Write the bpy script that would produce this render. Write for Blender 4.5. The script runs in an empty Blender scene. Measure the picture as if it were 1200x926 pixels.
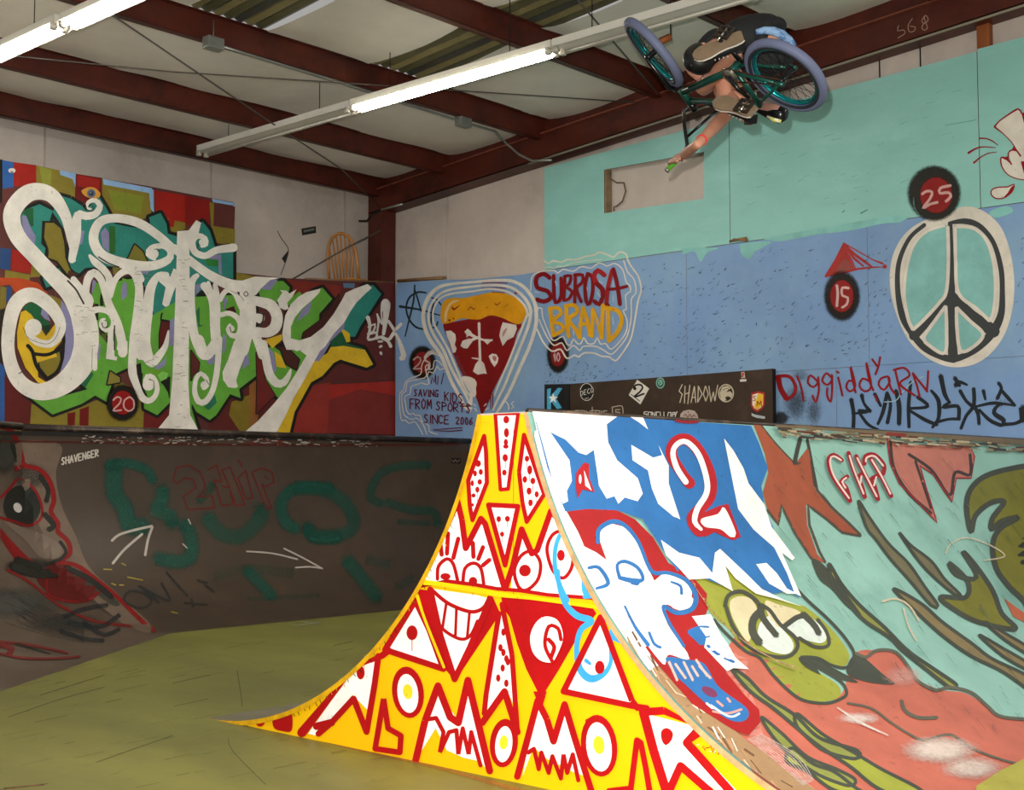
import bpy, bmesh, math, random
from mathutils import Vector, Matrix
from mathutils.geometry import delaunay_2d_cdt
random.seed(7)
scene = bpy.context.scene
COL = scene.collection
S = 0.74                      # the survey below is written in units of 0.74 m
CAMZ = 1.6 * S
FPX = 1526.0                  # focal length in pixels of the 1200 px wide frame
PITCH = math.atan(99 / FPX)
HEAD = math.radians(42.27)    # camera heading between the two wall directions

# ---------------------------------------------------------------- camera
cd = bpy.data.cameras.new('camera')
cam = bpy.data.objects.new('camera', cd); COL.objects.link(cam)
cd.sensor_fit = 'HORIZONTAL'; cd.sensor_width = 36.0; cd.lens = FPX / 1200 * 36
cd.clip_start = 0.05; cd.clip_end = 200
FW = Vector((math.cos(HEAD), math.sin(HEAD), 0)); RT = Vector((math.sin(HEAD), -math.cos(HEAD), 0))
UPV = Vector((0, 0, 1))
CF = FW * math.cos(PITCH) + UPV * math.sin(PITCH)
CU = -FW * math.sin(PITCH) + UPV * math.cos(PITCH)
cam.matrix_world = Matrix(((RT.x, CU.x, -CF.x, 0), (RT.y, CU.y, -CF.y, 0), (RT.z, CU.z, -CF.z, CAMZ), (0, 0, 0, 1)))
scene.camera = cam
CAM = Vector((0, 0, CAMZ))

# ---------------------------------------------------------------- world and exposure
w = bpy.data.worlds.new('dim hall'); scene.world = w; w.use_nodes = True
w.node_tree.nodes['Background'].inputs[0].default_value = (1.0, 0.97, 0.93, 1)
w.node_tree.nodes['Background'].inputs[1].default_value = 0.38
scene.view_settings.view_transform = 'Standard'; scene.view_settings.look = 'None'
scene.view_settings.exposure = 0.0; scene.view_settings.gamma = 1.0; scene.view_settings.use_curve_mapping = False
scene.cycles.transparent_max_bounces = 16
scene.cycles.max_bounces = 5

# the flash gun held a hand's width above and left of the lens
fl = bpy.data.lights.new('camera_flash', 'SPOT'); fo = bpy.data.objects.new('camera_flash', fl); COL.objects.link(fo)
fl.energy = 1900; fl.color = (1.0, 0.96, 0.90); fl.shadow_soft_size = 0.018
fl.spot_size = math.radians(95); fl.spot_blend = 0.6
fo.location = CAM + CU * 0.15 - RT * 0.06
fo.rotation_euler = cam.matrix_world.to_euler()
# added fill lamps out of frame: three area lights that lift the room
for (lx, ly) in ((1.2, 1.0), (4.0, -1.5), (7.5, -1.0)):
    al = bpy.data.lights.new('fill_light', 'AREA'); ao = bpy.data.objects.new('fill_light', al); COL.objects.link(ao)
    al.shape = 'RECTANGLE'; al.size = 0.3; al.size_y = 4.8; al.energy = 150; al.color = (1.0, 0.96, 0.88)
    ao.location = (lx, ly, 4.6)

# ---------------------------------------------------------------- pixel rays onto real surfaces
def ray(x, y):
    return (CF * FPX + RT * (x - 600) + CU * (463 - y)) / FPX
def at(x, y, depth):
    return CAM + ray(x, y) * depth
class Plane:
    curved = False
    def __init__(s, ax, v, sgn): s.ax, s.v, s.sgn = ax, v, sgn
    def hit(s, x, y, off=0):
        d = ray(x, y); t = (s.v - CAM[s.ax]) / d[s.ax]
        p = CAM + d * t; p[s.ax] += s.sgn * off
        return p
class Quarter:
    curved = True; amin = None
    # T toe point, u along, n horizontal towards the coping, R radius, H height
    def __init__(s, T, u, n, R, H): s.T, s.u, s.n, s.R, s.H = Vector(T), Vector(u).normalized(), Vector(n).normalized(), R, H
    def P(s, a, th, off=0):
        r = s.R - off
        return s.T + s.u * a + s.n * (r * math.sin(th)) + UPV * (s.R - r * math.cos(th))
    def top(s): return math.acos(max(-1, 1 - s.H / s.R))
    def hit(s, x, y, off=0):
        d = ray(x, y); o = CAM - s.T
        ox, oz = o.dot(s.n), o.z - s.R; dx, dz = d.dot(s.n), d.z
        A = dx * dx + dz * dz; B = 2 * (ox * dx + oz * dz); Cc = ox * ox + oz * oz - s.R * s.R
        D = B * B - 4 * A * Cc
        if D < 0: D = 0
        t = (-B + math.sqrt(D)) / (2 * A)
        p = CAM + d * t
        if (p - s.T).dot(s.n) < 0:      # on the flat before the toe
            t = -CAM.z / d.z; p = CAM + d * t; p.z += off; return p
        q = p - s.T; th = min(math.atan2(q.dot(s.n), s.R - q.z), s.top()); a = q.dot(s.u)
        if s.amin is not None: a = max(a, s.amin)
        return s.P(a, th, off)

# ---------------------------------------------------------------- materials
def lin(h):
    if isinstance(h, tuple): return h
    h = h.lstrip('#'); v = [int(h[i:i+2], 16) / 255 for i in (0, 2, 4)]
    return tuple(c / 12.92 if c <= .04045 else ((c + .055) / 1.055) ** 2.4 for c in v)
MATS = {}
def mat(name, col, rough=.6, var=.12, scale=2.5, metal=0, bump=.0, bscale=60, emit=0, col2=None, c2lo=.5, c2hi=.65, stretch=(1, 1, 1), alpha=False, speck=0, spec=.35, trans=0):
    if name in MATS: return MATS[name]
    m = bpy.data.materials.new(name); MATS[name] = m; m.use_nodes = True
    nt = m.node_tree; N = nt.nodes; L = nt.links; b = N['Principled BSDF']
    c = lin(col)
    b.inputs['Roughness'].default_value = rough; b.inputs['Metallic'].default_value = metal
    b.inputs['Specular IOR Level'].default_value = spec
    if trans: b.inputs['Transmission Weight'].default_value = trans
    tc = N.new('ShaderNodeTexCoord'); mp = N.new('ShaderNodeMapping'); mp.inputs['Scale'].default_value = stretch
    L.new(tc.outputs['Object'], mp.inputs['Vector'])
    n1 = N.new('ShaderNodeTexNoise'); n1.inputs['Scale'].default_value = scale; n1.inputs['Detail'].default_value = 6; n1.inputs['Roughness'].default_value = .65
    L.new(mp.outputs[0], n1.inputs['Vector'])
    mr = N.new('ShaderNodeMapRange'); mr.inputs[1].default_value = .3; mr.inputs[2].default_value = .7
    mr.inputs[3].default_value = 1 - var; mr.inputs[4].default_value = 1 + var
    L.new(n1.outputs['Fac'], mr.inputs[0])
    src = None
    base = N.new('ShaderNodeRGB'); base.outputs[0].default_value = (*c, 1); src = base.outputs[0]
    if col2 is not None:
        n2 = N.new('ShaderNodeTexNoise'); n2.inputs['Scale'].default_value = scale * .6; n2.inputs['Detail'].default_value = 8; n2.inputs['Roughness'].default_value = .7
        off = N.new('ShaderNodeVectorMath'); off.inputs[1].default_value = (7.3, 2.1, 5.7); L.new(mp.outputs[0], off.inputs[0]); L.new(off.outputs[0], n2.inputs['Vector'])
        r2 = N.new('ShaderNodeMapRange'); r2.inputs[1].default_value = c2lo; r2.inputs[2].default_value = c2hi; L.new(n2.outputs['Fac'], r2.inputs[0])
        mx = N.new('ShaderNodeMix'); mx.data_type = 'RGBA'; L.new(r2.outputs[0], mx.inputs[0]); L.new(src, mx.inputs[6]); mx.inputs[7].default_value = (*lin(col2), 1)
        src = mx.outputs[2]
    if speck:
        n3 = N.new('ShaderNodeTexNoise'); n3.inputs['Scale'].default_value = 38; n3.inputs['Detail'].default_value = 3
        L.new(mp.outputs[0], n3.inputs['Vector'])
        r3 = N.new('ShaderNodeMapRange'); r3.inputs[1].default_value = .66; r3.inputs[2].default_value = .72; r3.inputs[3].default_value = 0; r3.inputs[4].default_value = speck; L.new(n3.outputs['Fac'], r3.inputs[0])
        mx = N.new('ShaderNodeMix'); mx.data_type = 'RGBA'; L.new(r3.outputs[0], mx.inputs[0]); L.new(src, mx.inputs[6]); mx.inputs[7].default_value = (.02, .018, .015, 1)
        src = mx.outputs[2]
    mul = N.new('ShaderNodeVectorMath'); mul.operation = 'SCALE'; L.new(src, mul.inputs[0]); L.new(mr.outputs[0], mul.inputs['Scale'])
    L.new(mul.outputs[0], b.inputs['Base Color'])
    if bump:
        n4 = N.new('ShaderNodeTexNoise'); n4.inputs['Scale'].default_value = bscale; n4.inputs['Detail'].default_value = 4
        L.new(mp.outputs[0], n4.inputs['Vector'])
        bp = N.new('ShaderNodeBump'); bp.inputs['Strength'].default_value = bump; bp.inputs['Distance'].default_value = .01
        L.new(n4.outputs['Fac'], bp.inputs['Height']); L.new(bp.outputs[0], b.inputs['Normal'])
    if emit:
        b.inputs['Emission Color'].default_value = (*c, 1); b.inputs['Emission Strength'].default_value = emit
    if alpha:
        at_ = N.new('ShaderNodeAttribute'); at_.attribute_name = 'spray'
        n5 = N.new('ShaderNodeTexNoise'); n5.inputs['Scale'].default_value = 70; n5.inputs['Detail'].default_value = 2; L.new(tc.outputs['Object'], n5.inputs['Vector'])
        m5 = N.new('ShaderNodeMath'); m5.operation = 'MULTIPLY_ADD'; m5.inputs[1].default_value = .5; m5.inputs[2].default_value = -.25; L.new(n5.outputs['Fac'], m5.inputs[0])
        m6 = N.new('ShaderNodeMath'); m6.operation = 'ADD'; L.new(at_.outputs['Fac'], m6.inputs[0]); L.new(m5.outputs[0], m6.inputs[1])
        r6 = N.new('ShaderNodeMapRange'); r6.inputs[1].default_value = .2; r6.inputs[2].default_value = .8; L.new(m6.outputs[0], r6.inputs[0])
        L.new(r6.outputs[0], b.inputs['Alpha'])
    return m
PC = {}
def paint(col, soft=False, var=.10, alpha_k=1):
    k = 'paint_' + col.strip('#') + ('_spray' if soft else '')
    return mat(k, col, .5, .15, 4.5, bump=.05, bscale=45, alpha=soft, speck=0 if soft else .35, spec=.25)

# ---------------------------------------------------------------- object helpers
def tag(o, label=None, cat=None, group=None, kind=None):
    if label: o['label'] = label
    if cat: o['category'] = cat
    if group: o['group'] = group
    if kind: o['kind'] = kind
    return o
def empty(name, loc=(0, 0, 0), parent=None):
    o = bpy.data.objects.new(name, None); COL.objects.link(o); o.location = loc; o.empty_display_size = .1
    if parent: o.parent = parent
    return o
class MB:
    def __init__(s): s.v = []; s.f = []; s.m = []; s.mats = []; s.smooth = []; s.a = []
    def mi(s, m):
        if m not in s.mats: s.mats.append(m)
        return s.mats.index(m)
    def add(s, vs, fs, m, smooth=False, a=None):
        o = len(s.v); s.v += [tuple(p) for p in vs]; k = s.mi(m)
        s.a += (a if a is not None else [1.0] * len(vs))
        for f in fs: s.f.append(tuple(i + o for i in f)); s.m.append(k); s.smooth.append(smooth)
        return s
    def box(s, c, d, m, R=None):
        c = Vector(c); vs = []
        for sx in (-.5, .5):
            for sy in (-.5, .5):
                for sz in (-.5, .5):
                    p = Vector((sx * d[0], sy * d[1], sz * d[2]))
                    if R is not None: p = R @ p
                    vs.append(c + p)
        return s.add(vs, [(0, 1, 3, 2), (4, 6, 7, 5), (0, 4, 5, 1), (2, 3, 7, 6), (0, 2, 6, 4), (1, 5, 7, 3)], m)
    def bb(s, a, b, m):   # box from two corners
        a, b = Vector(a), Vector(b); return s.box((a + b) / 2, [abs(b[i] - a[i]) for i in range(3)], m)
    def tube(s, pts, r, m, n=10, cap=True, closed=False, flat=1.0, ref=None):
        pts = [Vector(p) for p in pts]; L = len(pts)
        rs = r if isinstance(r, (list, tuple)) else [r] * L
        vs = []; prev = None
        for i, p in enumerate(pts):
            if closed: t = (pts[(i + 1) % L] - pts[i - 1])
            else: t = pts[min(i + 1, L - 1)] - pts[max(i - 1, 0)]
            t.normalize()
            if prev is None:
                a = Vector(ref) if ref is not None else (Vector((0, 0, 1)) if abs(t.z) < .9 else Vector((1, 0, 0)))
            else: a = prev
            x = (a - t * a.dot(t)).normalized(); prev = x; y = t.cross(x)
            for k in range(n):
                an = 2 * math.pi * k / n
                vs.append(p + (x * math.cos(an) + y * math.sin(an) * flat) * rs[i])
        fs = []
        for i in range(L if closed else L - 1):
            j = (i + 1) % L
            for k in range(n): fs.append((i * n + k, i * n + (k + 1) % n, j * n + (k + 1) % n, j * n + k))
        if cap and not closed: fs += [tuple(range(n))[::-1], tuple((L - 1) * n + k for k in range(n))]
        return s.add(vs, fs, m, True)
    def build(s, name, parent=None, label=None, spray=False, kind=None):
        me = bpy.data.meshes.new(name); me.from_pydata(s.v, [], s.f)
        for m in s.mats: me.materials.append(m)
        me.polygons.foreach_set('material_index', s.m); me.polygons.foreach_set('use_smooth', s.smooth)
        if spray:
            at_ = me.attributes.new('spray', 'FLOAT', 'POINT'); at_.data.foreach_set('value', s.a)
        me.update()
        o = bpy.data.objects.new(name, me); COL.objects.link(o)
        if parent is not None:
            o.parent = parent
            if any(abs(c) > 1e-9 for c in parent.location): o.matrix_parent_inverse = Matrix.Translation(parent.location).inverted()
        if label: o['label'] = label
        if kind: o['kind'] = kind
        return o
def fixn(o):
    bm = bmesh.new(); bm.from_mesh(o.data); bmesh.ops.recalc_face_normals(bm, faces=bm.faces); bm.to_mesh(o.data); bm.free(); return o
def bevel(o, w=.005, seg=2):
    b = o.modifiers.new('bevel', 'BEVEL'); b.width = w; b.segments = seg; b.limit_method = 'ANGLE'; return o
def inpoly(x, y, P):
    c = False; j = len(P) - 1
    for i in range(len(P)):
        if (P[i][1] > y) != (P[j][1] > y) and x < (P[j][0] - P[i][0]) * (y - P[i][1]) / (P[j][1] - P[i][1]) + P[i][0]: c = not c
        j = i
    return c
def cdt(poly, holes=(), grid=0, maxseg=0):
    def dens(P):
        if not maxseg: return list(P)
        o = []
        for i in range(len(P)):
            a, b = P[i], P[(i + 1) % len(P)]; k = max(1, int(math.hypot(b[0] - a[0], b[1] - a[1]) / maxseg))
            for q in range(k): o.append((a[0] + (b[0] - a[0]) * q / k, a[1] + (b[1] - a[1]) * q / k))
        return o
    poly = dens(poly); holes = [dens(h) for h in holes]
    vs = []; es = []
    for P in [poly] + holes:
        o = len(vs); vs += [Vector((p[0], p[1])) for p in P]; es += [(o + i, o + (i + 1) % len(P)) for i in range(len(P))]
    if grid:
        x0 = min(p[0] for p in poly); x1 = max(p[0] for p in poly); y0 = min(p[1] for p in poly); y1 = max(p[1] for p in poly)
        x = x0 + grid * .5
        while x < x1:
            y = y0 + grid * .5
            while y < y1:
                if inpoly(x, y, poly): vs.append(Vector((x + .013 * y % .7, y)))
                y += grid
            x += grid
    r = delaunay_2d_cdt(vs, es, [], 0, 1e-4)
    V, T = r[0], r[2]; out = []
    for t in T:
        cx = sum(V[i].x for i in t) / len(t); cy = sum(V[i].y for i in t) / len(t)
        if inpoly(cx, cy, poly) and not any(inpoly(cx, cy, h) for h in holes): out.append(tuple(t))
    return [(v.x, v.y) for v in V], out
def prism(name, poly, to3, thick, m, parent, holes=(), label=None, edge=None):
    """a board: outline in the board's own plane, to3(u, v, depth)"""
    V, T = cdt(poly, holes); mb = MB(); n = len(V)
    mb.add([to3(u, v, 0) for u, v in V], T, m); mb.add([to3(u, v, thick) for u, v in V], [t[::-1] for t in T], m)
    e = edge or m
    for P in [poly] + list(holes):
        k = len(P); mb.add([to3(u, v, 0) for u, v in P] + [to3(u, v, thick) for u, v in P], [(i, (i + 1) % k, k + (i + 1) % k, k + i) for i in range(k)], e)
    return mb.build(name, parent, label)

# ---------------------------------------------------------------- paint on surfaces: thin coats lying on the board they belong to
def catmull(P, closed=False, step=4.0):
    n = len(P); out = []
    if n < 3 and not closed: 
        a, b = P[0], P[-1]; k = max(1, int(math.hypot(b[0]-a[0], b[1]-a[1]) / step))
        return [tuple(a[i] + (b[i] - a[i]) * q / k for i in range(len(a))) for q in range(k + 1)]
    for i in range(n if closed else n - 1):
        if closed: p0, p1, p2, p3 = P[i - 1], P[i], P[(i + 1) % n], P[(i + 2) % n]
        else: p0, p1, p2, p3 = P[max(i - 1, 0)], P[i], P[i + 1], P[min(i + 2, n - 1)]
        k = max(2, int(math.hypot(p2[0] - p1[0], p2[1] - p1[1]) / step))
        for q in range(k):
            t = q / k
            out.append(tuple(.5 * (2 * b + (c - a) * t + (2 * a - 5 * b + 4 * c - d) * t * t + (3 * b - a - 3 * c + d) * t ** 3) for a, b, c, d in zip(p0, p1, p2, p3)))
    if not closed: out.append(tuple(P[-1]))
    return out
class Dec:
    LAY = .0004
    def __init__(s, surf, F=(0, 0, 1), base=.0012, step=None):
        s.s = surf; s.F = F; s.mb = MB(); s.base = base; s.lay = 0; s.cnt = 0; s.soft = False; s.grid = 10 if surf.curved else 0
    def fr(s, F): s.F = F; return s
    def up(s, n=1): s.lay += n; return s
    def px(s, p): return (s.F[0] + p[0] / s.F[2], s.F[1] + p[1] / s.F[2])
    def off(s): return s.base + s.lay * s.LAY + s.cnt * 3e-5
    def poly(s, col, pts, sm=False, holes=(), jag=0):
        P = [s.px(p) for p in pts]
        if sm: P = catmull(P, True, 3.0)
        H = []
        for h in holes:
            h = [s.px(p) for p in h]; H.append(catmull(h, True, 3.0) if sm else h)
        if jag: P = [(x + random.uniform(-jag, jag), y + random.uniform(-jag, jag)) for x, y in P]
        s.cnt += 1
        V, T = cdt(P, H, s.grid, s.grid)
        s.mb.add([s.s.hit(x, y, s.off()) for x, y in V], T, paint(col)); return s
    def disc(s, col, c, rx, ry=None, n=20, rot=0, jag=0):
        ry = ry or rx; pts = []
        for k in range(n):
            a = 2 * math.pi * k / n; u, v = rx * math.cos(a), ry * math.sin(a)
            pts.append((c[0] + u * math.cos(rot) - v * math.sin(rot), c[1] + u * math.sin(rot) + v * math.cos(rot)))
        return s.poly(col, pts, jag=jag)
    def st(s, col, pts, w=4, sm=True, closed=False, cap=True, a=1.0, soft=0, jag=0):
        """brush or spray stroke; points (x, y) or (x, y, width), all in the frame of this sheet; soft = feathered share"""
        P = []
        for p in pts:
            q = s.px(p); P.append((q[0], q[1], (p[2] if len(p) > 2 else w) / s.F[2]))
        if closed: P = catmull(P, True, 3.0) if sm else P; P = P + [P[0]]
        elif sm: P = catmull(P, False, 3.0)
        else:
            Q = []
            for i in range(len(P) - 1):
                k = max(1, int(math.hypot(P[i+1][0] - P[i][0], P[i+1][1] - P[i][1]) / 6)) if s.s.curved else 1
                for q in range(k): Q.append(tuple(P[i][j] + (P[i+1][j] - P[i][j]) * q / k for j in range(3)))
            P = Q + [P[-1]]
        if jag: P = [(x + random.uniform(-jag, jag), y + random.uniform(-jag, jag), ww * random.uniform(.8, 1.15)) for x, y, ww in P]
        s.cnt += 1
        m = paint(col, soft > 0 or a < 1); n = len(P); vs = []; al = []
        if soft == 0:
            pv = []; pf = []
            if not sm:
                for i in range(n - 1):
                    (x0, y0, w0), (x1, y1, w1) = P[i], P[i + 1]; l = math.hypot(x1 - x0, y1 - y0)
                    if l < 1e-6: continue
                    nx, ny = -(y1 - y0) / l / 2, (x1 - x0) / l / 2; o = len(pv)
                    pv += [Vector((x0 + nx * w0, y0 + ny * w0)), Vector((x0 - nx * w0, y0 - ny * w0)), Vector((x1 - nx * w1, y1 - ny * w1)), Vector((x1 + nx * w1, y1 + ny * w1))]
                    ar = (pv[o + 1] - pv[o]).cross(pv[o + 2] - pv[o]); pf.append([o, o + 1, o + 2, o + 3] if ar > 0 else [o + 3, o + 2, o + 1, o])
            for i, (x, y, ww) in enumerate(P if sm else []):
                x0, y0, _ = P[max(i - 1, 0)]; x1, y1, _ = P[min(i + 1, n - 1)]
                if closed and i in (0, n - 1): x0, y0, _ = P[-2]; x1, y1, _ = P[1]
                dx, dy = x1 - x0, y1 - y0; l = math.hypot(dx, dy) or 1
                nx, ny = -dy / l * ww / 2, dx / l * ww / 2
                pv += [Vector((x + nx, y + ny)), Vector((x - nx, y - ny))]
            for i in (range(n - 1) if sm else []):
                for A_, B_, C_ in ((2 * i, 2 * i + 1, 2 * i + 3), (2 * i, 2 * i + 3, 2 * i + 2)):
                    ar = (pv[B_] - pv[A_]).cross(pv[C_] - pv[A_])
                    if abs(ar) > 1e-4: pf.append([A_, B_, C_] if ar > 0 else [A_, C_, B_])
            turn = lambda i: abs((P[i][0] - P[i-1][0]) * (P[i+1][1] - P[i][1]) - (P[i][1] - P[i-1][1]) * (P[i+1][0] - P[i][0])) > .35 * math.hypot(P[i][0] - P[i-1][0], P[i][1] - P[i-1][1]) * math.hypot(P[i+1][0] - P[i][0], P[i+1][1] - P[i][1])
            for i in range(n):
                if i in (0, n - 1) or turn(i):
                    if i in (0, n - 1) and not cap: continue
                    x, y, ww = P[i]; r = ww / 2
                    if r < .4: continue
                    c = 10 if r > 2 else 7; o = len(pv)
                    for k in range(c): pv.append(Vector((x + r * math.cos(6.2832 * k / c + .1), y + r * math.sin(6.2832 * k / c + .1))))
                    pf.append([o + k for k in range(c)])
            r_ = delaunay_2d_cdt(pv, [], pf, 0, 1e-5)
            T = [tuple(t) for t, og in zip(r_[2], r_[5]) if og]
            s.mb.add([s.s.hit(v.x, v.y, s.off()) for v in r_[0]], T, m, False, [a] * len(r_[0])); return s
        lat = (-1, -1 + soft, 1 - soft, 1) if soft else (-1, 1)
        K = len(lat)
        for i, (x, y, ww) in enumerate(P):
            x0, y0, _ = P[max(i - 1, 0)]; x1, y1, _ = P[min(i + 1, n - 1)]
            if closed and i in (0, n - 1): x0, y0, _ = P[-2]; x1, y1, _ = P[1]
            dx, dy = x1 - x0, y1 - y0; l = math.hypot(dx, dy) or 1
            nx, ny = -dy / l, dx / l
            for q, t in enumerate(lat):
                vs.append(s.s.hit(x + nx * t * ww / 2, y + ny * t * ww / 2, s.off() + i * 3e-6)); al.append((0 if soft and q in (0, K - 1) else 1) * a)
        fs = [(i * K + q, (i + 1) * K + q, (i + 1) * K + q + 1, i * K + q + 1) for i in range(n - 1) for q in range(K - 1)]
        s.mb.add(vs, fs, m, False, al)
        ends = [] if (closed and sm) or not cap else [0, n - 1]
        if not sm: ends = list(range(n)) if not s.s.curved else [i for i in range(n) if i in (0, n - 1) or abs((P[i][0]-P[i-1][0])*(P[i+1][1]-P[i][1]) - (P[i][1]-P[i-1][1])*(P[i+1][0]-P[i][0])) > .5]
        for i in ends:
            x, y, ww = P[i]; r = ww / 2
            if r < .5: continue
            c = 10
            vv = [s.s.hit(x, y, s.off())]; aa = [a]
            for k in range(c): vv.append(s.s.hit(x + r * math.cos(2 * math.pi * k / c), y + r * math.sin(2 * math.pi * k / c), s.off() - .00004)); aa.append(0 if soft else a)
            s.mb.add(vv, [(0, 1 + k, 1 + (k + 1) % c) for k in range(c)], m, False, aa)
        return s
    def halo(s, col, c, rx, ry, core=.6, a=1.0, n=28):
        s.cnt += 1; m = paint(col, True); x, y = c; vs = []; al = []
        rings = (0, core * .5, core, (1 + core) / 2, 1.0); av = (a, a, a, a * .5, 0)
        for r, q in zip(rings, av):
            for k in range(n):
                X, Y = s.px((x + rx * r * math.cos(2 * math.pi * k / n), y + ry * r * math.sin(2 * math.pi * k / n)))
                vs.append(s.s.hit(X, Y, s.off())); al.append(q)
        fs = [(i * n + k, i * n + (k + 1) % n, (i + 1) * n + (k + 1) % n, (i + 1) * n + k) for i in range(1, len(rings) - 1) for k in range(n)]
        fs += [(n + k, n + (k + 1) % n, 0) for k in range(n)]
        s.mb.add(vs, fs, m, False, al); return s
    def done(s, name, parent, label=None):
        return s.mb.build(name, parent, label, spray=True, kind='stuff' if name in ('scratches', 'tire_scuffs', 'scrapes', 'scuffed_edge', 'tire_marks', 'grime', 'worn_edge', 'paint_marks') else None)

# ---------------------------------------------------------------- surfaces of the place
MURAL = Plane(1, 15.6 * S, -1)
BLUE = Plane(0, 14.3 * S, -1)
FACE = Plane(0, 5.2 * S, -1)
FLOOR = Plane(2, 0.0, 1)
RS = 2.6 * S; HS = 1.96 * S; LS = math.sqrt(RS * RS - (RS - HS) ** 2)
YR, YL = 4.60 * S, 4.97 * S
SPR = Quarter((0, YR - LS, 0), (1, 0, 0), (0, 1, 0), RS, HS)      # right bank of the spine: rises towards +Y
SPL = Quarter((0, YL + LS, 0), (1, 0, 0), (0, -1, 0), RS, HS)     # left bank, faces away
HQ = 2.19 * S; YC = 13.84 * S; LQ = 1.99 * S; RQ = (LQ * LQ + HQ * HQ) / (2 * HQ)
QL = Quarter((0, YC - LQ, 0), (1, 0, 0), (0, 1, 0), RQ, HQ)
th = math.atan2(2.07, 2.70)
CRX = 7.75 * S
QC = Quarter((CRX, YC - LQ, 0), (-math.cos(th), -math.sin(th), 0), (-math.sin(th), math.cos(th), 0), RQ, HQ)
HALF = math.tan(th / 2)

SPR.amin = 5.2 * S - .012
class Corner:
    curved = True
    def hit(s, x, y, off=0):
        p = QL.hit(x, y, off); r = p.y - (YC - LQ)
        if p.x < CRX - HALF * max(r, 0) or (r < 0 and p.x < CRX): return QC.hit(x, y, off)
        return p
CORNER = Corner()
class Face(Plane):
    def hit(s, x, y, off=0):
        p = Plane.hit(s, x, y, off)
        e = max(0, (p.y - YL) if p.y > YL else (YR - p.y if p.y < YR else 0))
        if p.y > YL: h = LS - e
        elif p.y < YR: h = LS - e
        else: h = None
        top = HS - .002 if h is None else (RS - math.sqrt(max(RS * RS - max(h, 0) ** 2, 0))) - .002
        p.z = min(max(p.z, .001), max(top, .001)); return p
FACE = Face(0, 5.2 * S, -1)

# ================================================================ STRUCTURE
m_ins = mat('white insulation facing', '#c6bab0', .55, .14, 1.3, bump=.45, bscale=5, stretch=(1, 1, 1), col2='#b4a89f')
m_roofins = mat('white roof blanket', '#dedacf', .5, .10, 1.2, bump=.5, bscale=4)
m_red = mat('red oxide steel', '#501e12', .45, .30, 3, bump=.1, col2='#38150c', spec=.4)
m_floor = mat('olive floor paint', '#7d7a38', .5, .20, 1.6, bump=.15, bscale=9, col2='#6c6a35', c2lo=.45, c2hi=.7, stretch=(1, .35, 1), spec=.35)
m_dark = mat('dark gap', '#17120f', .8)
m_ply = mat('bare plywood edge', '#8a6a48', .7, .3, 8)
m_wood = mat('pine stud', '#8e4f25', .6, .25, 6, stretch=(1, 1, .2))
m_blue = mat('blue wall paint', '#7b9cc8', .55, .10, 1.2, bump=.08, col2='#89abc6', c2lo=.45, c2hi=.7)
m_turq = mat('turquoise wall paint', '#8fc8c0', .5, .07, 1.5, bump=.10, bscale=22, stretch=(1, 1, 2.5), col2='#98cfc8')
m_maroon = mat('maroon mural ground', '#5a2c28', .55, .25, 2)
m_brown = mat('brown skatelite', '#44372c', .42, .14, 2.0, bump=.08, bscale=12, spec=.4, col2='#4d3c2f', stretch=(1, 1, 1))
m_beige = mat('worn brown skatelite', '#584a3d', .42, .16, 2.0, bump=.08, bscale=12, spec=.4, col2='#66574b')
m_galv = mat('galvanised steel', '#8d8f8a', .4, .15, 5, metal=.6)
m_white = mat('white enamel', '#d9d6cc', .4, .05)
m_black = mat('black steel', '#14151a', .35, .1, metal=.3)

def zr(Y): return (6.0 + (15.6 - Y / S) * .078) * S      # underside of the rake rafter
def zc(Y): return (6.52 + (15.6 - Y / S) * .09) * S      # roof blanket

# floor
fl_ = MB(); nx = 14
fl_.bb((-1.5, -4.5, -.08), (14.72 * S, 16.3 * S, 0), m_floor)
o_floor = fl_.build('floor'); tag(o_floor, 'olive green painted plywood skatepark floor, scuffed', kind='structure')

# far walls
XW = 14.46 * S; YW = 16.35 * S
def wall_y(y0, X, name):
    pass
wl = MB(); wl.bb((2.0 * S, YW, 0), (XW + .15, YW + .12, 6.9 * S), m_ins)
wall_left = wl.build('wall_left'); tag(wall_left, 'white insulated side wall of the hall above the mural', kind='structure')
wr = MB()
vs = [(XW, YW, 0), (XW, -3, 0), (XW, -3, zc(-3)), (XW, YW, zc(YW) + .1)]
wr.add([Vector(v) for v in vs] + [Vector(v) + Vector((.12, 0, 0)) for v in vs], [(0, 1, 2, 3), (7, 6, 5, 4), (0, 3, 7, 4), (3, 2, 6, 7), (2, 1, 5, 6), (1, 0, 4, 5)], m_ins)
wall_right = wr.build('wall_right'); tag(wall_right, 'white insulated end wall behind the turquoise and blue boards', kind='structure')
# taped seams of the insulation
PW = Plane(1, YW, -1); PX = Plane(0, XW, -1)
for px in (50, 246, 403):
    X = PW.hit(px, 250).x
    MB().tube([(X, YW - .004, 2.2), (X, YW - .004, 4.75)], .012, m_ins, 6).build('seam', wall_left)
for px in (525, 1031, 1079):
    Y = PX.hit(px, 250 if px < 600 else 80).y
    MB().tube([(XW - .004, Y, 2.2), (XW - .004, Y, zr(Y) + .1)], .010 if px < 600 else .006, m_ins if px < 600 else m_dark, 6).build('seam', wall_right)
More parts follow.
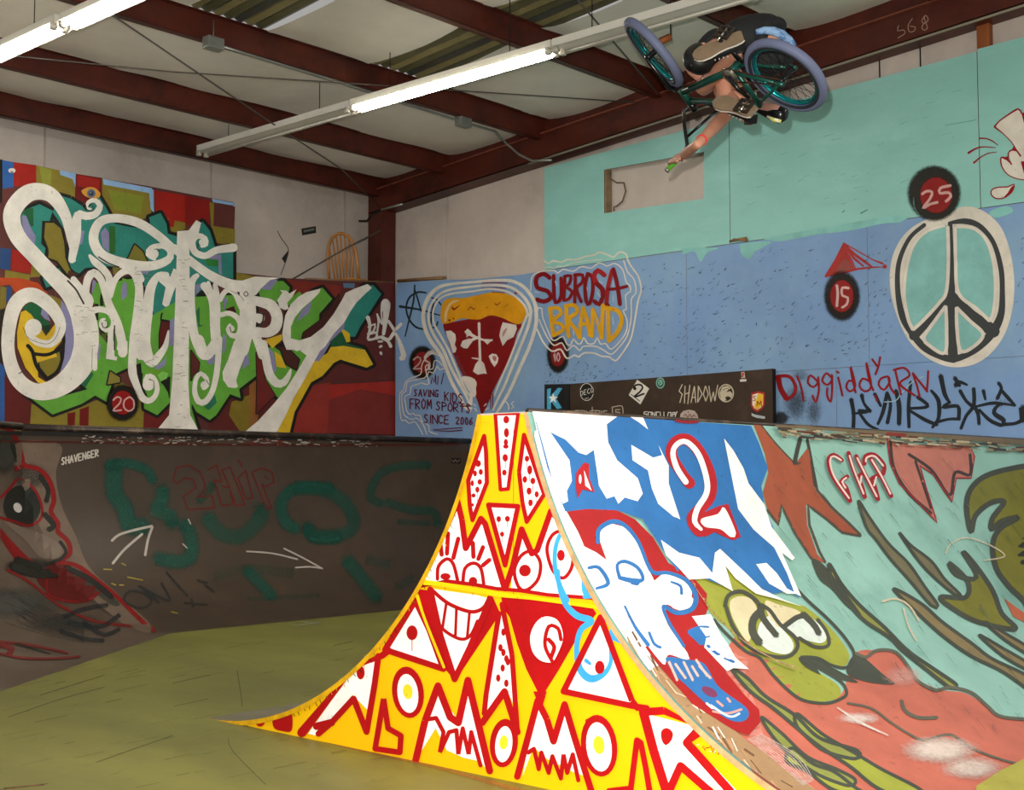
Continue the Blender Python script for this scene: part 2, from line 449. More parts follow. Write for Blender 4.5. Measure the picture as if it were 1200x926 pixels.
# torn patch in the insulation, with its flap
d = Dec(PW); d.poly('#2c2a26', [(330, 303), (338, 293), (337, 301), (334, 309)]); d.st('#4a443e', [(325, 271), (330, 280), (336, 288), (338, 293), (336, 303), (329, 322)], 1.0)
d.done('insulation_tear', wall_left, 'dark tear in the white insulation left of the chair')
d = Dec(PW, (0, 0, 1)); d.poly('#23251f', [(353, 268), (370, 265), (370.5, 273), (354, 276)]); d.up().poly('#6d7468', [(355.5, 269.8), (368, 267.4), (368.3, 270), (356, 272.6)])
d.done('sticker', wall_left, 'small black sticker on the white insulation')

# ceiling: blanket sagging between the purlins
PY = [15.8, 14.27, 12.25, 10.12, 8.2, 6.2, 4.2, 2.2, .2, -1.8, -3.8]
mb = MB(); xs = [2.0 * S + i * (XW - 2.0 * S) / 70 for i in range(71)]; ys = []
for a, b in zip(PY[:-1], PY[1:]): ys += [a + (b - a) * k / 8 for k in range(8)]
ys = [YW / S] + ys + [PY[-1]]
def sag(X, Y):
    y = Y
    for a, b in zip(PY[:-1], PY[1:]):
        if b <= y <= a:
            t = (a - y) / (a - b); return (.07 + .03 * math.sin(X * 1.9 + a)) * math.sin(math.pi * t) ** .7 + .004 * math.sin(X * 6 + y * 5 + math.sin(X * 3))
    return 0
vs = []
for X in xs:
    for y in ys: vs.append((X, y * S, zc(y * S) - sag(X, y) * .8 + .02))
n = len(ys)
SKY = [((7.9, 9.16), (10.12, 12.25)), ((10.6, 11.75), (10.12, 12.25)), ((10.6, 11.75), (8.2, 10.12)), ((7.9, 9.16), (8.2, 10.12))]
fs = []
for i in range(70):
    for j in range(n - 1):
        cx = (xs[i] + xs[i + 1]) / 2 / S; cy = (ys[j] + ys[j + 1]) / 2
        if any(a[0] + .1 < cx < a[1] - .05 and b[0] < cy < b[1] for a, b in SKY): continue
        fs.append((i * n + j, i * n + j + 1, (i + 1) * n + j + 1, (i + 1) * n + j))
mb.add(vs, fs, m_roofins, True)
ceiling = mb.build('ceiling'); tag(ceiling, 'white roof insulation blanket sagging between red purlins', kind='structure')
# corrugated rooflights
m_sky = [mat('rooflight olive', '#55533a', .35, .3, 3), mat('rooflight tan', '#7d7550', .35, .25, 3), mat('rooflight grey', '#3e403a', .35, .3, 3)]
for (a, b) in SKY:
    m_ = MB(); k = 0; X = a[0] * S
    while X < a[1] * S:
        wdt = .055; zoff = .06 if k % 2 else .035
        y0, y1 = b[0] * S, b[1] * S
        m_.add([(X, y0, zc(y0) + zoff), (X + wdt, y0, zc(y0) + (.035 if k % 2 else .06)), (X + wdt, y1, zc(y1) + (.035 if k % 2 else .06)), (X, y1, zc(y1) + zoff)], [(0, 1, 2, 3)], m_sky[(k * 7 % 5) % 3])
        X += wdt; k += 1
    m_.build('skylight_panel', ceiling, 'olive corrugated translucent rooflight strip')
# purlins: a web with two lips, one object each
for y in PY:
    Y = y * S; zt = zc(Y) + (.02); hgt = .30 * S
    m_ = MB(); m_.bb((2.0 * S, Y - .004, zt - hgt), (XW - .02, Y + .004, zt), m_red)
    m_.bb((2.0 * S, Y - .004, zt - hgt), (XW - .02, Y + .075, zt - hgt + .006), m_red)
    m_.bb((2.0 * S, Y + .07, zt - hgt), (XW - .02, Y + .075, zt - hgt + .02), m_red)
    m_.bb((2.0 * S, Y - .06, zt - .006), (XW - .02, Y, zt), m_red)
    m_.build('purlin', ceiling)
# rake rafter along the end wall: lower channel with lip, upper blocking
def rake(x0, x1, d0, d1, m, name, par=None):
    ya, yb = 16.02 * S, -3.0; vs = []
    for X in (x0, x1):
        for (Y, dz) in ((ya, d0), (ya, d1), (yb, d1), (yb, d0)):
            vs.append((X, Y, zr(Y) + dz))
    mm = MB(); mm.add(vs, [(0, 1, 2, 3), (7, 6, 5, 4), (0, 3, 7, 4), (1, 5, 6, 2), (3, 2, 6, 7), (0, 4, 5, 1)], m)
    return mm.build(name, par)
XR = 14.12 * S
rafter = rake(XR, XR + .012, 0, .36 * S, m_red, 'rafter', ceiling)
rake(XR, XW - .01, 0, .012, m_red, 'rafter_flange', ceiling)
rake(XR - .03, XR + .012, .355 * S, .372 * S, mat('pale red edge', '#7d4434', .4, .3, 9), 'rafter_lip', ceiling)  # lip coloured a paler red than the rest of the rafter
rake(XR + .05, XR + .07, .36 * S, .74 * S, m_red, 'rafter_web', ceiling)
PRF = Plane(0, XR, -1)
d = Dec(PRF, (800, 0, 2.99))
for s_ in ([(757, 90), (753, 108), (775, 105), (778, 118), (755, 133)], [(805, 65), (790, 90), (795, 112), (812, 108), (815, 95), (797, 92)], [(850, 55), (838, 72), (845, 82), (860, 72), (855, 56), (846, 58), (852, 80), (858, 98), (846, 106), (838, 95), (848, 80)]):
    d.st('#a08070', s_, 3)
d.done('painted_number', ceiling, 'chalked number 568 on the red rafter')
# corner column
m_ = MB(); m_.bb((14.13 * S, 15.72 * S, 0), (14.44 * S, 15.74 * S, zc(YW) - .05), m_red); m_.bb((14.13 * S, 15.74 * S, 0), (14.15 * S, 16.05 * S, zc(YW) - .05), m_red)
m_.bb((14.15 * S, 16.03 * S, 0), (14.44 * S, 16.05 * S, zc(YW) - .05), m_red); m_.bb((14.42 * S, 15.72 * S, 0), (14.44 * S, 16.05 * S, zc(YW) - .05), m_red)
tag(m_.build('trim_1'), 'dark red steel corner column between the two walls', kind='structure')
# stud above the turquoise boards
Y0 = BLUE.hit(1143, 50).y; Y1 = BLUE.hit(1158, 50).y
m_ = MB(); m_.bb((14.34 * S, Y1, 4.3), (14.44 * S, Y0, zr(Y0) + .02), m_wood); m_.build('stud', wall_right, 'bare pine stud above the turquoise boards')
# conduit along the rafter foot and along the wall top
m_ = MB(); m_.tube([(XR - .01, Y, zr(Y) - .015) for Y in [12.5 * S - k * 1.2 * S for k in range(12)]], .012, mat('painted conduit', '#8f8676', .4), 8)
tag(m_.build('conduit_pipe'), 'thin pale conduit along the underside of the end rafter', 'pipe')

# ---- plywood boards on the end wall
def bx3(u, v, dpt): return Vector((14.3 * S + dpt, u, v))
def P2(px, py):
    p = BLUE.hit(px, py); return (p.y, p.z)
TH = .018
ZM = 4.652 * S; ZL = 2.95 * S
Y638 = P2(638, 300)[0]; Y855 = P2(855, 210)[0]; Y1147 = P2(1147, 150)[0]; Ycor = P2(464, 400)[0]
top = lambda Y: (6.17 + (12.36 - Y / S) * (6.48 - 6.17) / (12.36 - 5.3)) * S
g = .003
op = [P2(708, 199), P2(825, 178), P2(825, 233), P2(708, 250)]
prism('plywood_panel', [(Y638, ZM + g), (Y855 + g, ZM + g), (Y855 + g, top(Y855)), (Y638, top(Y638))], bx3, TH, m_turq, wall_right, holes=[op], label='turquoise plywood panel with a rectangular opening', edge=m_ply)
prism('plywood_panel', [(Y855 - g, ZM + g), (Y1147 + g, ZM + g), (Y1147 + g, top(Y1147)), (Y855 - g, top(Y855))], bx3, TH, m_turq, wall_right, label='turquoise plywood panel right of the opening', edge=m_ply)
prism('plywood_panel', [(Y1147 - g, ZM + g), (2.2 * S, ZM + g), (2.2 * S, top(2.2 * S)), (Y1147 - g, top(Y1147) + .02)], bx3, TH, m_turq, wall_right, label='turquoise plywood panel with the red and white cartoon glove', edge=m_ply)
yb = [Ycor, P2(560, 400)[0], P2(712, 400)[0], P2(805, 400)[0], P2(1018, 380)[0], 4.4 * S, 2.2 * S]
tops = [P2(464, 332)[1], P2(560, 325)[1], ZM - g, ZM - g, ZM - g, ZM - g, ZM - g]
prism('plywood_panel', [(yb[0], 1.5), (Y638, 1.5), (Y638, ZM - g), P2(610, 322), P2(560, 327), P2(500, 329), (yb[0], P2(464, 332)[1])], bx3, TH, m_blue, wall_right, label='blue plywood panel with the painted pizza slice', edge=m_ply)
for a, b in ((Y638, yb[3]), (yb[3], yb[4]), (yb[4], yb[5]), (yb[5], yb[6])):
    prism('plywood_panel', [(a - g / 2, ZL + g / 2), (b + g / 2, ZL + g / 2), (b + g / 2, ZM - g), (a - g / 2, ZM - g)], bx3, TH, m_blue, wall_right, edge=m_ply)
for a, b in ((Y638, P2(980, 450)[0]), (P2(980, 450)[0], 4.0 * S), (4.0 * S, 2.2 * S)):
    prism('plywood_panel', [(a - g / 2, 1.3), (b + g / 2, 1.3), (b + g / 2, ZL - g / 2), (a - g / 2, ZL - g / 2)], bx3, TH, m_blue, wall_right, edge=m_ply)
# jamb stud and loose wire in the opening
ja = P2(708, 222)
m_ = MB(); m_.bb((14.32 * S, ja[0] - .015, op[3][1] - .1), (14.445 * S, ja[0] + .04, op[0][1] + .1), mat('weathered stud', '#8f7a5e', .7, .3, 9)); m_.build('stud', wall_right, 'weathered stud at the left side of the opening')
PO = Plane(0, 14.42 * S, -1)
m_ = MB(); m_.tube([PO.hit(400 + x / 2.99, y / 2.99) for x, y in ((945, 605), (940, 625), (965, 640), (990, 640), (996, 670), (985, 705), (965, 722), (955, 725), (955, 740))], .008, mat('old brown wire', '#6b5640', .6), 6)
m_.build('loose_wire', wall_right, 'brown wire curling inside the opening')
# splintered slivers at the joint
m_ = MB()
for a, b in (((1 * 856, 283), (876, 279)), ((860, 281), (877, 282))):
    m_.tube([BLUE.hit(*a, .012), BLUE.hit(*b, .02)], .012, m_ply, 5)
m_.build('splinter', wall_right, 'splintered plywood at the joint under the turquoise board')
# ledge boards on top of the corner boards
m_ = MB(); p0 = BLUE.hit(464, 330); p1 = BLUE.hit(520, 326)
m_.tube([p0 + Vector((.03, 0, .01)), p1 + Vector((.03, 0, .01))], .02, m_ply, 4); m_.build('top_rail', wall_right)

# ---- mural boards: knee wall at the back of the left deck
def by3(u, v, dpt): return Vector((u, 15.6 * S + dpt, v))
def Q2(px, py):
    p = MURAL.hit(px, py); return (p.x, p.z)
zt_ = Q2(0, 187)[1]
mural = MB(); mw = prism('wall_mural', [(5.0 * S, 1.5), Q2(62, 480)[:1] + (1.5,), (Q2(62, 480)[0], Q2(62, 200)[1]), (5.0 * S, zt_)], by3, TH, m_maroon, None, edge=m_ply)
tag(mw, 'boarded wall with the big painted lettering, along the left deck', kind='structure')
XA, XB, XC = Q2(62, 480)[0], Q2(168, 400)[0], Q2(335, 400)[0]; XE = 14.3 * S + .0; X273 = Q2(273, 280)[0]
prism('plywood_panel', [(XA + g, 1.5), (XB, 1.5), (XB, Q2(168, 217)[1]), (XA + g, Q2(62, 200)[1])], by3, TH, m_maroon, mw, edge=m_ply)
prism('plywood_panel', [(XB + g, 1.5), (XC, 1.5), (XC, Q2(335, 326)[1]), (X273, Q2(273, 319)[1]), (X273, Q2(273, 237)[1]), (XB + g, Q2(168, 217)[1])], by3, TH, m_maroon, mw, edge=m_ply)
prism('plywood_panel', [(XC + g, 1.5), (XE, 1.5), (XE, Q2(464, 331)[1]), Q2(360, 327), (XC + g, Q2(335, 326)[1])], by3, TH, m_maroon, mw, edge=m_ply)
m_ = MB(); m_.tube([MURAL.hit(358, 327, -.01), MURAL.hit(462, 331, -.01)], .014, m_ply, 4); m_.build('top_rail', mw)

# ================================================================ RAMPS
def quarter_mesh(q, s0, s1, m, name, parent, na=28, ns=24, th1=None, off=0.0):
    T1 = th1 if th1 is not None else q.top(); mb = MB(); vs = []
    for i in range(na * 2 + 1):
        t = T1 * i / (na * 2)
        a, b = s0(t), s1(t)
        for j in range(ns + 1): vs.append(q.P(a + (b - a) * j / ns, t, off))
    K = ns + 1
    mb.add(vs, [(i * K + j, i * K + j + 1, (i + 1) * K + j + 1, (i + 1) * K + j) for i in range(na * 2) for j in range(ns)], m, True)
    return mb.build(name, parent)
# left quarter pipe
qp = empty('quarter_pipe', (10.8 * S, YC - LQ, 0)); tag(qp, 'brown quarter pipe under the big mural with faded green lettering and white arrows', 'ramp')
quarter_mesh(QL, lambda t: CRX - HALF * RQ * math.sin(t), lambda t: 14.27 * S, m_brown, 'riding_surface', qp)
CL = CRX - HALF * LQ
m_ = MB(); m_.bb((CL, YC + .01, HQ - .03), (14.28 * S, 15.59 * S, HQ - .005), m_ply); m_.build('deck', qp)
m_ = MB(); m_.tube([(CL, YC, HQ - .005), (14.27 * S, YC, HQ - .005)], .03, mat('coping steel', '#3a322d', .35, .3, 8, metal=.5, col2='#6b5a4c'), 12); m_.build('coping', qp)
qc = empty('quarter_pipe', (5.5 * S, 10.4 * S, 0)); tag(qc, 'beige corner quarter pipe at the left edge with a black and red painted creature', 'ramp')
quarter_mesh(QC, lambda t: -HALF * RQ * math.sin(t), lambda t: 5.2, m_beige, 'riding_surface', qc)
m_ = MB(); tt = QC.top(); m_.tube([QC.P(-HALF * LQ, tt), QC.P(5.2, tt)], .03, MATS['coping steel'], 12); m_.build('coping', qc)
a0 = QC.P(-HALF * LQ, tt); b0 = QC.P(5.2, tt); nn = QC.n * 1.1
m_ = MB(); m_.add([a0 - UPV * .01, b0 - UPV * .01, b0 + nn - UPV * .01, a0 + Vector((0, 1.55 * S, -.01)), a0 - UPV * .04, b0 - UPV * .04, b0 + nn - UPV * .04, a0 + Vector((0, 1.55 * S, -.04))], [(0, 1, 2, 3), (7, 6, 5, 4), (0, 4, 5, 1), (1, 5, 6, 2), (2, 6, 7, 3), (3, 7, 4, 0)], m_ply); m_.build('deck', qc)

# the spine
sp = empty('spine_ramp', (5.2 * S, (YR + YL) / 2, 0)); tag(sp, 'tall spine ramp with a yellow, red and white painted end face and graffitied right bank', 'ramp')
XS0, XS1 = 5.2 * S, 12.9 * S
m_yel = mat('yellow end face', '#e8b406', .45, .05, 3, bump=.04, spec=.3)
prof = [(YR - LS + 0, 0)] + [(SPR.P(0, SPR.top() * k / 40).y, SPR.P(0, SPR.top() * k / 40).z) for k in range(41)]
prof += [(SPL.P(0, SPL.top() * k / 40).y, SPL.P(0, SPL.top() * k / 40).z) for k in range(40, -1, -1)]
vs = [(XS0, y, max(z - .012, 0)) for y, z in prof]; vb = [(XS0 + .03, y, max(z - .012, 0)) for y, z in prof]; n = len(prof)
fp = MB()
k = len(prof) // 2
# strips between the curve and the floor: quads down to z = 0
for i in range(n - 1):
    (y0, z0), (y1, z1) = prof[i], prof[i + 1]
    if abs(y1 - y0) < 1e-6: continue
    fp.add([(XS0, y0, 0), (XS0, y1, 0), (XS0, y1, max(z1 - .006, .0005)), (XS0, y0, max(z0 - .006, .0005))], [(0, 1, 2, 3)], m_yel)
fp.build('side_panel', sp, 'yellow painted end face')
m_bank = mat('right bank paint', '#86b0a4', .42, .12, 2.2, bump=.06, bscale=14, spec=.4, col2='#739d92')
quarter_mesh(SPR, lambda t: XS0 - .012, lambda t: XS1, m_bank, 'right_bank', sp, 30, 40)
quarter_mesh(SPR, lambda t: XS0 - .012, lambda t: XS0 + .02, m_ply, 'sheet_edge', sp, 30, 1, off=-.012)
for q in (SPR, SPL):
    mb = MB()
    for i in range(60):
        t0, t1 = SPR.top() * i / 60, SPR.top() * (i + 1) / 60
        x = XS0 - .012; 
        def pt(th, o): 
            p = q.P(x, th, o); p.z = max(p.z, 0); return p
        mb.add([pt(t0, 0), pt(t1, 0), pt(t1, -.022), pt(t0, -.022)], [(0, 1, 2, 3)], mat('tan sheet edge', '#b89468', .6, .3, 12) if q is SPR else mat('yellow sheet edge', '#c9980f', .5, .3, 14))
    mb.build('sheet_edge', sp, 'worn plywood edge of the curved right sheet' if q is SPR else 'yellow painted edge of the curved left sheet')
quarter_mesh(SPL, lambda t: XS0 - .012, lambda t: XS1, mat('worn grey ply', '#77705a', .6, .2, 5), 'left_bank', sp, 30, 10)
m_ = MB(); m_.bb((XS0 + .002, YR, HS - .03), (XS1, YL, HS + .002), mat('spine top', '#b5a592', .5, .2, 5)); m_.build('deck', sp)
m_ = MB(); m_.tube([(XS0, YR + .01, HS + .004), (XS1, YR + .01, HS + .004)], .012, MATS['coping steel'], 10); m_.build('coping', sp)
# low deck behind the spine, along the end wall
dk = empty('platform', (13.6 * S, 7 * S, 0)); tag(dk, 'low plywood platform along the blue end wall behind the spine', 'platform')
m_ = MB(); m_.bb((12.92 * S, 1.8 * S, HS - .06), (14.27 * S, 11.5 * S, HS - .025), m_ply); m_.build('deck', dk)
m_ = MB(); m_.bb((12.93 * S, 1.8 * S, 0), (12.96 * S, 11.5 * S, HS - .06), m_brown); m_.build('front_panel', dk)

# ================================================================ FITTINGS
class Slope:
    curved = False
    def __init__(s, z0): s.z0 = z0 * S
    def hit(s, x, y, off=0):
        d = ray(x, y); t = (s.z0 + 15.6 * S * .09 - CAMZ) / (d.z + .09 * d.y); return CAM + d * t
m_tube = mat('lit fluorescent tube', (1.0, .97, .88), .3, 0, emit=42)
m_off = mat('unlit tube', '#cfcbc0', .25, .03)
m_cap = mat('lamp holder', '#b9b4a6', .4, .05)
TZ = Plane(2, 4.60, -1)
def strip(px0, py0, px1, py1, lit, label, ends=True):
    a, b = TZ.hit(px0, py0), TZ.hit(px1, py1); X = (a.x + b.x) / 2; y0, y1 = sorted((a.y, b.y))
    t = empty('strip_light', (X, (y0 + y1) / 2, 4.6)); tag(t, label, 'light', 'strip lights hung under the roof')
    m = MB(); m.bb((X - .055, y0, 4.635), (X + .055, y1, 4.70), m_white)
    m.add([(X - .055, y0, 4.638), (X - .105, y0, 4.612), (X - .105, y1, 4.612), (X - .055, y1, 4.638)], [(0, 1, 2, 3), (3, 2, 1, 0)], m_white)
    m.add([(X + .055, y0, 4.638), (X + .105, y0, 4.612), (X + .105, y1, 4.612), (X + .055, y1, 4.638)], [(0, 1, 2, 3), (3, 2, 1, 0)], m_white)
    m.build('housing', t)
    for dx in (-.045, .045):
        if lit or dx > 0:
            m = MB(); m.tube([(X + dx, y0 + .05, 4.607), (X + dx, y1 - .05, 4.607)], .019 if lit else .010, m_tube if lit else m_off, 12); m.build('tube' if lit else 'ballast_rail', t)
        for yy in (y0 + .03, y1 - .03):
            m = MB(); m.bb((X + dx - .02, yy - .02, 4.585), (X + dx + .02, yy + .02, 4.64), m_cap); m.tube([(X + dx, yy - .025, 4.607), (X + dx, yy + .025, 4.607)], .023, m_cap, 10); m.build('lamp_holder', t)
    for f in (.2, .8):
        yy = y0 + (y1 - y0) * f; m = MB(); m.tube([(X, yy, 4.70), (X, yy, zc(yy))], .004, m_dark, 6); m.build('hanger', t)
    return t
strip(236, 182.6, 413, 131, False, 'unlit strip light, white housing, left end of the middle row')
strip(415, 130.2, 650, 62.4, True, 'brightly lit strip light in the middle row, left of the bike')
strip(652, 62, 884, -5, False, 'unlit strip light passing behind the front wheel of the bike')
strip(-74, 99, 73, 33.5, True, 'lit strip light at the left edge of the photo, lower of the pair')
strip(76, 32.5, 262, -50, True, 'lit strip light at the top left corner, upper of the pair')
# conduit with boxes
CP = Slope(6.2)
pts = [CP.hit(*p) for p in ((250, 51), (320, 73), (400, 97), (470, 120), (543, 143), (580, 154))]
end = [PRF.hit(596, 168, .06), PRF.hit(612, 182, .05), PRF.hit(626, 189, .03), PRF.hit(648, 188, .02)]
m_ = MB(); m_.tube(pts + end, .014, m_galv, 8)
cn = empty('conduit_run', pts[0]); tag(cn, 'grey conduit with two junction boxes running along the third purlin', 'pipe'); m_.build('conduit', cn)
for p in (pts[0], pts[4]):
    m_ = MB(); m_.box(p, (.16, .10, .10), m_galv); bevel(m_.build('junction_box', cn), .01)
    m_ = MB(); m_.tube([p, p + Vector((0, 0, .2))], .005, m_galv, 6); m_.build('drop_rod', cn)
# tie rods
def rod(lbl, pts, r=.008):
    m_ = MB(); m_.tube(pts, r, mat('dull steel rod', '#55504a', .5, .2), 6); tag(m_.build('tie_rod'), lbl, 'rod', 'tie rods under the roof')
SP_ = Slope(6.15)
rod('dark tie rod crossing the left roof bays diagonally down to the corner column', [SP_.hit(128, 15), SP_.hit(318, 144), SP_.hit(400, 198), Vector((14.1 * S, 15.75 * S, 6.05 * S))])
rod('thin tie rod running almost level across the roof bays', [SP_.hit(-20, 62), SP_.hit(200, 84), SP_.hit(400, 97), SP_.hit(745, 120)], .006)
rod('tie rod slanting down to the rafter behind the front wheel', [SP_.hit(672, -6), SP_.hit(771, 110)], .008)
rod('dark tie rod rising from behind the mural to the corner column, past the chair', [at(343, 327, 15.0), at(407, 290, 15.2), at(446, 270, 15.4)], .009)
# rusty hook with a pale strip beside the column
m_ = MB(); m_.tube([at(421, 259, 15.5), at(430, 259, 15.3), at(436, 252, 15.2), at(447, 246, 15.2)], .012, m_dark, 6); m_.tube([at(447, 246, 15.18), at(472, 239, 15.0)], .014, m_galv, 6)
tag(m_.build('bracket'), 'small dark bracket and pale rod at the head of the corner column', 'bracket')
# short timber end poking from the roof beside the front wheel
a, b = at(771, 50, 10.2), at(786, 43, 10.2)
m_ = MB(); m_.tube([a, b], .03, m_wood, 4); m_.tube([b, b + Vector((0, 0, zc(b.y) - b.z - .02))], .006, m_dark, 6)
tag(m_.build('timber_offcut'), 'short brown timber offcut hanging beside the front wheel of the bike', 'timber')

# platform for the chair, behind the mural boards
SEAT = PW.hit(420, 327); zseat = MURAL.hit(410, 327).z + .015
bpl = MB(); bpl.bb((11.3 * S, 15.66 * S, zseat - .467), (14.1 * S, 16.33 * S, zseat - .427), m_ply)
tag(bpl.build('storage_ledge'), 'plywood ledge behind the mural boards that carries the chair', 'ledge')
# windsor chair
m_oak = mat('honey oak', '#b57a3c', .4, .15, 6, spec=.5)
def chair(loc, rz):
    t = empty('windsor_chair', loc); t.rotation_euler = (0, 0, rz); tag(t, 'honey oak spindle-back chair perched behind the top of the mural boards', 'chair')
    def B(mb, name):
        o = mb.build(name); o.parent = t; return o
    sh = .45; m = MB(); P = []
    for k in range(28):
        a = 2 * math.pi * k / 28; c, s_ = math.cos(a), math.sin(a)
        P.append((.21 * (abs(c) ** .8) * (1 if c > 0 else -1), .22 * (abs(s_) ** .8) * (1 if s_ > 0 else -1)))
    m.add([(x * .94, y * .94, sh - .035) for x, y in P] + [(x, y, sh - .018) for x, y in P] + [(x * .97, y * .97, sh) for x, y in P], [tuple(range(28))[::-1]] + [(r * 28 + k, r * 28 + (k + 1) % 28, (r + 1) * 28 + (k + 1) % 28, (r + 1) * 28 + k) for r in (0, 1) for k in range(28)] + [tuple(56 + k for k in range(28))], m_oak)
    B(m, 'seat')
    for sx in (-1, 1):
        for sy in (-1, 1):
            m = MB(); m.tube([(sx * .13, sy * .14, sh - .03), (sx * .16, sy * .165, .25), (sx * .185, sy * .185, 0)], [.014, .021, .012], m_oak, 10); B(m, 'leg')
    for sy in (-1, 1):
        m = MB(); m.tube([(-.165, sy * .17, .2), (0, sy * .17, .2), (.165, sy * .17, .2)], [.008, .013, .008], m_oak, 8); B(m, 'stretcher')
    m = MB(); m.tube([(0, -.17, .2), (0, 0, .2), (0, .17, .2)], [.008, .013, .008], m_oak, 8); B(m, 'stretcher')
    hoop = []
    for k in range(25):
        a = math.pi * k / 24; y = -.215 * math.cos(a) * (1 - .12 * (1 - math.sin(a))); z = sh + .52 * math.sin(a) ** .62
        hoop.append((-.17 - .20 * (z - sh) , y, z))
    m = MB(); m.tube(hoop, .018, m_oak, 10); B(m, 'back_hoop')
    for k in range(7):
        y = -.145 + k * .29 / 6; yt = y * 1.12; zt = sh + .52 * math.sqrt(max(0, 1 - (yt / .215) ** 2)) ** .62
        m = MB(); m.tube([(-.165, y * .8, sh - .01), (-.17 - .1 * (zt - sh), y * .95, sh + (zt - sh) * .5), (-.17 - .2 * (zt - sh), yt, zt)], [.010, .013, .009], m_oak, 8); B(m, 'spindle')
    return t
cp = CAM + ray(410, 327) * ((15.99 * S) / ray(410, 327).y)
chair((cp.x, 15.985 * S, zseat - .425), math.atan2(.40, .92))

# sticker board standing on the platform against the blue wall
FB = Plane(0, 14.20 * S, -1)
m_brd = mat('dark brown board', '#3a2b20', .5, .2, 4, bump=.08, col2='#4a382a')
sb = empty('sticker_board', (14.2 * S, 10.0 * S, HS)); tag(sb, 'long dark brown board covered in white logos, at the foot of the blue wall', 'board')
def fb(px, py): p = FB.hit(px, py); return (p.y, p.z)
def bs3(u, v, dpt): return Vector((14.20 * S + dpt, u, v))
zb = HS - .024
prism('board_panel', [fb(668, 450), fb(790, 441), fb(905, 432), (fb(905, 432)[0], zb), (fb(668, 450)[0], zb)], bs3, .06, m_brd, sb, edge=m_dark)
prism('board_panel', [fb(638, 450.5), fb(667.5, 450), (fb(667, 450)[0], zb), (fb(638, 452)[0], zb)], bs3, .05, mat('black board', '#17181a', .4, .2), sb, label='black end of the board')

# ---- simple stroke lettering used by hand-written words
G_ = {'A': [[(0, 1), (.5, 0), (1, 1)], [(.2, .62), (.8, .62)]], 'B': [[(0, 0), (0, 1)], [(0, 0), (.7, .1), (.75, .35), (0, .5), (.85, .62), (.85, .9), (0, 1)]],
 'C': [[(.95, .12), (.5, 0), (.08, .25), (.05, .75), (.5, 1), (.95, .85)]], 'D': [[(0, 0), (0, 1)], [(0, 0), (.8, .2), (.9, .6), (.6, .92), (0, 1)]],
 'E': [[(.9, 0), (0, 0), (0, 1), (.9, 1)], [(0, .5), (.7, .5)]], 'F': [[(.9, 0), (0, 0), (0, 1)], [(0, .48), (.7, .48)]], 'G': [[(.9, .1), (.4, 0), (.05, .4), (.2, .95), (.8, .95), (.85, .55), (.5, .55)]],
 'H': [[(0, 0), (0, 1)], [(1, 0), (1, 1)], [(0, .5), (1, .5)]], 'I': [[(.5, 0), (.5, 1)]], 'J': [[(.8, 0), (.8, .8), (.4, 1), (.05, .8)]], 'K': [[(0, 0), (0, 1)], [(.9, 0), (.05, .55)], [(.2, .45), (.95, 1)]],
 'L': [[(0, 0), (0, 1), (.85, 1)]], 'M': [[(0, 1), (.1, 0), (.5, .7), (.9, 0), (1, 1)]], 'N': [[(0, 1), (0, 0), (1, 1), (1, 0)]], 'O': [[(.5, 0), (.05, .3), (.1, .85), (.55, 1), (.95, .7), (.9, .2), (.5, 0)]],
 'P': [[(0, 1), (0, 0), (.8, .1), (.85, .4), (0, .55)]], 'R': [[(0, 1), (0, 0), (.8, .1), (.8, .4), (.1, .52), (.95, 1)]], 'S': [[(.9, .1), (.4, 0), (.1, .25), (.85, .7), (.5, 1), (.05, .9)]],
 'T': [[(0, 0), (1, 0)], [(.5, 0), (.5, 1)]], 'U': [[(0, 0), (.05, .8), (.5, 1), (.95, .8), (1, 0)]], 'V': [[(0, 0), (.5, 1), (1, 0)]], 'W': [[(0, 0), (.25, 1), (.5, .3), (.75, 1), (1, 0)]],
 'X': [[(0, 0), (1, 1)], [(1, 0), (0, 1)]], 'Y': [[(0, 0), (.5, .5)], [(1, 0), (.3, 1)]], 'Z': [[(0, 0), (1, 0), (0, 1), (1, 1)]],
 '0': [[(.5, 0), (.1, .3), (.15, .85), (.55, 1), (.9, .7), (.85, .2), (.5, 0)]], '2': [[(.05, .2), (.5, 0), (.9, .25), (.1, 1), (.95, .95)]], '6': [[(.8, 0), (.2, .4), (.1, .85), (.5, 1), (.9, .8), (.5, .55), (.15, .75)]],
 '5': [[(.9, 0), (.15, 0), (.1, .45), (.8, .5), (.8, .9), (.05, 1)]], '1': [[(.5, 0), (.5, 1)]], '.': [[(.3, .95), (.35, 1)]], '!': [[(.5, 0), (.5, .65)], [(.5, .93), (.5, 1)]]}
def word(d, col, txt, x, y, w, h, gap, lw, slope=0, slant=0, sm=False, jit=0, soft=0):
    """write txt from (x, y) top left; slope = rise of the base line per unit, in the sheet's own frame"""
    for c in txt:
        if c != ' ':
            cw = w * (.35 if c in '.I1!' else 1)
            for pl in G_[c]:
                P = [(x + u * cw + slant * (1 - v) * h + random.uniform(-jit, jit), y + v * h + slope * u * cw + random.uniform(-jit, jit)) for u, v in pl]
                d.st(col, P, lw, sm=sm, soft=soft)
            x += cw + gap; y += slope * (cw + gap)
        else: x += w * .7 + gap; y += slope * (w * .7 + gap)
FK = (640, 420, 4.286)
def stk(name, label, fn):
    d = Dec(FB, FK); fn(d); d.done(name, sb, label)
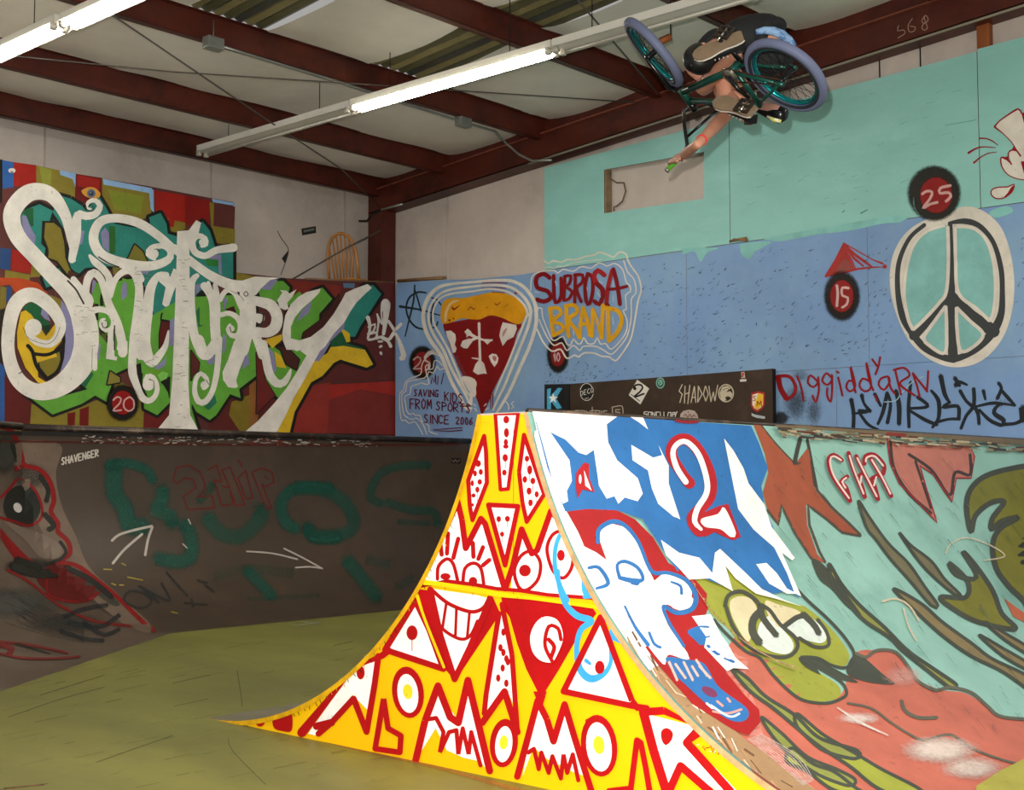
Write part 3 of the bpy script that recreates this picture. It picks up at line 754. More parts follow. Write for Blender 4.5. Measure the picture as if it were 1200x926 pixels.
def f(d):
    d.poly('#1c1e20', [(0, 140), (92, 130), (92, 255), (0, 262)]); d.up().poly('#4ea9cf', [(5, 155), (25, 150), (22, 190), (60, 148), (82, 150), (50, 200), (80, 250), (55, 255), (25, 215), (25, 258), (5, 258)])
    d.up().poly('#f2f2ee', [(36, 175), (42, 192), (60, 194), (46, 205), (52, 225), (36, 212), (20, 225), (26, 205), (12, 194), (30, 192)])
stk('sticker', 'black sticker with a blue K and a white star', f)
def f(d):
    d.disc('#cfc9bd', (204, 169), 35, 45); d.up().disc('#1c1a18', (204, 169), 31, 41); d.up(); d.poly('#26221e', [(170, 160), (238, 148), (238, 180), (170, 192)]); d.up()
    word(d, '#e8e4da', 'DECO', 174, 165, 13, 24, 4, 2.5, slope=-.3); d.st('#cfc9bd', [(195, 203), (214, 198)], 3)
stk('sticker', 'round black and white sticker', f)
def f(d):
    d.poly('#ddd8cc', [(458, 107), (518, 152), (474, 232), (415, 185)]); d.up().st('#15130f', [(440, 150), (450, 135), (475, 133), (485, 148), (470, 170), (445, 190), (455, 192), (480, 182), (492, 178)], 9)
    d.disc('#15130f', (446, 152), 8, 8); d.st('#15130f', [(428, 182), (470, 215)], 4, sm=False)
stk('sticker', 'white diamond sticker with a black figure 2', f)
def f(d):
    d.disc('#7fb6a6', (574, 124), 22, 28); d.up().disc('#2f4a44', (574, 124), 17, 22); d.up().disc('#7fb6a6', (574, 122), 12, 15); d.st('#2f4a44', [(570, 112), (572, 132), (580, 118)], 3)
stk('sticker', 'small round pale green sticker', f)
def f(d):
    c = '#cbbfa6'
    for P in ([(684, 132), (668, 165), (684, 180), (672, 222)], [(698, 140), (695, 225)], [(722, 135), (712, 228)], [(697, 180), (720, 172)], [(728, 222), (745, 140), (752, 222)], [(733, 198), (750, 195)], [(765, 140), (762, 220), (784, 180), (765, 140)], [(800, 140), (790, 180), (802, 215), (815, 180), (802, 140)], [(818, 140), (828, 218), (840, 170), (848, 215), (862, 135)]):
        d.st(c, P, 5, sm=False)
    d.disc('#cbbfa6', (904, 175), 40, 46); d.up().disc('#3a2b20', (904, 175), 34, 40); d.up(); d.poly(c, [(880, 205), (872, 175), (885, 145), (912, 138), (930, 150), (915, 158), (905, 170), (925, 165), (937, 178), (932, 200), (915, 190), (900, 195), (905, 212), (890, 212)])
    d.up().st('#3a2b20', [(890, 160), (905, 152), (918, 150)], 3)
stk('sticker', 'pale SHADOW lettering with a round bird emblem', f)
def f(d):
    d.poly('#c9c2b5', [(980, 70), (996, 68), (1000, 98), (982, 100)]); d.up().poly('#b3453f', [(984, 70), (996, 74), (990, 98), (982, 92)]); d.poly('#d8d2c6', [(974, 106), (1006, 104), (1006, 116), (974, 118)])
stk('sticker', 'tiny pink and white sticker above the shield', f)
def f(d):
    O = [(1030, 175), (1064, 165), (1098, 172), (1098, 235), (1085, 255), (1062, 270), (1040, 258), (1028, 238)]
    d.poly('#b02a20', O); cx, cy = 1063, 215
    d.up().poly('#e8e0cc', [(cx + (x - cx) * .78, cy + (y - cy) * .8) for x, y in O]); d.up().poly('#e9b52a', [(1064, 178), (1089, 180), (1089, 232), (1062, 258), (1045, 245)])
    d.up(); word(d, '#8c1d18', 'S', 1040, 190, 14, 24, 2, 4, sm=True); word(d, '#8c1d18', 'M', 1060, 215, 22, 24, 2, 4)
stk('sticker', 'red and yellow shield sticker with letters', f)
def f(d): d.poly('#b7c2c4', [(1030, 276), (1050, 282), (1102, 292), (1100, 306), (1060, 298), (1035, 290)], jag=.5)
stk('sticker', 'torn pale sticker scrap near the right end', f)
def f(d):
    c = '#b5aa9a'
    for P in ([(165, 262), (145, 262), (145, 275), (165, 276), (165, 290), (142, 290)], [(172, 310), (172, 262), (195, 264), (195, 288), (175, 290)], [(202, 264), (202, 288), (222, 288), (222, 264)], [(232, 245), (232, 290), (244, 290)], [(228, 262), (244, 262)], [(250, 290), (250, 262), (270, 264), (270, 290)], [(280, 264), (280, 290)], [(305, 264), (290, 264), (290, 288), (308, 290)]):
        d.st(c, P, 4.5, sm=False)
    d.st(c, [(335, 245), (375, 238), (385, 250), (385, 285), (360, 288)], 5); d.st(c, [(370, 258), (350, 258), (350, 270), (370, 272), (370, 286), (335, 286), (332, 245)], 5, sm=False)
stk('sticker', 'large pale lowercase lettering with a boxed S at the left end', f)
def f(d):
    x = 490
    for P in ([(18, 0), (2, 2), (2, 12), (16, 12), (15, 24), (0, 26)], [(22, 26), (24, 2), (38, 2), (38, 26)], [(44, 26), (44, 2), (58, 26), (58, 2)], [(78, 2), (64, 2), (64, 26), (78, 26)], [(84, 2), (84, 26), (96, 26)], [(102, 2), (102, 26), (116, 26)], [(120, 26), (124, 4), (138, 4), (136, 26)], [(144, 26), (146, 4), (158, 4), (156, 14), (146, 14)], [(168, 0), (162, 12), (158, 26)]):
        d.st('#e6e2d8', [(x + a, 268 + b) for a, b in P], 4, sm=False)
stk('sticker', 'small white lettering on the lower edge of the board', f)
def f(d):
    d.poly('#b9aba0', [(672, 305), (675, 280), (690, 264), (718, 258), (745, 264), (760, 282), (766, 305)]); d.up().st('#7c2a3a', [(692, 290), (700, 280), (712, 296), (722, 280), (732, 296), (742, 284), (748, 292)], 4); d.st('#7c2a3a', [(715, 266), (715, 276)], 3)
stk('sticker', 'half round pale sticker with a dark red emblem', f)

# ================================================================ THE MURAL (traced sheet frame GG: 1/2.609 px)
GG = (0, 180, 2.609)
A1 = (0, 180, 7.5); A2 = (0, 290, 7.5); A3 = (0, 400, 7.5); B1 = (140, 180, 7.5); B2 = (140, 290, 7.5); B3 = (140, 400, 7.5); C1 = (280, 290, 6); C2 = (280, 400, 6)
bw = mw
d = Dec(MURAL, GG)
def patch(c, *pts): d.poly(c, pts, jag=.25)
BLU, RED, DRD, OLV, OL2, ORG, LBL, MRN, BRN = '#2c5a9a', '#9c1e14', '#6a1712', '#83762a', '#8a8f35', '#b5471c', '#8fb4dc', '#5f302c', '#5b3a2a'
patch('#16130f', (0, 17), (8, 18), (6, 150), (0, 150))
patch(BLU, (7, 20), (42, 26), (40, 108), (8, 108)); patch(RED, (42, 26), (111, 36), (111, 90), (60, 110), (41, 96))
patch(MRN, (8, 108), (62, 100), (108, 98), (40, 130), (8, 160))
patch(OLV, (111, 36), (232, 62), (228, 150), (111, 102)); patch(OL2, (120, 40), (158, 50), (155, 95), (130, 95)); patch(LBL, (182, 52), (232, 60), (232, 110), (222, 78), (185, 66))
patch(DRD, (232, 62), (312, 75), (312, 140), (228, 155)); patch(RED, (236, 66), (305, 78), (303, 110), (236, 100))
patch(OLV, (312, 76), (465, 108), (462, 190), (380, 225), (312, 150)); patch('#7f8a2c', (330, 110), (440, 130), (430, 185), (350, 170)); patch(LBL, (314, 77), (464, 106), (466, 122), (316, 95))
patch(LBL, (455, 108), (470, 112), (470, 180), (460, 170))
patch(RED, (470, 112), (570, 128), (565, 218), (500, 196), (476, 180)); patch('#841812', (565, 127), (640, 145), (640, 215), (566, 220)); patch(OLV, (500, 196), (566, 212), (566, 232), (500, 250)); patch(RED, (515, 200), (535, 204), (530, 225), (510, 222))
patch(MRN, (652, 150), (718, 163), (716, 235), (652, 222)); patch(LBL, (648, 138), (718, 151), (718, 160), (650, 148)); patch(OLV, (640, 148), (654, 152), (652, 222), (718, 232), (718, 285), (650, 270))
patch('#28497c', (0, 288), (34, 292), (30, 356), (0, 352)); patch(RED, (36, 292), (62, 300), (98, 335), (92, 368), (34, 358)); patch(OLV, (95, 300), (150, 375), (92, 378), (96, 345)); patch(OLV, (15, 356), (92, 370), (90, 388), (15, 382))
patch(ORG, (0, 380), (60, 380), (115, 395), (150, 430), (90, 425), (50, 430), (30, 400), (0, 405)); patch(OLV, (0, 405), (20, 410), (18, 470), (0, 478)); patch('#2c4a80', (20, 405), (36, 408), (30, 470), (18, 450)); patch(OLV, (150, 430), (185, 445), (190, 480), (165, 470))
patch('#2a251f', (0, 478), (16, 475), (8, 560), (8, 640), (0, 640)); patch(BLU, (0, 640), (14, 655), (14, 824), (0, 822))
patch('#5c1d1b', (14, 680), (50, 700), (96, 765), (90, 828), (14, 826)); patch(OLV, (96, 765), (180, 800), (320, 745), (345, 700), (440, 740), (440, 840), (92, 830))
patch(DRD, (206, 795), (230, 790), (228, 838), (206, 838)); patch(DRD, (243, 782), (272, 772), (270, 838), (242, 838)); patch('#6a201c', (440, 770), (540, 780), (480, 850), (438, 848)); patch('#5a2420', (612, 590), (680, 620), (800, 640), (790, 700), (860, 760), (900, 700), (840, 853), (640, 853))
patch(OLV, (355, 680), (372, 700), (400, 712), (355, 715)); patch('#7a6a22', (708, 760), (770, 735), (768, 850), (735, 852), (700, 800)); patch('#8a5a2a', (762, 690), (790, 690), (788, 835), (762, 845))
patch('#6f2a26', (720, 350), (1000, 400), (1160, 400), (1205, 398), (1208, 560), (1130, 570), (1000, 560), (860, 540), (720, 420)) if 0 else patch('#5e2a27', (860, 385), (1040, 398), (1205, 398), (1208, 690), (900, 700), (860, 540))
patch('#7a2a20', (870, 385), (1000, 398), (1045, 405), (1020, 480), (940, 540), (870, 440)); patch('#a02c22', (920, 712), (1208, 695), (1208, 860), (860, 858)); patch('#7c2c26', (960, 770), (1100, 720), (1208, 740), (1208, 858), (1000, 860)); patch('#8e3028', (900, 720), (1010, 700), (1000, 850), (880, 856))
patch(OLV, (718, 362), (780, 376), (740, 392), (718, 395)); patch('#5b7896', (1048, 396), (1085, 398), (1083, 412), (1050, 410)); patch('#26201c', (0, 835), (1, 834), (1208, 860), (1208, 862), (0, 840))
d.done('color_patches', bw, 'patchwork of red, olive, blue and maroon squares behind the lettering')

BLK = '#1c1a17'; TEA = '#2f8478'; GRN = '#62a43a'; LAV = '#8a86ad'; YEL = '#d9b429'; DGR = '#1f5c38'; WHT = '#e9e4da'
d = Dec(MURAL, GG, base=.0040)
# teal and green bodies of the letters, with their black contour
bodies = []
def body(c, pts, F=GG, w=16, sm=False): bodies.append((c, pts, F, w, sm))
body(TEA, [(180, 128), (215, 138), (250, 160), (262, 175), (300, 128), (320, 160), (350, 215), (400, 225), (462, 235), (455, 195), (490, 182), (508, 215), (512, 245), (545, 255), (590, 240), (618, 208), (640, 235), (658, 290), (700, 285), (712, 290), (712, 383), (660, 370), (640, 400), (600, 430), (590, 540), (560, 560), (480, 520), (440, 400), (420, 350), (330, 345), (260, 350), (238, 370), (205, 340), (215, 260), (160, 180)])
body(TEA, [(70, 175), (120, 155), (160, 175), (150, 210), (128, 205), (125, 275), (138, 290), (130, 345), (110, 320), (80, 260), (62, 200)])
body(TEA, [(155, 362), (180, 350), (200, 385), (180, 400)]); body(TEA, [(130, 380), (150, 372), (165, 402), (140, 410)])
body(GRN, [(75, 735), (160, 798), (250, 765), (290, 740), (326, 760), (332, 720), (318, 690), (330, 640), (345, 580), (300, 520), (300, 400), (420, 380), (440, 500), (640, 700), (660, 560), (760, 460), (770, 560), (760, 640), (700, 740), (660, 800), (640, 815), (600, 790), (560, 720), (480, 800), (440, 780), (430, 640), (380, 660), (355, 672), (300, 690), (270, 720), (180, 745)], w=14)
body(GRN, [(240, 700), (290, 740), (325, 755), (345, 690), (360, 600), (300, 560)])
body(GRN, [(350, 560), (560, 540), (600, 760), (645, 812), (675, 760), (672, 720), (700, 735), (735, 748), (730, 720), (782, 680), (780, 600), (780, 430), (560, 440)])
body(GRN, [(555, 600), (590, 640), (585, 780), (605, 848), (575, 850), (540, 800)])
body(GRN, [(840, 390), (865, 390), (885, 410), (880, 430), (850, 455), (800, 460), (790, 420)]); body(GRN, [(960, 420), (985, 410), (1015, 445), (975, 490), (975, 520), (930, 560), (915, 580), (920, 620), (870, 600), (870, 540), (880, 480)])
body(GRN, [(760, 600), (800, 640), (820, 720), (870, 765), (880, 760), (930, 680), (960, 610), (900, 600), (850, 590)])
body(TEA, [(1110, 405), (1140, 402), (1165, 430), (1120, 500), (1100, 530), (1085, 560), (1030, 560), (1040, 480)]); body(YEL, [(1045, 535), (1068, 550), (1070, 575), (1050, 580), (1040, 560)])
body(DGR, [(1010, 560), (1045, 545), (1060, 580), (1110, 595), (1090, 610), (1010, 600)]); body(YEL, [(1010, 592), (1050, 588), (1115, 600), (1140, 645), (1120, 655), (1040, 630), (1020, 640), (985, 680), (950, 700), (900, 790), (885, 853), (845, 853), (880, 780), (930, 690), (960, 635), (1000, 610)])
for c, P, F, w_, sm in bodies: d.fr(F).st(BLK, P, w_ + 4, sm=False, closed=True)
d.up(2)
for c, P, F, w_, sm in bodies: d.fr(F).poly(c, P, sm)
d.up(2)
# see-through patches with black rims inside the letters
def win(F, c, pts, w=12): d.fr(F).st(BLK, pts, w, sm=False, closed=True); d.lay += 1; d.poly(c, pts); d.lay -= 1
win(A1, OLV, [(395, 610), (470, 610), (530, 660), (560, 780), (570, 900), (430, 900), (420, 830), (385, 740)], 34)
win(A2, OLV, [(430, 0), (560, 0), (570, 90), (610, 190), (640, 240), (600, 250), (500, 120), (420, 90)], 30)
win(A2, '#4a2a20', [(600, 200), (690, 240), (620, 270), (590, 240)], 20)
win(B1, '#77702a', [(130, 800), (200, 860), (240, 950), (220, 1010), (80, 1010), (60, 950)], 26)
win(A2, '#7a7030', [(985, 175), (1060, 175), (1010, 235), (990, 240)], 10)
win(A3, OLV, [(330, 140), (450, 130), (520, 90), (530, 190), (480, 270), (415, 310), (350, 230)], 40)
win(A3, '#857a33', [(965, 265), (1050, 320), (1050, 360), (940, 380)], 26)
win(B2, '#5a1c18', [(370, 640), (430, 650), (430, 790), (400, 810), (350, 890), (350, 760)], 20)
win(B3, '#5a2622', [(625, 80), (700, 190), (690, 260), (640, 300), (625, 350)], 16)
win(B3, '#1f1c19', [(160, 240), (200, 290), (190, 380), (240, 480), (180, 490), (155, 330)], 6); win(B3, '#7a7c30', [(190, 430), (220, 470), (205, 485)], 3); win(B3, '#1f1c19', [(360, 360), (440, 310), (435, 500), (425, 450), (390, 390)], 6)
win(A2, '#1f2018', [(870, 370), (895, 440), (905, 510), (880, 510)], 6); win(A2, '#5a5a28', [(885, 755), (930, 760), (930, 840), (890, 800)], 8)
win(B2, '#4a1a16', [(930, 545), (1000, 520), (1020, 570), (1010, 580)], 6)
win(C2, '#4a241f', [(260, 40), (330, 40), (420, 130), (400, 200), (330, 160), (290, 60)], 18); win(C2, '#6a2420', [(120, 80), (150, 60), (180, 270), (250, 380), (120, 510), (125, 300)], 14)
win(C1, '#45211c', [(450, 600), (560, 520), (640, 420), (700, 330), (700, 420), (600, 560), (500, 630), (440, 640)], 12)
d.up(2)
# lavender, dark green, yellow touches
T = [(LAV, A1, [(185, 545), (225, 550), (265, 650), (310, 730), (300, 810), (240, 750), (195, 650)]), (DGR, A1, [(190, 520), (240, 480), (290, 480), (290, 640), (265, 640), (230, 550)]), (LAV, A1, [(700, 680), (740, 680), (715, 800), (680, 800)]),
 (LAV, A1, [(880, 700), (920, 650), (955, 700), (955, 870), (900, 820)]), ('#2c6a2c', A1, [(955, 640), (1010, 640), (1010, 880), (960, 880)]), (LAV, B1, [(130, 590), (200, 590), (260, 640), (350, 730), (280, 700), (170, 630)]), ('#2f7a34', B2, [(740, 90), (860, 110), (865, 170), (770, 160)]), (LAV, B2, [(770, 80), (890, 60), (895, 240), (870, 230), (865, 110), (780, 100)]), (LAV, B2, [(175, 185), (280, 185), (240, 235), (190, 230)]),
 (LAV, A2, [(535, 460), (590, 540), (640, 700), (650, 900), (570, 900), (570, 700), (530, 560)]), (LAV, A3, [(570, 0), (645, 0), (635, 120), (580, 260), (500, 350), (430, 400), (430, 360), (520, 290), (560, 150)]),
 (YEL, A2, [(180, 570), (230, 550), (290, 590), (340, 690), (400, 780), (520, 620), (500, 520), (540, 560), (560, 800), (470, 900), (500, 960), (360, 1000), (330, 1010), (330, 1140), (430, 1200), (430, 1215), (330, 1190), (220, 1060), (150, 880), (145, 750)]),
 (DGR, A2, [(190, 530), (280, 475), (350, 490), (370, 540), (360, 610), (440, 670), (430, 750), (340, 690), (270, 590)]), (LAV, A2, [(370, 520), (410, 570), (440, 650), (390, 630), (355, 590)]), ('#1f3a24', A2, [(360, 690), (440, 680), (430, 740), (400, 760)]),
 (GRN, A2, [(830, 300), (870, 320), (880, 400), (870, 500), (800, 490), (800, 420)]), (LAV, A2, [(810, 280), (840, 300), (815, 400), (800, 400)]), (GRN, A2, [(1070, 270), (1180, 300), (1180, 600), (1120, 880), (1080, 600), (1060, 450)]), (LAV, A2, [(1080, 300), (1110, 320), (1110, 430), (1070, 465), (1058, 400)]), (GRN, A2, [(820, 640), (860, 640), (870, 760), (940, 850), (940, 900), (850, 820)]), (LAV, A2, [(840, 810), (880, 860), (870, 990), (845, 960)]),
 ('#266a45', A3, [(780, 250), (820, 290), (745, 410), (700, 370)]), (LAV, B3, [(300, 235), (380, 170), (410, 130), (400, 210), (340, 250)]), ('#2a6f57', B3, [(835, 470), (850, 540), (780, 605), (740, 580)]), (LAV, B3, [(760, 180), (835, 120), (830, 190), (790, 210)]), ('#6aa02c', B3, [(200, 240), (440, 260), (360, 320), (260, 280)]), ('#86cf60', B3, [(330, 300), (370, 265), (425, 280), (410, 330), (360, 350)]),
 (LAV, B2, [(440, 640), (480, 620), (470, 860), (430, 870)]), (LAV, B2, [(665, 330), (710, 320), (700, 380), (670, 420)]), ('#2a6a4c', B2, [(670, 560), (700, 520), (700, 680), (740, 690), (690, 700)]), (GRN, B2, [(280, 690), (340, 700), (330, 900), (280, 900)]), (LAV, B2, [(915, 450), (950, 440), (920, 550), (905, 550)]), (LAV, B2, [(905, 760), (935, 780), (930, 900), (900, 920)]), (GRN, B2, [(570, 740), (620, 760), (630, 900), (570, 900)]), (LAV, B3, [(905, 0), (935, 0), (930, 60), (905, 120)]),
 (LAV, C1, [(200, 225), (270, 225), (220, 300), (150, 295)]), (LAV, C1, [(440, 440), (510, 380), (490, 460), (400, 525)]), (LAV, C1, [(700, 560), (740, 530), (735, 570), (600, 700), (570, 720)]), (YEL, C1, [(180, 650), (300, 610), (300, 650), (230, 710)]), (YEL, C2, [(245, 70), (290, 100), (330, 190), (260, 180)]), (LAV, C2, [(195, 40), (240, 80), (260, 200), (240, 230)]), (LAV, C2, [(600, 0), (640, 10), (590, 100), (560, 140), (520, 140)]), (LAV, C2, [(30, 100), (60, 60), (70, 160), (20, 200)]), (GRN, C1, [(330, 380), (420, 310), (440, 330), (370, 400), (340, 410)])]
for c, F, P in T: d.fr(F).poly(c, P)
d.fr(A3).up().st(BLK, [(240, 40), (280, 90), (310, 200), (360, 280), (410, 330)], 34); d.st(BLK, [(290, 110), (400, 120), (480, 90), (550, 30), (555, -40)], 30); d.st(BLK, [(550, -20), (548, 120), (500, 260), (410, 330)], 26)
d.fr(B2).st(BLK, [(370, 580), (360, 640), (430, 650)], 14); d.st('#142420', [(420, 280), (410, 300)], 6)
d.done('letter_shading', bw, 'teal, green, lavender and yellow bodies of the letters with black contours')

d = Dec(MURAL, GG, base=.0110)
W = lambda F, P, **k: d.fr(F).st(WHT, [(p[0], p[1], p[2] * (.88 if F in (A2, B2, B3) and p[2] > 45 else 1)) if len(p) > 2 else p for p in P], **k)
WP = lambda F, P, **k: d.fr(F).poly(WHT, P, **k)
for P in ([(225, 328, 10), (216, 262, 26), (196, 185, 34), (150, 125, 46), (85, 122, 54), (36, 180, 54), (50, 250, 50), (108, 318, 48), (163, 377, 50), (215, 430, 60), (252, 500, 74), (262, 580, 76), (240, 655, 74), (180, 712, 62), (110, 728, 50), (52, 690, 46), (24, 610, 40), (28, 520, 42), (50, 455, 46), (96, 432, 44), (150, 465, 42), (182, 515, 34), (178, 555, 28), (150, 582, 24), (110, 575, 22), (85, 550, 20)],
          [(218, 325, 22), (230, 255, 30), (236, 190, 26), (262, 192, 24), (290, 185, 22), (304, 160, 18), (288, 143, 15), (268, 150, 12), (264, 166, 8), (276, 170, 6)]): W(GG, P)
d.fr(GG).disc(WHT, (100, 532), 26)
W(GG, [(530, 295, 26), (480, 250, 26), (420, 212, 28), (350, 198, 26), (302, 212, 28), (284, 262, 30), (312, 312, 32), (385, 338, 32), (460, 344, 28), (512, 325, 24), (518, 300, 18), (495, 283, 16), (462, 290, 20), (452, 308, 18), (470, 322, 12)]); d.disc(WHT, (468, 307), 15)
W(GG, [(530, 290, 26), (575, 325, 26), (640, 372, 28), (705, 402, 34), (760, 405, 34), (800, 392, 22)])
WP(GG, [(540, 238), (575, 235), (598, 204), (613, 212), (605, 245), (577, 265), (578, 400), (574, 700), (580, 800), (607, 850), (478, 845), (515, 800), (525, 690), (530, 560), (536, 400)])
W(GG, [(712, 288, 26), (660, 296, 22), (625, 313, 20), (594, 300, 22), (586, 270, 20), (603, 252, 18), (625, 260, 16), (628, 278, 14), (615, 284, 10)]); d.disc(WHT, (617, 272), 11)
W(A2, [(640, 280, 60), (700, 360, 70), (780, 470, 90), (720, 560, 90)]); W(A2, [(755, 520, 70), (750, 380, 70), (770, 270, 80), (820, 225, 80), (880, 280, 70), (920, 400, 70), (960, 520, 80), (1020, 660, 90), (1060, 800, 90), (1070, 870, 90), (1072, 930, 90)]); WP(A3, [(1030, 0), (1115, 0), (1115, 110), (1050, 105), (1020, 70)])
W(A2, [(785, 75, 30), (830, 130, 70), (900, 190, 70), (950, 260, 70), (960, 350, 80)]); W(A2, [(950, 420, 90), (1010, 280, 60), (1090, 210, 70), (1180, 210, 80), (1230, 280, 80)])
W(B2, [(60, 200, 60), (130, 230, 90), (165, 340, 80), (165, 480, 90), (150, 640, 100), (130, 800, 110)]); W(B2, [(130, 780, 100), (120, 900, 90)]); W(B3, [(120, 0, 90), (108, 150, 80), (110, 280, 85), (150, 400, 70), (190, 490, 70), (250, 525, 60), (310, 480, 50), (325, 400, 50), (290, 320, 45), (240, 310, 45), (215, 360, 30)]); d.disc(WHT, (248, 385), 50)
W(A2, [(800, 560, 70), (870, 545, 60), (950, 570, 55), (990, 640, 50), (975, 710, 40), (920, 730, 34), (878, 690, 28), (885, 640, 24), (915, 630, 18)]); d.disc(WHT, (905, 675), 32)
W(A2, [(968, 720, 50), (965, 800, 55), (962, 900, 60)]); WP(A3, [(940, 0), (1000, 0), (1000, 130), (1025, 140), (1020, 170), (925, 155)])
W(A3, [(830, 20, 40), (828, 240, 44)], sm=False)
W(B2, [(410, 240, 50), (340, 245, 60), (280, 330, 90), (255, 430, 100), (240, 560, 110), (215, 700, 130), (200, 820, 150), (195, 920, 170)]); W(B3, [(200, 20, 150), (235, 120, 120), (280, 190, 90), (340, 130, 80), (390, 60, 60), (410, 0, 40), (425, -90, 16)])
WP(B2, [(345, 230), (400, 215), (440, 260), (470, 185), (500, 200), (510, 300), (470, 390), (430, 510), (400, 525), (370, 500), (400, 350), (340, 300)])
W(B2, [(675, 250, 50), (632, 300, 70), (625, 450, 70), (632, 620, 80), (650, 760, 90), (690, 870, 100)]); W(B3, [(690, -10, 110), (720, 90, 120), (760, 120, 110), (810, 60, 100), (850, -10, 90)]); W(B2, [(850, 900, 100), (835, 700, 100), (830, 500, 110), (790, 400, 90), (740, 340, 80)])
W(B2, [(775, 310, 30), (790, 380, 60)]); W(B2, [(835, 330, 40), (850, 420, 60)])
W(B3, [(868, -20, 70), (862, 150, 60), (845, 300, 60), (810, 440, 55), (750, 530, 60), (690, 530, 60), (655, 440, 44), (668, 330, 40), (710, 285, 40), (760, 330, 40), (765, 390, 34), (735, 410, 40)]); d.disc(WHT, (740, 385), 34)
W(B2, [(880, 460, 50), (905, 410, 50), (950, 375, 50), (1010, 410, 50), (1050, 490, 60), (1090, 590, 50), (1110, 680, 60)]); W(B2, [(885, 595, 50), (960, 580, 50), (1030, 620, 55), (1060, 690, 60), (1040, 770, 60), (980, 775, 44), (945, 720, 34), (965, 680, 24)]); d.disc(WHT, (975, 715), 30)
W(B2, [(1120, 660, 110), (1070, 800, 120), (1040, 900, 110)]); WP(B3, [(1000, 0), (1120, 0), (1110, 100), (1050, 250), (1020, 345), (1035, 400), (1010, 412), (950, 405), (905, 340), (900, 270), (950, 160)])
W(C1, [(80, 420, 70), (70, 540, 90), (40, 640, 90), (10, 720, 110)]); WP(C1, [(0, 240), (110, 205), (290, 215), (215, 230), (150, 290), (120, 330), (60, 360), (40, 520), (0, 560)])
W(C1, [(80, 370, 60), (150, 385, 70), (220, 410, 80), (262, 480, 80), (250, 560, 80), (190, 600, 70), (120, 590, 60)]); d.disc(WHT, (142, 495), 34, 40)
W(C1, [(110, 600, 70), (135, 680, 60), (160, 760, 60)]); W(C2, [(165, 20, 60), (185, 120, 60), (210, 230, 60), (260, 295, 60), (310, 290, 50), (345, 240, 34), (358, 200, 14)])
WP(C1, [(400, 295), (350, 325), (330, 305), (285, 300), (300, 320), (265, 370), (282, 425), (320, 442), (345, 430), (335, 390), (370, 350)])
WP(C1, [(300, 600), (320, 480), (360, 400), (410, 350), (470, 315), (570, 290), (560, 320), (500, 380), (440, 430), (390, 490), (360, 560), (360, 640), (420, 655), (500, 630), (590, 560), (660, 470), (720, 370), (745, 320), (810, 290), (900, 258), (930, 285), (880, 330), (820, 390), (780, 450), (735, 530), (660, 610), (600, 700), (570, 725), (330, 720), (305, 660)])
WP(C2, [(320, -10), (340, 40), (400, 70), (500, 50), (600, 20), (610, -20), (560, 80), (520, 150), (450, 280), (380, 400), (320, 530), (258, 645), (35, 638), (130, 560), (240, 440), (330, 330), (400, 220), (470, 100)])
# dark detail on the white: curl cuts, creases and scuffs
d.up(2)
for F, P, w_ in ((A1, [(745, 450), (760, 500), (800, 510), (820, 480), (800, 455)], 8), (B2, [(300, 20), (330, 15), (350, 40)], 6), (B1, [(690, 790), (675, 830), (700, 855)], 9), (A2, [(890, 665), (900, 705), (935, 700), (940, 660)], 8), (A2, [(590, 295), (660, 370), (700, 440), (730, 495)], 16), (A2, [(860, 85), (950, 140), (1040, 175)], 12),
    (A2, [(1000, 690), (1000, 900)], 12), (B3, [(260, 340), (295, 350), (295, 400)], 6), (B3, [(755, 340), (780, 380)], 6), (B2, [(965, 700), (975, 745), (1000, 740)], 8), (C1, [(45, 310), (60, 330), (45, 345), (28, 330), (40, 312)], 6), (C1, [(125, 460), (165, 470), (160, 525), (130, 555)], 12), (B2, [(970, 380), (1060, 430), (1085, 470)], 4), (A3, [(160, 285), (195, 265)], 8), (A2, [(195, 700), (250, 800), (400, 850), (480, 800), (520, 700)], 4), (A3, [(805, 60), (800, 240)], 4)):
    d.fr(F).st('#3b362f', P, w_)
random.seed(11)
for k in range(60):
    F, x, y = random.choice([(B2, random.uniform(120, 230), random.uniform(180, 850)), (A2, random.uniform(640, 800), random.uniform(500, 880)), (B2, random.uniform(510, 570), random.uniform(50, 860)), (B3, random.uniform(180, 350), random.uniform(50, 230)), (B3, random.uniform(470, 560), random.uniform(50, 760))])
    d.fr(F).st('#8f877b', [(x, y), (x + random.uniform(10, 60), y + random.uniform(-12, 12))], 4, sm=False)
d.fr(GG)
d.done('white_letters', bw, 'big curling white painted letters reading Sanctuary')
# eye on the dot
d = Dec(MURAL, A1, base=.0150); d.poly('#d69a3a', [(708, 330), (760, 300), (820, 300), (875, 350), (860, 390), (800, 395), (740, 375)], True); d.up().disc('#5c6a82', (795, 352), 38); d.up().disc('#2a303c', (795, 352), 20); d.disc('#7f8a9a', (790, 345), 8)
d.fr(A1).disc('#c9c4ba', (97, 152), 32, 22); d.up().disc('#6a6a66', (97, 165), 14, 8)
d.done('painted_eye', bw, 'small orange eye painted above the curl')
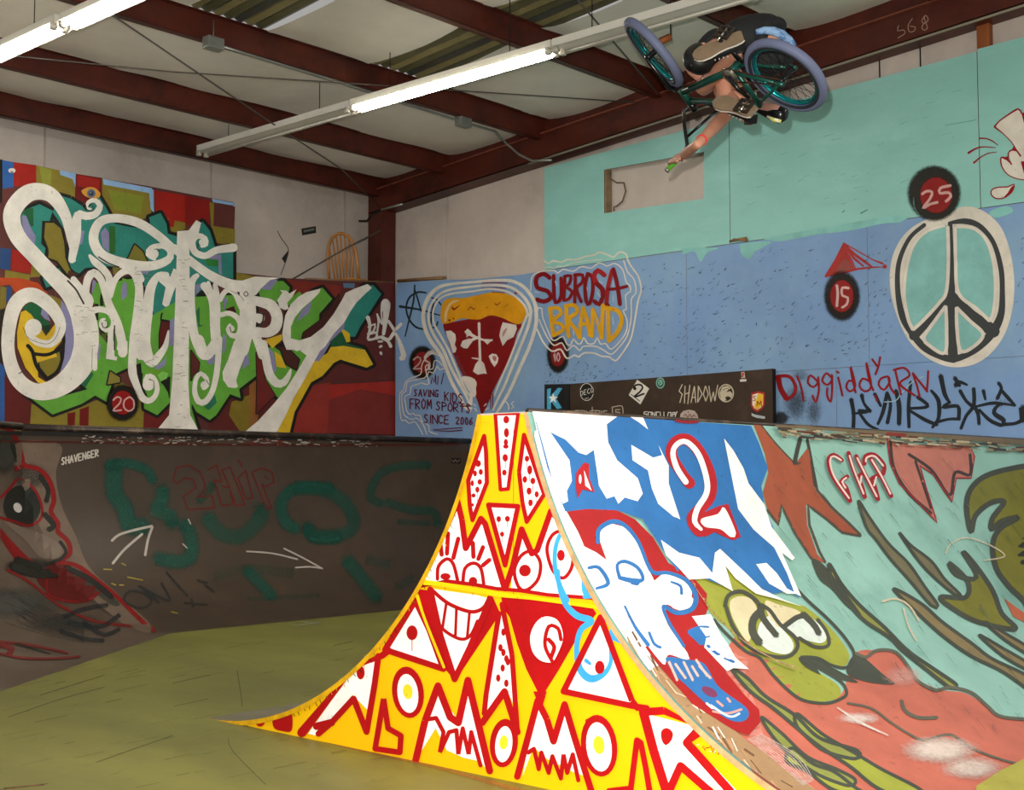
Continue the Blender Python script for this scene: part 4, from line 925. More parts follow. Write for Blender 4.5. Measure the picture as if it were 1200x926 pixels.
# number disc 20
def numdisc(surf, F, c, rx, ry, red, label, par, fn, base=.0165):
    d = Dec(surf, F, base=base); d.halo('#191511', c, rx, ry, .72, .97); d.up(2).halo(red, c, rx * .62, ry * .62, .85); d.up(2); fn(d); d.done('painted_number', par, label)
def f(d): d.st('#cfa9a5', [(985, 520), (1020, 490), (1055, 505), (1040, 550), (985, 610), (1060, 605)], 16, soft=.3); d.st('#cfa9a5', [(1130, 490), (1085, 520), (1080, 580), (1120, 615), (1165, 590), (1165, 520), (1130, 490)], 16, soft=.3)
numdisc(MURAL, A3, (1070, 540), 165, 185, '#8c1512', 'sprayed black and red disc with the number 20', bw, f)
# BMX tag
d = Dec(MURAL, C1, base=.0165)
for P in ([(900, 495, 24), (915, 560, 16), (900, 640, 14)], [(905, 560, 12), (950, 540, 10), (940, 590, 12), (900, 610, 12)], [(905, 610, 14), (960, 600, 14), (955, 640, 14), (905, 650, 14)], [(965, 470, 10), (975, 520, 12), (965, 600, 10)], [(965, 470, 10), (1000, 540, 10), (995, 450, 10), (1015, 400, 40), (1030, 400, 46), (1025, 500, 30), (1010, 610, 18)], [(1045, 520, 16), (1090, 590, 18), (1130, 660, 20), (1160, 760, 34)], [(1140, 540, 22), (1090, 590, 20), (1045, 650, 18), (1000, 630, 16), (960, 640, 16)], [(1000, 640, 14), (1040, 660, 16), (1060, 695, 20)], [(975, 662, 12), (1000, 662, 12)], [(985, 700, 14), (995, 695, 14)], [(990, 740, 14), (994, 750, 14)]):
    d.st('#d8d3ca', [(p[0], p[1], p[2] * 1.25) for p in P])
d.done('graffiti_tag', bw, 'small white BMX tag in dripping brush letters')

# ================================================================ PAINT ON THE END WALL
WB = wall_right; CRM = '#dcd5c8'
H1 = (460, 320, 6.667); H2 = (460, 400, 8.05); H3 = (615, 290, 6.613); H4 = (900, 410, 4.0); H5 = (1030, 120, 6.612); H6 = (950, 270, 7.718); Z6 = (800, 200, 2.895); Z3 = (800, 0, 2.99)
# worn turquoise drips over the joint, tyre scuffs
d = Dec(BLUE, Z6, base=.0008)
for P in ([(0, 268), (0, 285), (40, 275), (60, 310), (75, 290), (90, 275), (120, 262), (0, 262)], [(195, 262), (200, 285), (225, 300), (245, 275), (270, 262), (300, 240), (200, 248)], [(300, 236), (330, 240), (400, 228), (470, 215), (560, 205), (680, 180), (740, 175), (740, 150), (300, 225)], [(1040, 140), (1060, 160), (1120, 140), (1100, 120)]): d.poly('#86c4bd', P, True)
d.done('paint_overlap', WB, 'turquoise paint lapping over the top of the blue boards')
d = Dec(BLUE, (0, 0, 1), base=.0016); random.seed(5)
SCF = ['#2f3d52', '#3f4f66', '#27323f']
for k in range(900):
    x = 640 + 560 * random.random() ** 1.5; t = random.random() ** .8
    yt = 317 - (x - 638) * .142; yb_ = 452 - (x - 638) * .074; y = yt + 12 + (yb_ - yt - 14) * t
    if 1045 < x < 1190 and y < 430: continue
    if (x < 750 and y < 425) or (960 < x < 1010 and y < 380): continue
    L = random.uniform(1.5, 6.5) * (1.0 if x > 800 else .6); a = random.gauss(.62, .3) if x > 740 else random.uniform(0, 2)
    d.st(random.choice(SCF), [(x, y, random.uniform(.8, 1.7)), (x + L * math.cos(a), y - L * math.sin(a), .3)], sm=False, cap=False, soft=.25, a=random.uniform(.35, .8))
d.done('tire_scuffs', WB, 'dark slanting tyre scuffs all over the blue boards')
d = Dec(BLUE, Z3, base=.0016)
for k in range(60):
    x, y = random.uniform(180, 1020), random.uniform(280, 750)
    if y > 830 - x * .12 or y < 330 - (x - 500) * .22: continue
    L = random.uniform(2, 40); d.st(random.choice(['#5d918c', '#6da49d']), [(x, y, 1.5), (x + L, y - L * random.uniform(.1, .5), .8)], sm=False, cap=False)
for x, y in ((205, 45), (161, 90)): d.disc('#3c4f4f', (x, y), 2)
d.st('#4c6f6c', [(560, 745, 3), (568, 738, 3)]); d.st('#4c6f6c', [(625, 748, 4), (648, 735, 3)]); d.st('#5d918c', [(920, 440, 2), (1030, 420, 2)])
d.done('tire_scuffs', WB, 'a few faint scratches on the turquoise boards')
# dark grime at the foot by the board
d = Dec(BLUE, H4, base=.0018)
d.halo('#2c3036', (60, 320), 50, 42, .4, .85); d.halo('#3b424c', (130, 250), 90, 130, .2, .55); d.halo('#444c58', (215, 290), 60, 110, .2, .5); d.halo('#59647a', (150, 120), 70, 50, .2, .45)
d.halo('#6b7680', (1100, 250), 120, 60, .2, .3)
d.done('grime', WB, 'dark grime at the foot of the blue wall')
d = Dec(BLUE, C1, base=.004)
for P in ([(1104, 610, 20), (1130, 660, 24), (1160, 760, 38), (1145, 780, 34)], [(1140, 540, 24), (1108, 575, 22)]): d.st('#d8d3ca', P)
d.done('graffiti_tag', WB, 'white leg of the X of the BMX tag running round the corner')
# anarchy sign
d = Dec(BLUE, H1, base=.003); K_ = '#1e2c33'
d.st(K_, [(175, 95, 12), (165, 220, 14), (130, 370, 13), (100, 495, 9)]); d.st(K_, [(175, 130, 10), (200, 210, 13), (225, 300, 12)]); d.st(K_, [(60, 262, 22), (130, 272, 18), (230, 290, 14), (330, 320, 10), (375, 330, 8)]); d.st(K_, [(262, 155, 14), (200, 150, 16), (135, 190, 15), (108, 270, 14), (130, 360, 15), (180, 420, 16), (240, 440, 12)])
d.st(K_, [(330, 200, 10), (310, 300, 14), (300, 410, 12)]); d.st(K_, [(300, 190, 8), (350, 210, 14), (380, 250, 10)]); d.st(K_, [(300, 430, 8), (340, 420, 14), (355, 380, 10)])
d.done('graffiti_symbol', WB, 'black sprayed anarchy sign beside the pizza')
# number disc behind the contour
def f(d): d.fr(H1).st('#b89a98', [(165, 680), (200, 655), (225, 680), (200, 720), (165, 750), (225, 745)], 14, soft=.4); d.st('#c0aeaa', [(330, 610), (280, 620), (255, 680), (290, 700), (290, 745), (260, 760)], 20, soft=.5)
numdisc(BLUE, H1, (235, 700), 120, 150, '#7d1b1c', 'dark sprayed disc with a number, half covered by the white contours', WB, f, .0045)
def f(d): d.st('#b89a98', [(235, 820), (240, 885), (228, 830)], 14, soft=.4); d.st('#c9b0ae', [(262, 815), (250, 850), (262, 885), (275, 850), (262, 815)], 10, soft=.4)
numdisc(BLUE, H3, (258, 830), 98, 165, '#7d1014', 'dark red sprayed disc below the red and yellow lettering', WB, f, .0045)
# pizza slice
d = Dec(BLUE, H1, base=.0065)
d.poly('#7d0b0f', [(400, 400), (420, 480), (470, 620), (560, 820), (620, 900), (660, 985), (690, 1080), (700, 1110), (740, 1040), (800, 900), (880, 740), (940, 610), (975, 470), (1010, 400), (880, 340), (760, 325), (690, 350), (600, 360), (470, 385)], True)
d.poly('#d8950f', [(385, 270), (410, 215), (470, 195), (560, 195), (680, 170), (800, 148), (900, 165), (980, 205), (1040, 260), (1050, 300), (1030, 360), (995, 400), (930, 385), (870, 355), (790, 332), (740, 338), (690, 362), (620, 362), (550, 355), (490, 375), (450, 390), (395, 395), (378, 340)], True)
d.up(); d.st('#dcb677', [(520, 215, 20), (460, 235, 30), (425, 300, 34), (415, 380, 26)], soft=.5)
for P in ([(470, 270, 14), (485, 285, 16), (530, 250, 4)], [(590, 295, 5), (615, 265, 8), (635, 285, 8), (650, 275, 6)], [(735, 275, 6), (750, 268, 4)], [(805, 240, 8), (820, 250, 9), (850, 225, 5)], [(870, 270, 3), (915, 240, 3)]): d.st('#7a2a12', P)
d.disc('#7a1a10', (448, 370), 9); d.disc('#7a1a10', (480, 357), 7); d.st('#8f1216', [(700, 80), (780, 75), (900, 80)], 10, soft=.5, a=.7); d.st('#9a2a22', [(700, 122), (800, 115), (890, 120)], 12, soft=.5, a=.6); d.st('#9a2a22', [(960, 155), (970, 160)], 22, soft=.5); d.st('#9a2a22', [(780, 150), (880, 155)], 12, soft=.5, a=.6)
d.up(); PK = '#dcd2ca'
d.st(PK, [(680, 395, 22), (683, 520, 18), (688, 680, 20)]); d.poly(PK, [(685, 670), (720, 710), (740, 790), (720, 785), (670, 795), (632, 770), (650, 715)]); d.st(PK, [(625, 665, 8), (680, 672, 14)])
d.st(PK, [(600, 470, 30), (650, 500, 20), (740, 530, 14), (780, 525, 16)]); d.poly(PK, [(565, 460), (590, 435), (620, 460), (625, 485), (590, 495)]); d.st(PK, [(585, 480, 8), (585, 500, 8)]); d.poly(PK, [(700, 515), (785, 518), (745, 560)]); d.st(PK, [(680, 500, 18), (630, 520, 24)])
d.poly(PK, [(535, 570), (550, 530), (600, 512), (640, 520), (610, 560), (590, 590), (560, 588)]); d.poly(PK, [(865, 385), (910, 395), (970, 405), (975, 440), (950, 500), (900, 525), (865, 570), (850, 530), (838, 490), (850, 430)])
d.poly('#b98c88', [(870, 450), (900, 430), (880, 480), (860, 500)], True); d.poly(PK, [(755, 650), (780, 630), (815, 635), (832, 665), (825, 700), (800, 735), (775, 700)]); d.poly('#b06a66', [(785, 650), (815, 655), (810, 690), (790, 680)], True)
d.poly(PK, [(420, 455), (460, 450), (495, 480), (500, 520), (490, 560), (505, 590), (495, 620), (475, 625), (455, 560), (430, 500)]); d.poly(PK, [(545, 810), (620, 815), (660, 850), (655, 900), (630, 960), (600, 920), (570, 870)], True); d.st('#8d3a3c', [(500, 640, 40), (530, 730, 44), (580, 800, 30)], soft=.5, a=.6)
d.fr(H2); d.poly(PK, [(670, 340), (740, 340), (795, 380), (790, 440), (795, 500), (770, 530), (740, 480), (700, 400)], True); d.st(PK, [(745, 480, 30), (745, 560, 30), (735, 660, 24)])
for x in (835, 930, 950): d.st('#7d0b0f', [(x, 500, 10), (x, 640, 8)])
d.fr(H1); d.up()
for P in ([(1130, 290, 30), (1100, 200, 28), (1030, 110, 26), (930, 62, 24), (800, 58, 22), (650, 70, 20), (480, 85, 20), (370, 110, 26), (300, 170, 30), (255, 260, 30), (245, 370, 30), (285, 500, 30), (380, 640, 28), (430, 760, 28), (470, 860, 26), (540, 985, 24), (580, 1060, 22)],
          [(1085, 300, 26), (1060, 230, 26), (990, 150, 22), (900, 105, 20), (760, 95, 18), (600, 110, 18), (480, 125, 18), (390, 155, 18), (330, 210, 16), (290, 290, 16), (290, 390, 20), (330, 490, 22), (400, 600, 24), (460, 740, 24), (530, 870, 24), (580, 960, 22), (620, 1060, 18)],
          [(1060, 330, 22), (1040, 260, 18), (960, 180, 16), (880, 140, 14), (760, 125, 14), (620, 145, 14), (480, 160, 14), (390, 190, 14), (345, 240, 14), (320, 310, 14), (330, 400, 16), (380, 490, 18), (440, 600, 18), (500, 740, 18), (560, 880, 16), (605, 960, 12)],
          [(1125, 280, 30), (1125, 400, 28), (1080, 560, 26), (1000, 740, 26), (930, 900, 24), (870, 1010, 22), (820, 1090, 18)], [(1085, 300, 26), (1070, 400, 24), (1010, 560, 22), (940, 730, 22), (880, 880, 20), (820, 1000, 18), (790, 1070, 14)], [(1055, 330, 18), (1020, 420, 18), (960, 570, 16), (900, 720, 16), (830, 880, 14), (800, 960, 12)]): d.st(CRM, P)
d.fr(H2)
for P in ([(765, 590), (790, 610)], [(780, 630), (800, 660)], [(870, 610), (890, 590)], [(880, 650), (910, 630)]): d.st(CRM, P, 10)
d.fr((400, 300, 3)); d.st(CRM, [(580, 512), (590, 525), (590, 540)], 4); d.st(CRM, [(608, 512), (600, 520), (608, 530), (600, 536)], 3)
d.done('pizza_painting', WB, 'painted red pizza slice with yellow crust inside white contour lines')
# slogan with contour
d = Dec(BLUE, H2, base=.009)
for P in ([(490, 165), (430, 130), (370, 120), (310, 170), (280, 230), (270, 310), (190, 345), (130, 380), (108, 460), (75, 490), (70, 560), (75, 650), (85, 730), (100, 750), (130, 745), (160, 775), (215, 760), (260, 820), (290, 880)],
          [(490, 235), (470, 225), (440, 190), (400, 185), (385, 260), (340, 260), (345, 220), (315, 240), (325, 330), (270, 355), (170, 375), (140, 400), (130, 470), (95, 500), (95, 580), (110, 680), (130, 710), (190, 740), (230, 725), (290, 780), (330, 880)],
          [(495, 250), (450, 270), (425, 235), (390, 300), (350, 285), (335, 330), (350, 400), (310, 405), (280, 395), (215, 415), (180, 430), (170, 500), (120, 520), (130, 600), (140, 660), (170, 690), (200, 680), (220, 700), (265, 700), (280, 750), (350, 800), (350, 850), (430, 880)]): d.st(CRM, P, 9)
d.st('#d5cdc6', [(420, 110, 20), (350, 110, 30), (310, 150, 30), (320, 190, 24)], soft=.5, a=.7)
R_ = '#5f0810'; random.seed(3)
for a in ((365, 330), (410, 320), (440, 300)): pass
d.st(R_, [(370, 400), (378, 340), (400, 390), (410, 310), (415, 405)], 7); d.st(R_, [(435, 330), (430, 410)], 7); d.st(R_, [(488, 300), (465, 405)], 8)
word(d, R_, 'SAVING', 205, 455, 32, 62, 12, 10.5, slope=.03, jit=3, slant=.05); word(d, R_, 'KIDS', 495, 480, 38, 80, 14, 10.5, slope=.14, jit=3)
word(d, R_, 'FROM', 170, 545, 40, 90, 14, 10.5, slope=.02, jit=3); word(d, R_, 'SPORTS', 415, 570, 44, 80, 12, 10.5, slope=.08, jit=3); word(d, R_, 'SINCE', 300, 690, 44, 80, 12, 10.5, slope=.05, jit=3); word(d, R_, '2006', 605, 715, 30, 65, 12, 11, slope=.05, jit=3, sm=True)
d.disc(R_, (783, 798), 6); d.st(R_, [(645, 612, 12), (750, 612, 12)]); d.st(R_, [(385, 835, 5), (520, 825, 9), (665, 815, 8)]); d.st(R_, [(395, 842, 5), (550, 848, 9), (665, 838, 9)])
d.done('graffiti_slogan', WB, 'dark red handwriting SAVING KIDS FROM SPORTS SINCE 2006 within white contour lines')
# shop lettering
d = Dec(BLUE, H3, base=.0075)
for P in ([(0, 30), (100, 0)],): pass
d.st(CRM, [(155, 105), (190, 125), (220, 105), (290, 115), (330, 95), (400, 95), (480, 70), (540, 60), (580, 38), (640, 55), (690, 75), (740, 35), (790, 55), (800, 95), (830, 150), (885, 230), (905, 330), (880, 420), (850, 600), (820, 720), (760, 820), (705, 880), (660, 850), (600, 845), (540, 820), (460, 820), (420, 850), (390, 835), (330, 860), (280, 790), (215, 805), (150, 740), (110, 660), (80, 600)], 13)
d.st(CRM, [(160, 160), (190, 150), (230, 165), (260, 145), (300, 150), (350, 130), (440, 110), (540, 100), (600, 95)], 7); d.st(CRM, [(770, 105), (800, 190), (850, 250), (865, 350), (830, 400), (830, 500), (820, 600), (790, 700), (720, 790), (670, 830), (620, 800), (560, 770), (500, 765), (450, 770), (430, 800), (380, 760), (330, 800), (290, 740), (230, 760), (180, 700), (140, 620), (115, 560)], 10)
d.st(CRM, [(100, 470), (135, 475), (140, 530), (180, 640), (220, 720), (260, 710), (300, 690), (330, 750), (360, 755), (380, 710), (410, 745), (440, 745), (460, 700), (490, 745), (540, 745), (565, 700), (590, 750), (630, 745), (670, 790), (740, 730), (790, 650), (795, 560), (765, 490), (790, 480), (785, 370), (820, 345), (820, 300), (790, 270), (760, 170), (700, 125), (640, 145), (580, 120), (520, 160), (440, 150), (380, 185), (300, 170), (260, 200), (230, 180), (120, 190), (60, 230), (50, 330)], 10)
d.up(); R_ = '#7d0911'
def L(c, P, w=28): d.st(c, P, w * 1.22)
L(R_, [(195, 235), (150, 205), (95, 235), (100, 310), (180, 340), (205, 390), (150, 420), (100, 405)]); L(R_, [(228, 220), (232, 400), (255, 425), (285, 380), (285, 240)], 24); L(R_, [(315, 230), (305, 400)], 22); L(R_, [(310, 225), (360, 220), (350, 280), (325, 310), (370, 340), (345, 400), (305, 410)], 20)
L(R_, [(395, 230), (390, 430)], 22); L(R_, [(390, 215), (450, 215), (450, 270), (405, 320), (440, 420)], 22); L(R_, [(490, 210), (470, 300), (480, 420), (505, 435), (530, 340), (525, 230), (490, 205)], 24)
L('#a01c1c', [(620, 215), (570, 180), (540, 220), (560, 280), (600, 320), (610, 370)], 30); L(R_, [(560, 280), (610, 330), (605, 390), (580, 440), (545, 420)], 28); L('#a01c1c', [(635, 440), (650, 300), (680, 180)], 26); L(R_, [(690, 170), (720, 290), (740, 440)], 26); L(R_, [(650, 325), (720, 320), (795, 302)], 20); L(R_, [(650, 450), (640, 440)], 24)
Yc_ = '#dba012'
L(Yc_, [(200, 475), (210, 560), (225, 680)], 26); L(Yc_, [(195, 475), (260, 470), (285, 510), (225, 570), (290, 600), (300, 640), (230, 680)], 24); L(Yc_, [(325, 460), (330, 580), (345, 690)], 26); L(Yc_, [(320, 455), (390, 450), (410, 500), (345, 560), (400, 640), (430, 700)], 26); L(Yc_, [(430, 690), (440, 560), (455, 470)], 22); L(Yc_, [(455, 470), (485, 560), (510, 680)], 26); L(Yc_, [(430, 600), (490, 590)], 22)
L(Yc_, [(525, 690), (530, 480)], 24); L(Yc_, [(530, 490), (570, 580), (600, 700)], 26); L(Yc_, [(600, 690), (610, 450)], 26); L(Yc_, [(650, 480), (655, 720)], 26); L(Yc_, [(630, 470), (720, 490), (755, 560), (720, 660), (655, 725)], 28)
for P in ([(240, 260), (250, 300)], [(330, 240), (335, 262)], [(485, 310), (492, 340)], [(580, 260), (610, 280)], [(565, 350), (590, 385)], [(690, 260), (690, 300)], [(685, 370), (690, 420)], [(230, 520), (236, 535)], [(255, 610), (262, 630)], [(380, 640), (385, 680)], [(560, 540), (575, 600)], [(685, 540), (692, 600)], [(80, 345), (120, 352)]): d.st('#b9cbe0', P, 9, soft=.4)
d.done('graffiti_lettering', WB, 'sprayed SUBROSA in dark red over BRAND in yellow inside wavy white contours')
# red tent and number 15
d = Dec(BLUE, H6, base=.003); R_ = '#a32b23'
d.poly(R_, [(298, 118), (240, 220), (190, 330), (150, 408), (400, 365), (370, 280), (330, 190)]); d.poly('#8e453e', [(240, 350), (300, 260), (350, 290), (370, 360), (240, 385)], True)
for P in ([(140, 415, 26), (220, 270, 8), (300, 115, 12), (430, 190, 12), (560, 265, 10), (650, 300, 20)], [(300, 120, 20), (400, 220, 26), (500, 290, 26), (560, 335, 14)], [(310, 150, 20), (400, 260, 24), (480, 325, 14)], [(330, 200, 10), (370, 260, 12), (410, 360, 14)], [(150, 415, 14), (300, 385, 16), (420, 350, 20), (560, 335, 16), (680, 332, 4)]): d.st(R_, P, sm=False)
d.disc(R_, (672, 328), 20); d.done('graffiti_symbol', WB, 'red sprayed triangle like a tent above the number 15')
def f(d): d.st('#d6b3ae', [(240, 495), (248, 570), (240, 690)], 28, soft=.3); d.st('#d6b3ae', [(350, 525), (290, 520), (290, 590), (340, 610), (330, 670), (285, 700)], 26, soft=.3)
numdisc(BLUE, H6, (285, 595), 185, 255, '#8f1512', 'sprayed black ring with the number 15 on the blue wall', WB, f, .006)
# peace sign
d = Dec(BLUE, Z6, base=.003); TQ = '#84bdb8'
el = [(915 + 200 * math.cos(t * 6.2832 / 40), 395 + 262 * math.sin(t * 6.2832 / 40)) for t in range(40)]
d.poly(CRM, [(900, 150), (940, 125), (990, 125), (1040, 150), (1085, 200), (1115, 290), (1126, 390), (1115, 490), (1085, 570), (1035, 630), (975, 662), (900, 665), (830, 635), (770, 580), (730, 500), (706, 410), (706, 320), (730, 250), (770, 200), (830, 165)], True)
d.up()
d.poly(TQ, [(890, 185), (830, 205), (785, 250), (760, 330), (752, 420), (765, 500), (782, 540), (815, 510), (870, 450), (895, 410), (905, 300), (900, 190)], False); d.poly(TQ, [(925, 190), (985, 195), (1030, 235), (1055, 310), (1062, 400), (1055, 480), (1042, 510), (1000, 470), (935, 415), (925, 300)])
d.poly(TQ, [(893, 460), (860, 505), (820, 565), (840, 595), (890, 618), (898, 540)]); d.poly(TQ, [(930, 465), (975, 510), (1020, 555), (990, 595), (945, 612), (932, 540)])
d.up(); G = '#3c3f40'; NV = '#3c4a5e'
d.st(G, [(820, 185, 14), (770, 230, 14), (735, 310, 16), (730, 400, 18), (745, 490, 22), (775, 545, 24), (820, 600, 24), (880, 632, 22), (920, 640, 26)]); d.st(G, [(905, 178, 10), (960, 172, 20), (1010, 190, 18), (1055, 245, 16), (1080, 330, 18), (1085, 410, 18), (1080, 490, 24), (1050, 550, 30), (1000, 605, 20), (940, 635, 22), (910, 640, 22)])
d.st(G, [(908, 180, 16), (912, 300, 18), (912, 420, 26), (912, 520, 26), (918, 630, 34)]); d.st(G, [(912, 425, 30), (850, 490, 30), (785, 560, 34)]); d.st(G, [(912, 425, 34), (980, 490, 36), (1055, 545, 44)]); d.up()
for P in ([(912, 250), (913, 330), (912, 420)], [(912, 440), (914, 600)], [(905, 440), (800, 560)], [(930, 440), (1040, 545)], [(738, 330), (740, 430), (770, 530)], [(1080, 350), (1086, 450)]): pass
for P in ([(890, 185), (830, 205), (785, 250), (760, 330), (752, 420), (765, 500), (782, 540)], [(782, 540), (815, 510), (870, 450), (895, 410), (902, 300), (900, 190)], [(925, 190), (985, 195), (1030, 235), (1055, 310), (1062, 400), (1055, 480), (1042, 510)], [(1042, 510), (1000, 470), (937, 415), (927, 300), (925, 190)], [(893, 460), (860, 505), (820, 565), (840, 595), (890, 618), (896, 540), (893, 460)], [(930, 465), (975, 510), (1020, 555), (990, 595), (945, 612), (932, 540), (930, 465)]): d.st(CRM, P, 14, soft=.25)
d.done('peace_sign', WB, 'big white and grey peace sign with turquoise fields')
d = Dec(BLUE, H5, base=.006)
d.halo('#24241f', (430, 705), 225, 235, .8, .95); d.up(); d.st('#6f9a8c', [(270, 740, 14), (280, 820, 18), (320, 880, 10)], soft=.5, a=.5); d.halo('#8d1a18', (445, 720), 135, 150, .85); d.up(2)
d.st('#d3a5a0', [(335, 715), (370, 690), (415, 695), (400, 745), (345, 820), (400, 790), (460, 775)], 24, soft=.3); d.st('#d3a5a0', [(560, 645), (480, 665), (475, 705), (540, 700), (560, 730), (520, 770)], 26, soft=.3)
d.done('painted_number', WB, 'sprayed black ring with the number 25 above the peace sign')
# cartoon hand
d = Dec(BLUE, H5, base=.003); R_ = '#8e0b16'
O1 = [(1080, 52), (990, 105), (930, 150), (895, 190), (960, 240), (1020, 300), (1060, 350), (1080, 420), (1110, 430), (1250, 500), (1250, 150), (1160, 130), (1105, 80)]
d.poly(CRM, O1); d.poly(CRM, [(945, 430), (960, 520), (1010, 570), (1130, 605), (1250, 620), (1250, 400), (1100, 400), (1050, 370), (1010, 385), (1020, 440), (1030, 480), (990, 440)])
d.up(); d.poly(R_, [(1105, 85), (1124, 78), (1250, 90), (1250, 300), (1150, 260)]); d.poly(R_, [(1100, 458), (1250, 450), (1250, 560), (1125, 555)]); d.poly(R_, [(1045, 340), (1100, 410), (1080, 400), (1060, 375), (1030, 370)]); d.poly(R_, [(950, 430), (1000, 418), (1030, 485), (990, 450)])
for P in ([(1105, 85, 12), (1080, 52, 14), (990, 105, 12), (930, 150, 10), (897, 190, 14)], [(897, 190, 14), (960, 240, 8), (1030, 310, 8), (1060, 360, 10), (1098, 415, 14)], [(1005, 440, 10), (1003, 395, 10), (1030, 370, 12), (1060, 375, 10)], [(1028, 480, 12), (1000, 440, 10), (960, 425, 10), (945, 440, 12), (955, 500, 10), (1000, 560, 8), (1070, 592, 8), (1140, 602, 8), (1250, 615, 8)],
          [(780, 280, 12), (830, 280, 10), (880, 300, 9), (922, 332, 6)], [(695, 392, 18), (760, 355, 12), (820, 345, 9), (905, 352, 6)], [(738, 468, 16), (790, 425, 10), (850, 395, 8), (915, 386, 5)]): d.st(R_, P)
d.up(); T_ = [(1048, 635), (1000, 655), (930, 658), (880, 675), (870, 710), (900, 742), (960, 745), (1010, 715), (1040, 680)]; d.poly(CRM, T_, True); d.st(R_, T_, 10, closed=True); d.poly(R_, [(1048, 640), (1040, 680), (1000, 725), (960, 745), (1000, 700), (1025, 660)])
d.done('cartoon_painting', WB, 'red and white cartoon glove with motion lines and a drop')
# DIGGIDDY YARN and black tag
d = Dec(BLUE, H4, base=.003); K_ = '#20262b'
for P in ([(390, 230, 16), (402, 300, 14), (400, 375, 14)], [(440, 210, 16), (450, 250, 10), (480, 290, 16)], [(395, 300, 8), (470, 290, 12), (425, 285, 12)], [(425, 290, 10), (470, 350, 12), (520, 375, 8)], [(500, 205, 14), (530, 265, 10)], [(560, 200, 14), (540, 290, 14), (515, 350, 10)], [(565, 210, 10), (575, 260, 12), (560, 345, 14)], [(600, 190, 14), (615, 260, 18), (615, 350, 16)], [(670, 150, 12), (660, 260, 14), (662, 365, 12)], [(700, 220, 14), (750, 265, 12), (660, 275, 10)], [(665, 285, 10), (740, 330, 14), (795, 352, 12)], [(765, 190, 10), (800, 240, 16), (800, 320, 14), (770, 365, 10)], [(810, 120, 18), (830, 210, 16), (855, 250, 8)], [(855, 245, 10), (820, 270, 12), (890, 265, 14), (895, 320, 14)], [(790, 340, 12), (850, 325, 10), (900, 325, 12)], [(880, 170, 18), (895, 150, 14), (935, 165, 8)], [(875, 130, 16), (900, 170, 12)], [(900, 190, 14), (930, 240, 12), (960, 265, 14)], [(965, 180, 14), (965, 260, 14), (930, 310, 12), (905, 370, 12)], [(965, 260, 14), (985, 300, 14), (990, 350, 12)], [(1010, 190, 14), (1020, 235, 8)], [(960, 270, 8), (1050, 250, 12), (1100, 255, 14)], [(990, 280, 10), (1040, 330, 14), (1095, 355, 14)], [(1080, 155, 14), (1095, 180, 12), (1075, 230, 14)], [(1095, 190, 12), (1130, 230, 14), (1160, 262, 8)], [(1160, 262, 8), (1090, 255, 10), (1060, 295, 16), (1105, 330, 18), (1100, 355, 12)], [(1100, 350, 14), (1160, 345, 12), (1200, 325, 18)], [(1195, 270, 30), (1200, 330, 30)]):
    d.st(K_, [(p[0], p[1], p[2] * 1.45) for p in P], soft=.25)
d.st('#a9c9d4', [(545, 245), (600, 238), (625, 205), (680, 150), (730, 125)], 5, soft=.3, a=.8)
d.done('graffiti_tag', WB, 'jagged black spray tag at the foot of the blue wall')
d = Dec(BLUE, H4, base=.0055); R_ = '#8d0a12'
d.st(R_, [(50, 130, 26), (60, 180, 24), (85, 225, 26)]); d.st(R_, [(45, 125, 16), (100, 125, 16), (128, 165, 16), (125, 205, 16), (90, 235, 14)])
for P in ([(138, 125), (155, 170), (168, 238)], [(235, 150), (200, 120), (188, 155), (215, 175), (237, 150), (235, 125), (240, 185), (225, 245), (210, 215)], [(302, 135), (275, 110), (255, 145), (280, 165), (302, 140), (300, 115), (302, 180), (295, 243), (278, 215), (280, 180)], [(330, 130), (340, 170), (350, 215)], [(325, 102), (332, 108)], [(405, 150), (380, 145), (368, 175), (385, 195), (410, 170), (388, 80), (400, 150), (412, 200)], [(480, 150), (445, 135), (430, 170), (455, 195), (485, 170), (462, 60), (475, 140), (495, 190)], [(560, 125), (530, 135), (520, 165), (545, 188), (572, 150), (565, 125), (575, 175), (595, 205)], [(490, 45), (512, 75)], [(527, 35), (518, 80), (505, 115)], [(598, 95), (610, 150), (625, 210)], [(590, 95), (640, 85), (665, 120), (620, 160), (690, 215)], [(680, 110), (700, 170), (712, 220)], [(680, 110), (720, 160), (748, 195)], [(752, 100), (750, 150), (745, 195)], [(505, 215), (512, 240)]):
    d.st(R_, P, 10)
d.done('graffiti_lettering', WB, 'dark red handwritten lettering DIGGIDDYARN')

# ================================================================ PAINT ON THE SPINE FACE
R2 = (440, 470, 4.026); R3 = (240, 680, 2.3077); R4 = (600, 480, 3.308); R5 = (600, 660, 3.333)
RD = '#a60a10'; WH = '#f1eee8'; YE = '#f4c20a'; SK = '#3b9ad6'
def sheet(base=.001): return Dec(FACE, R2, base=base)
d = sheet(.0012)
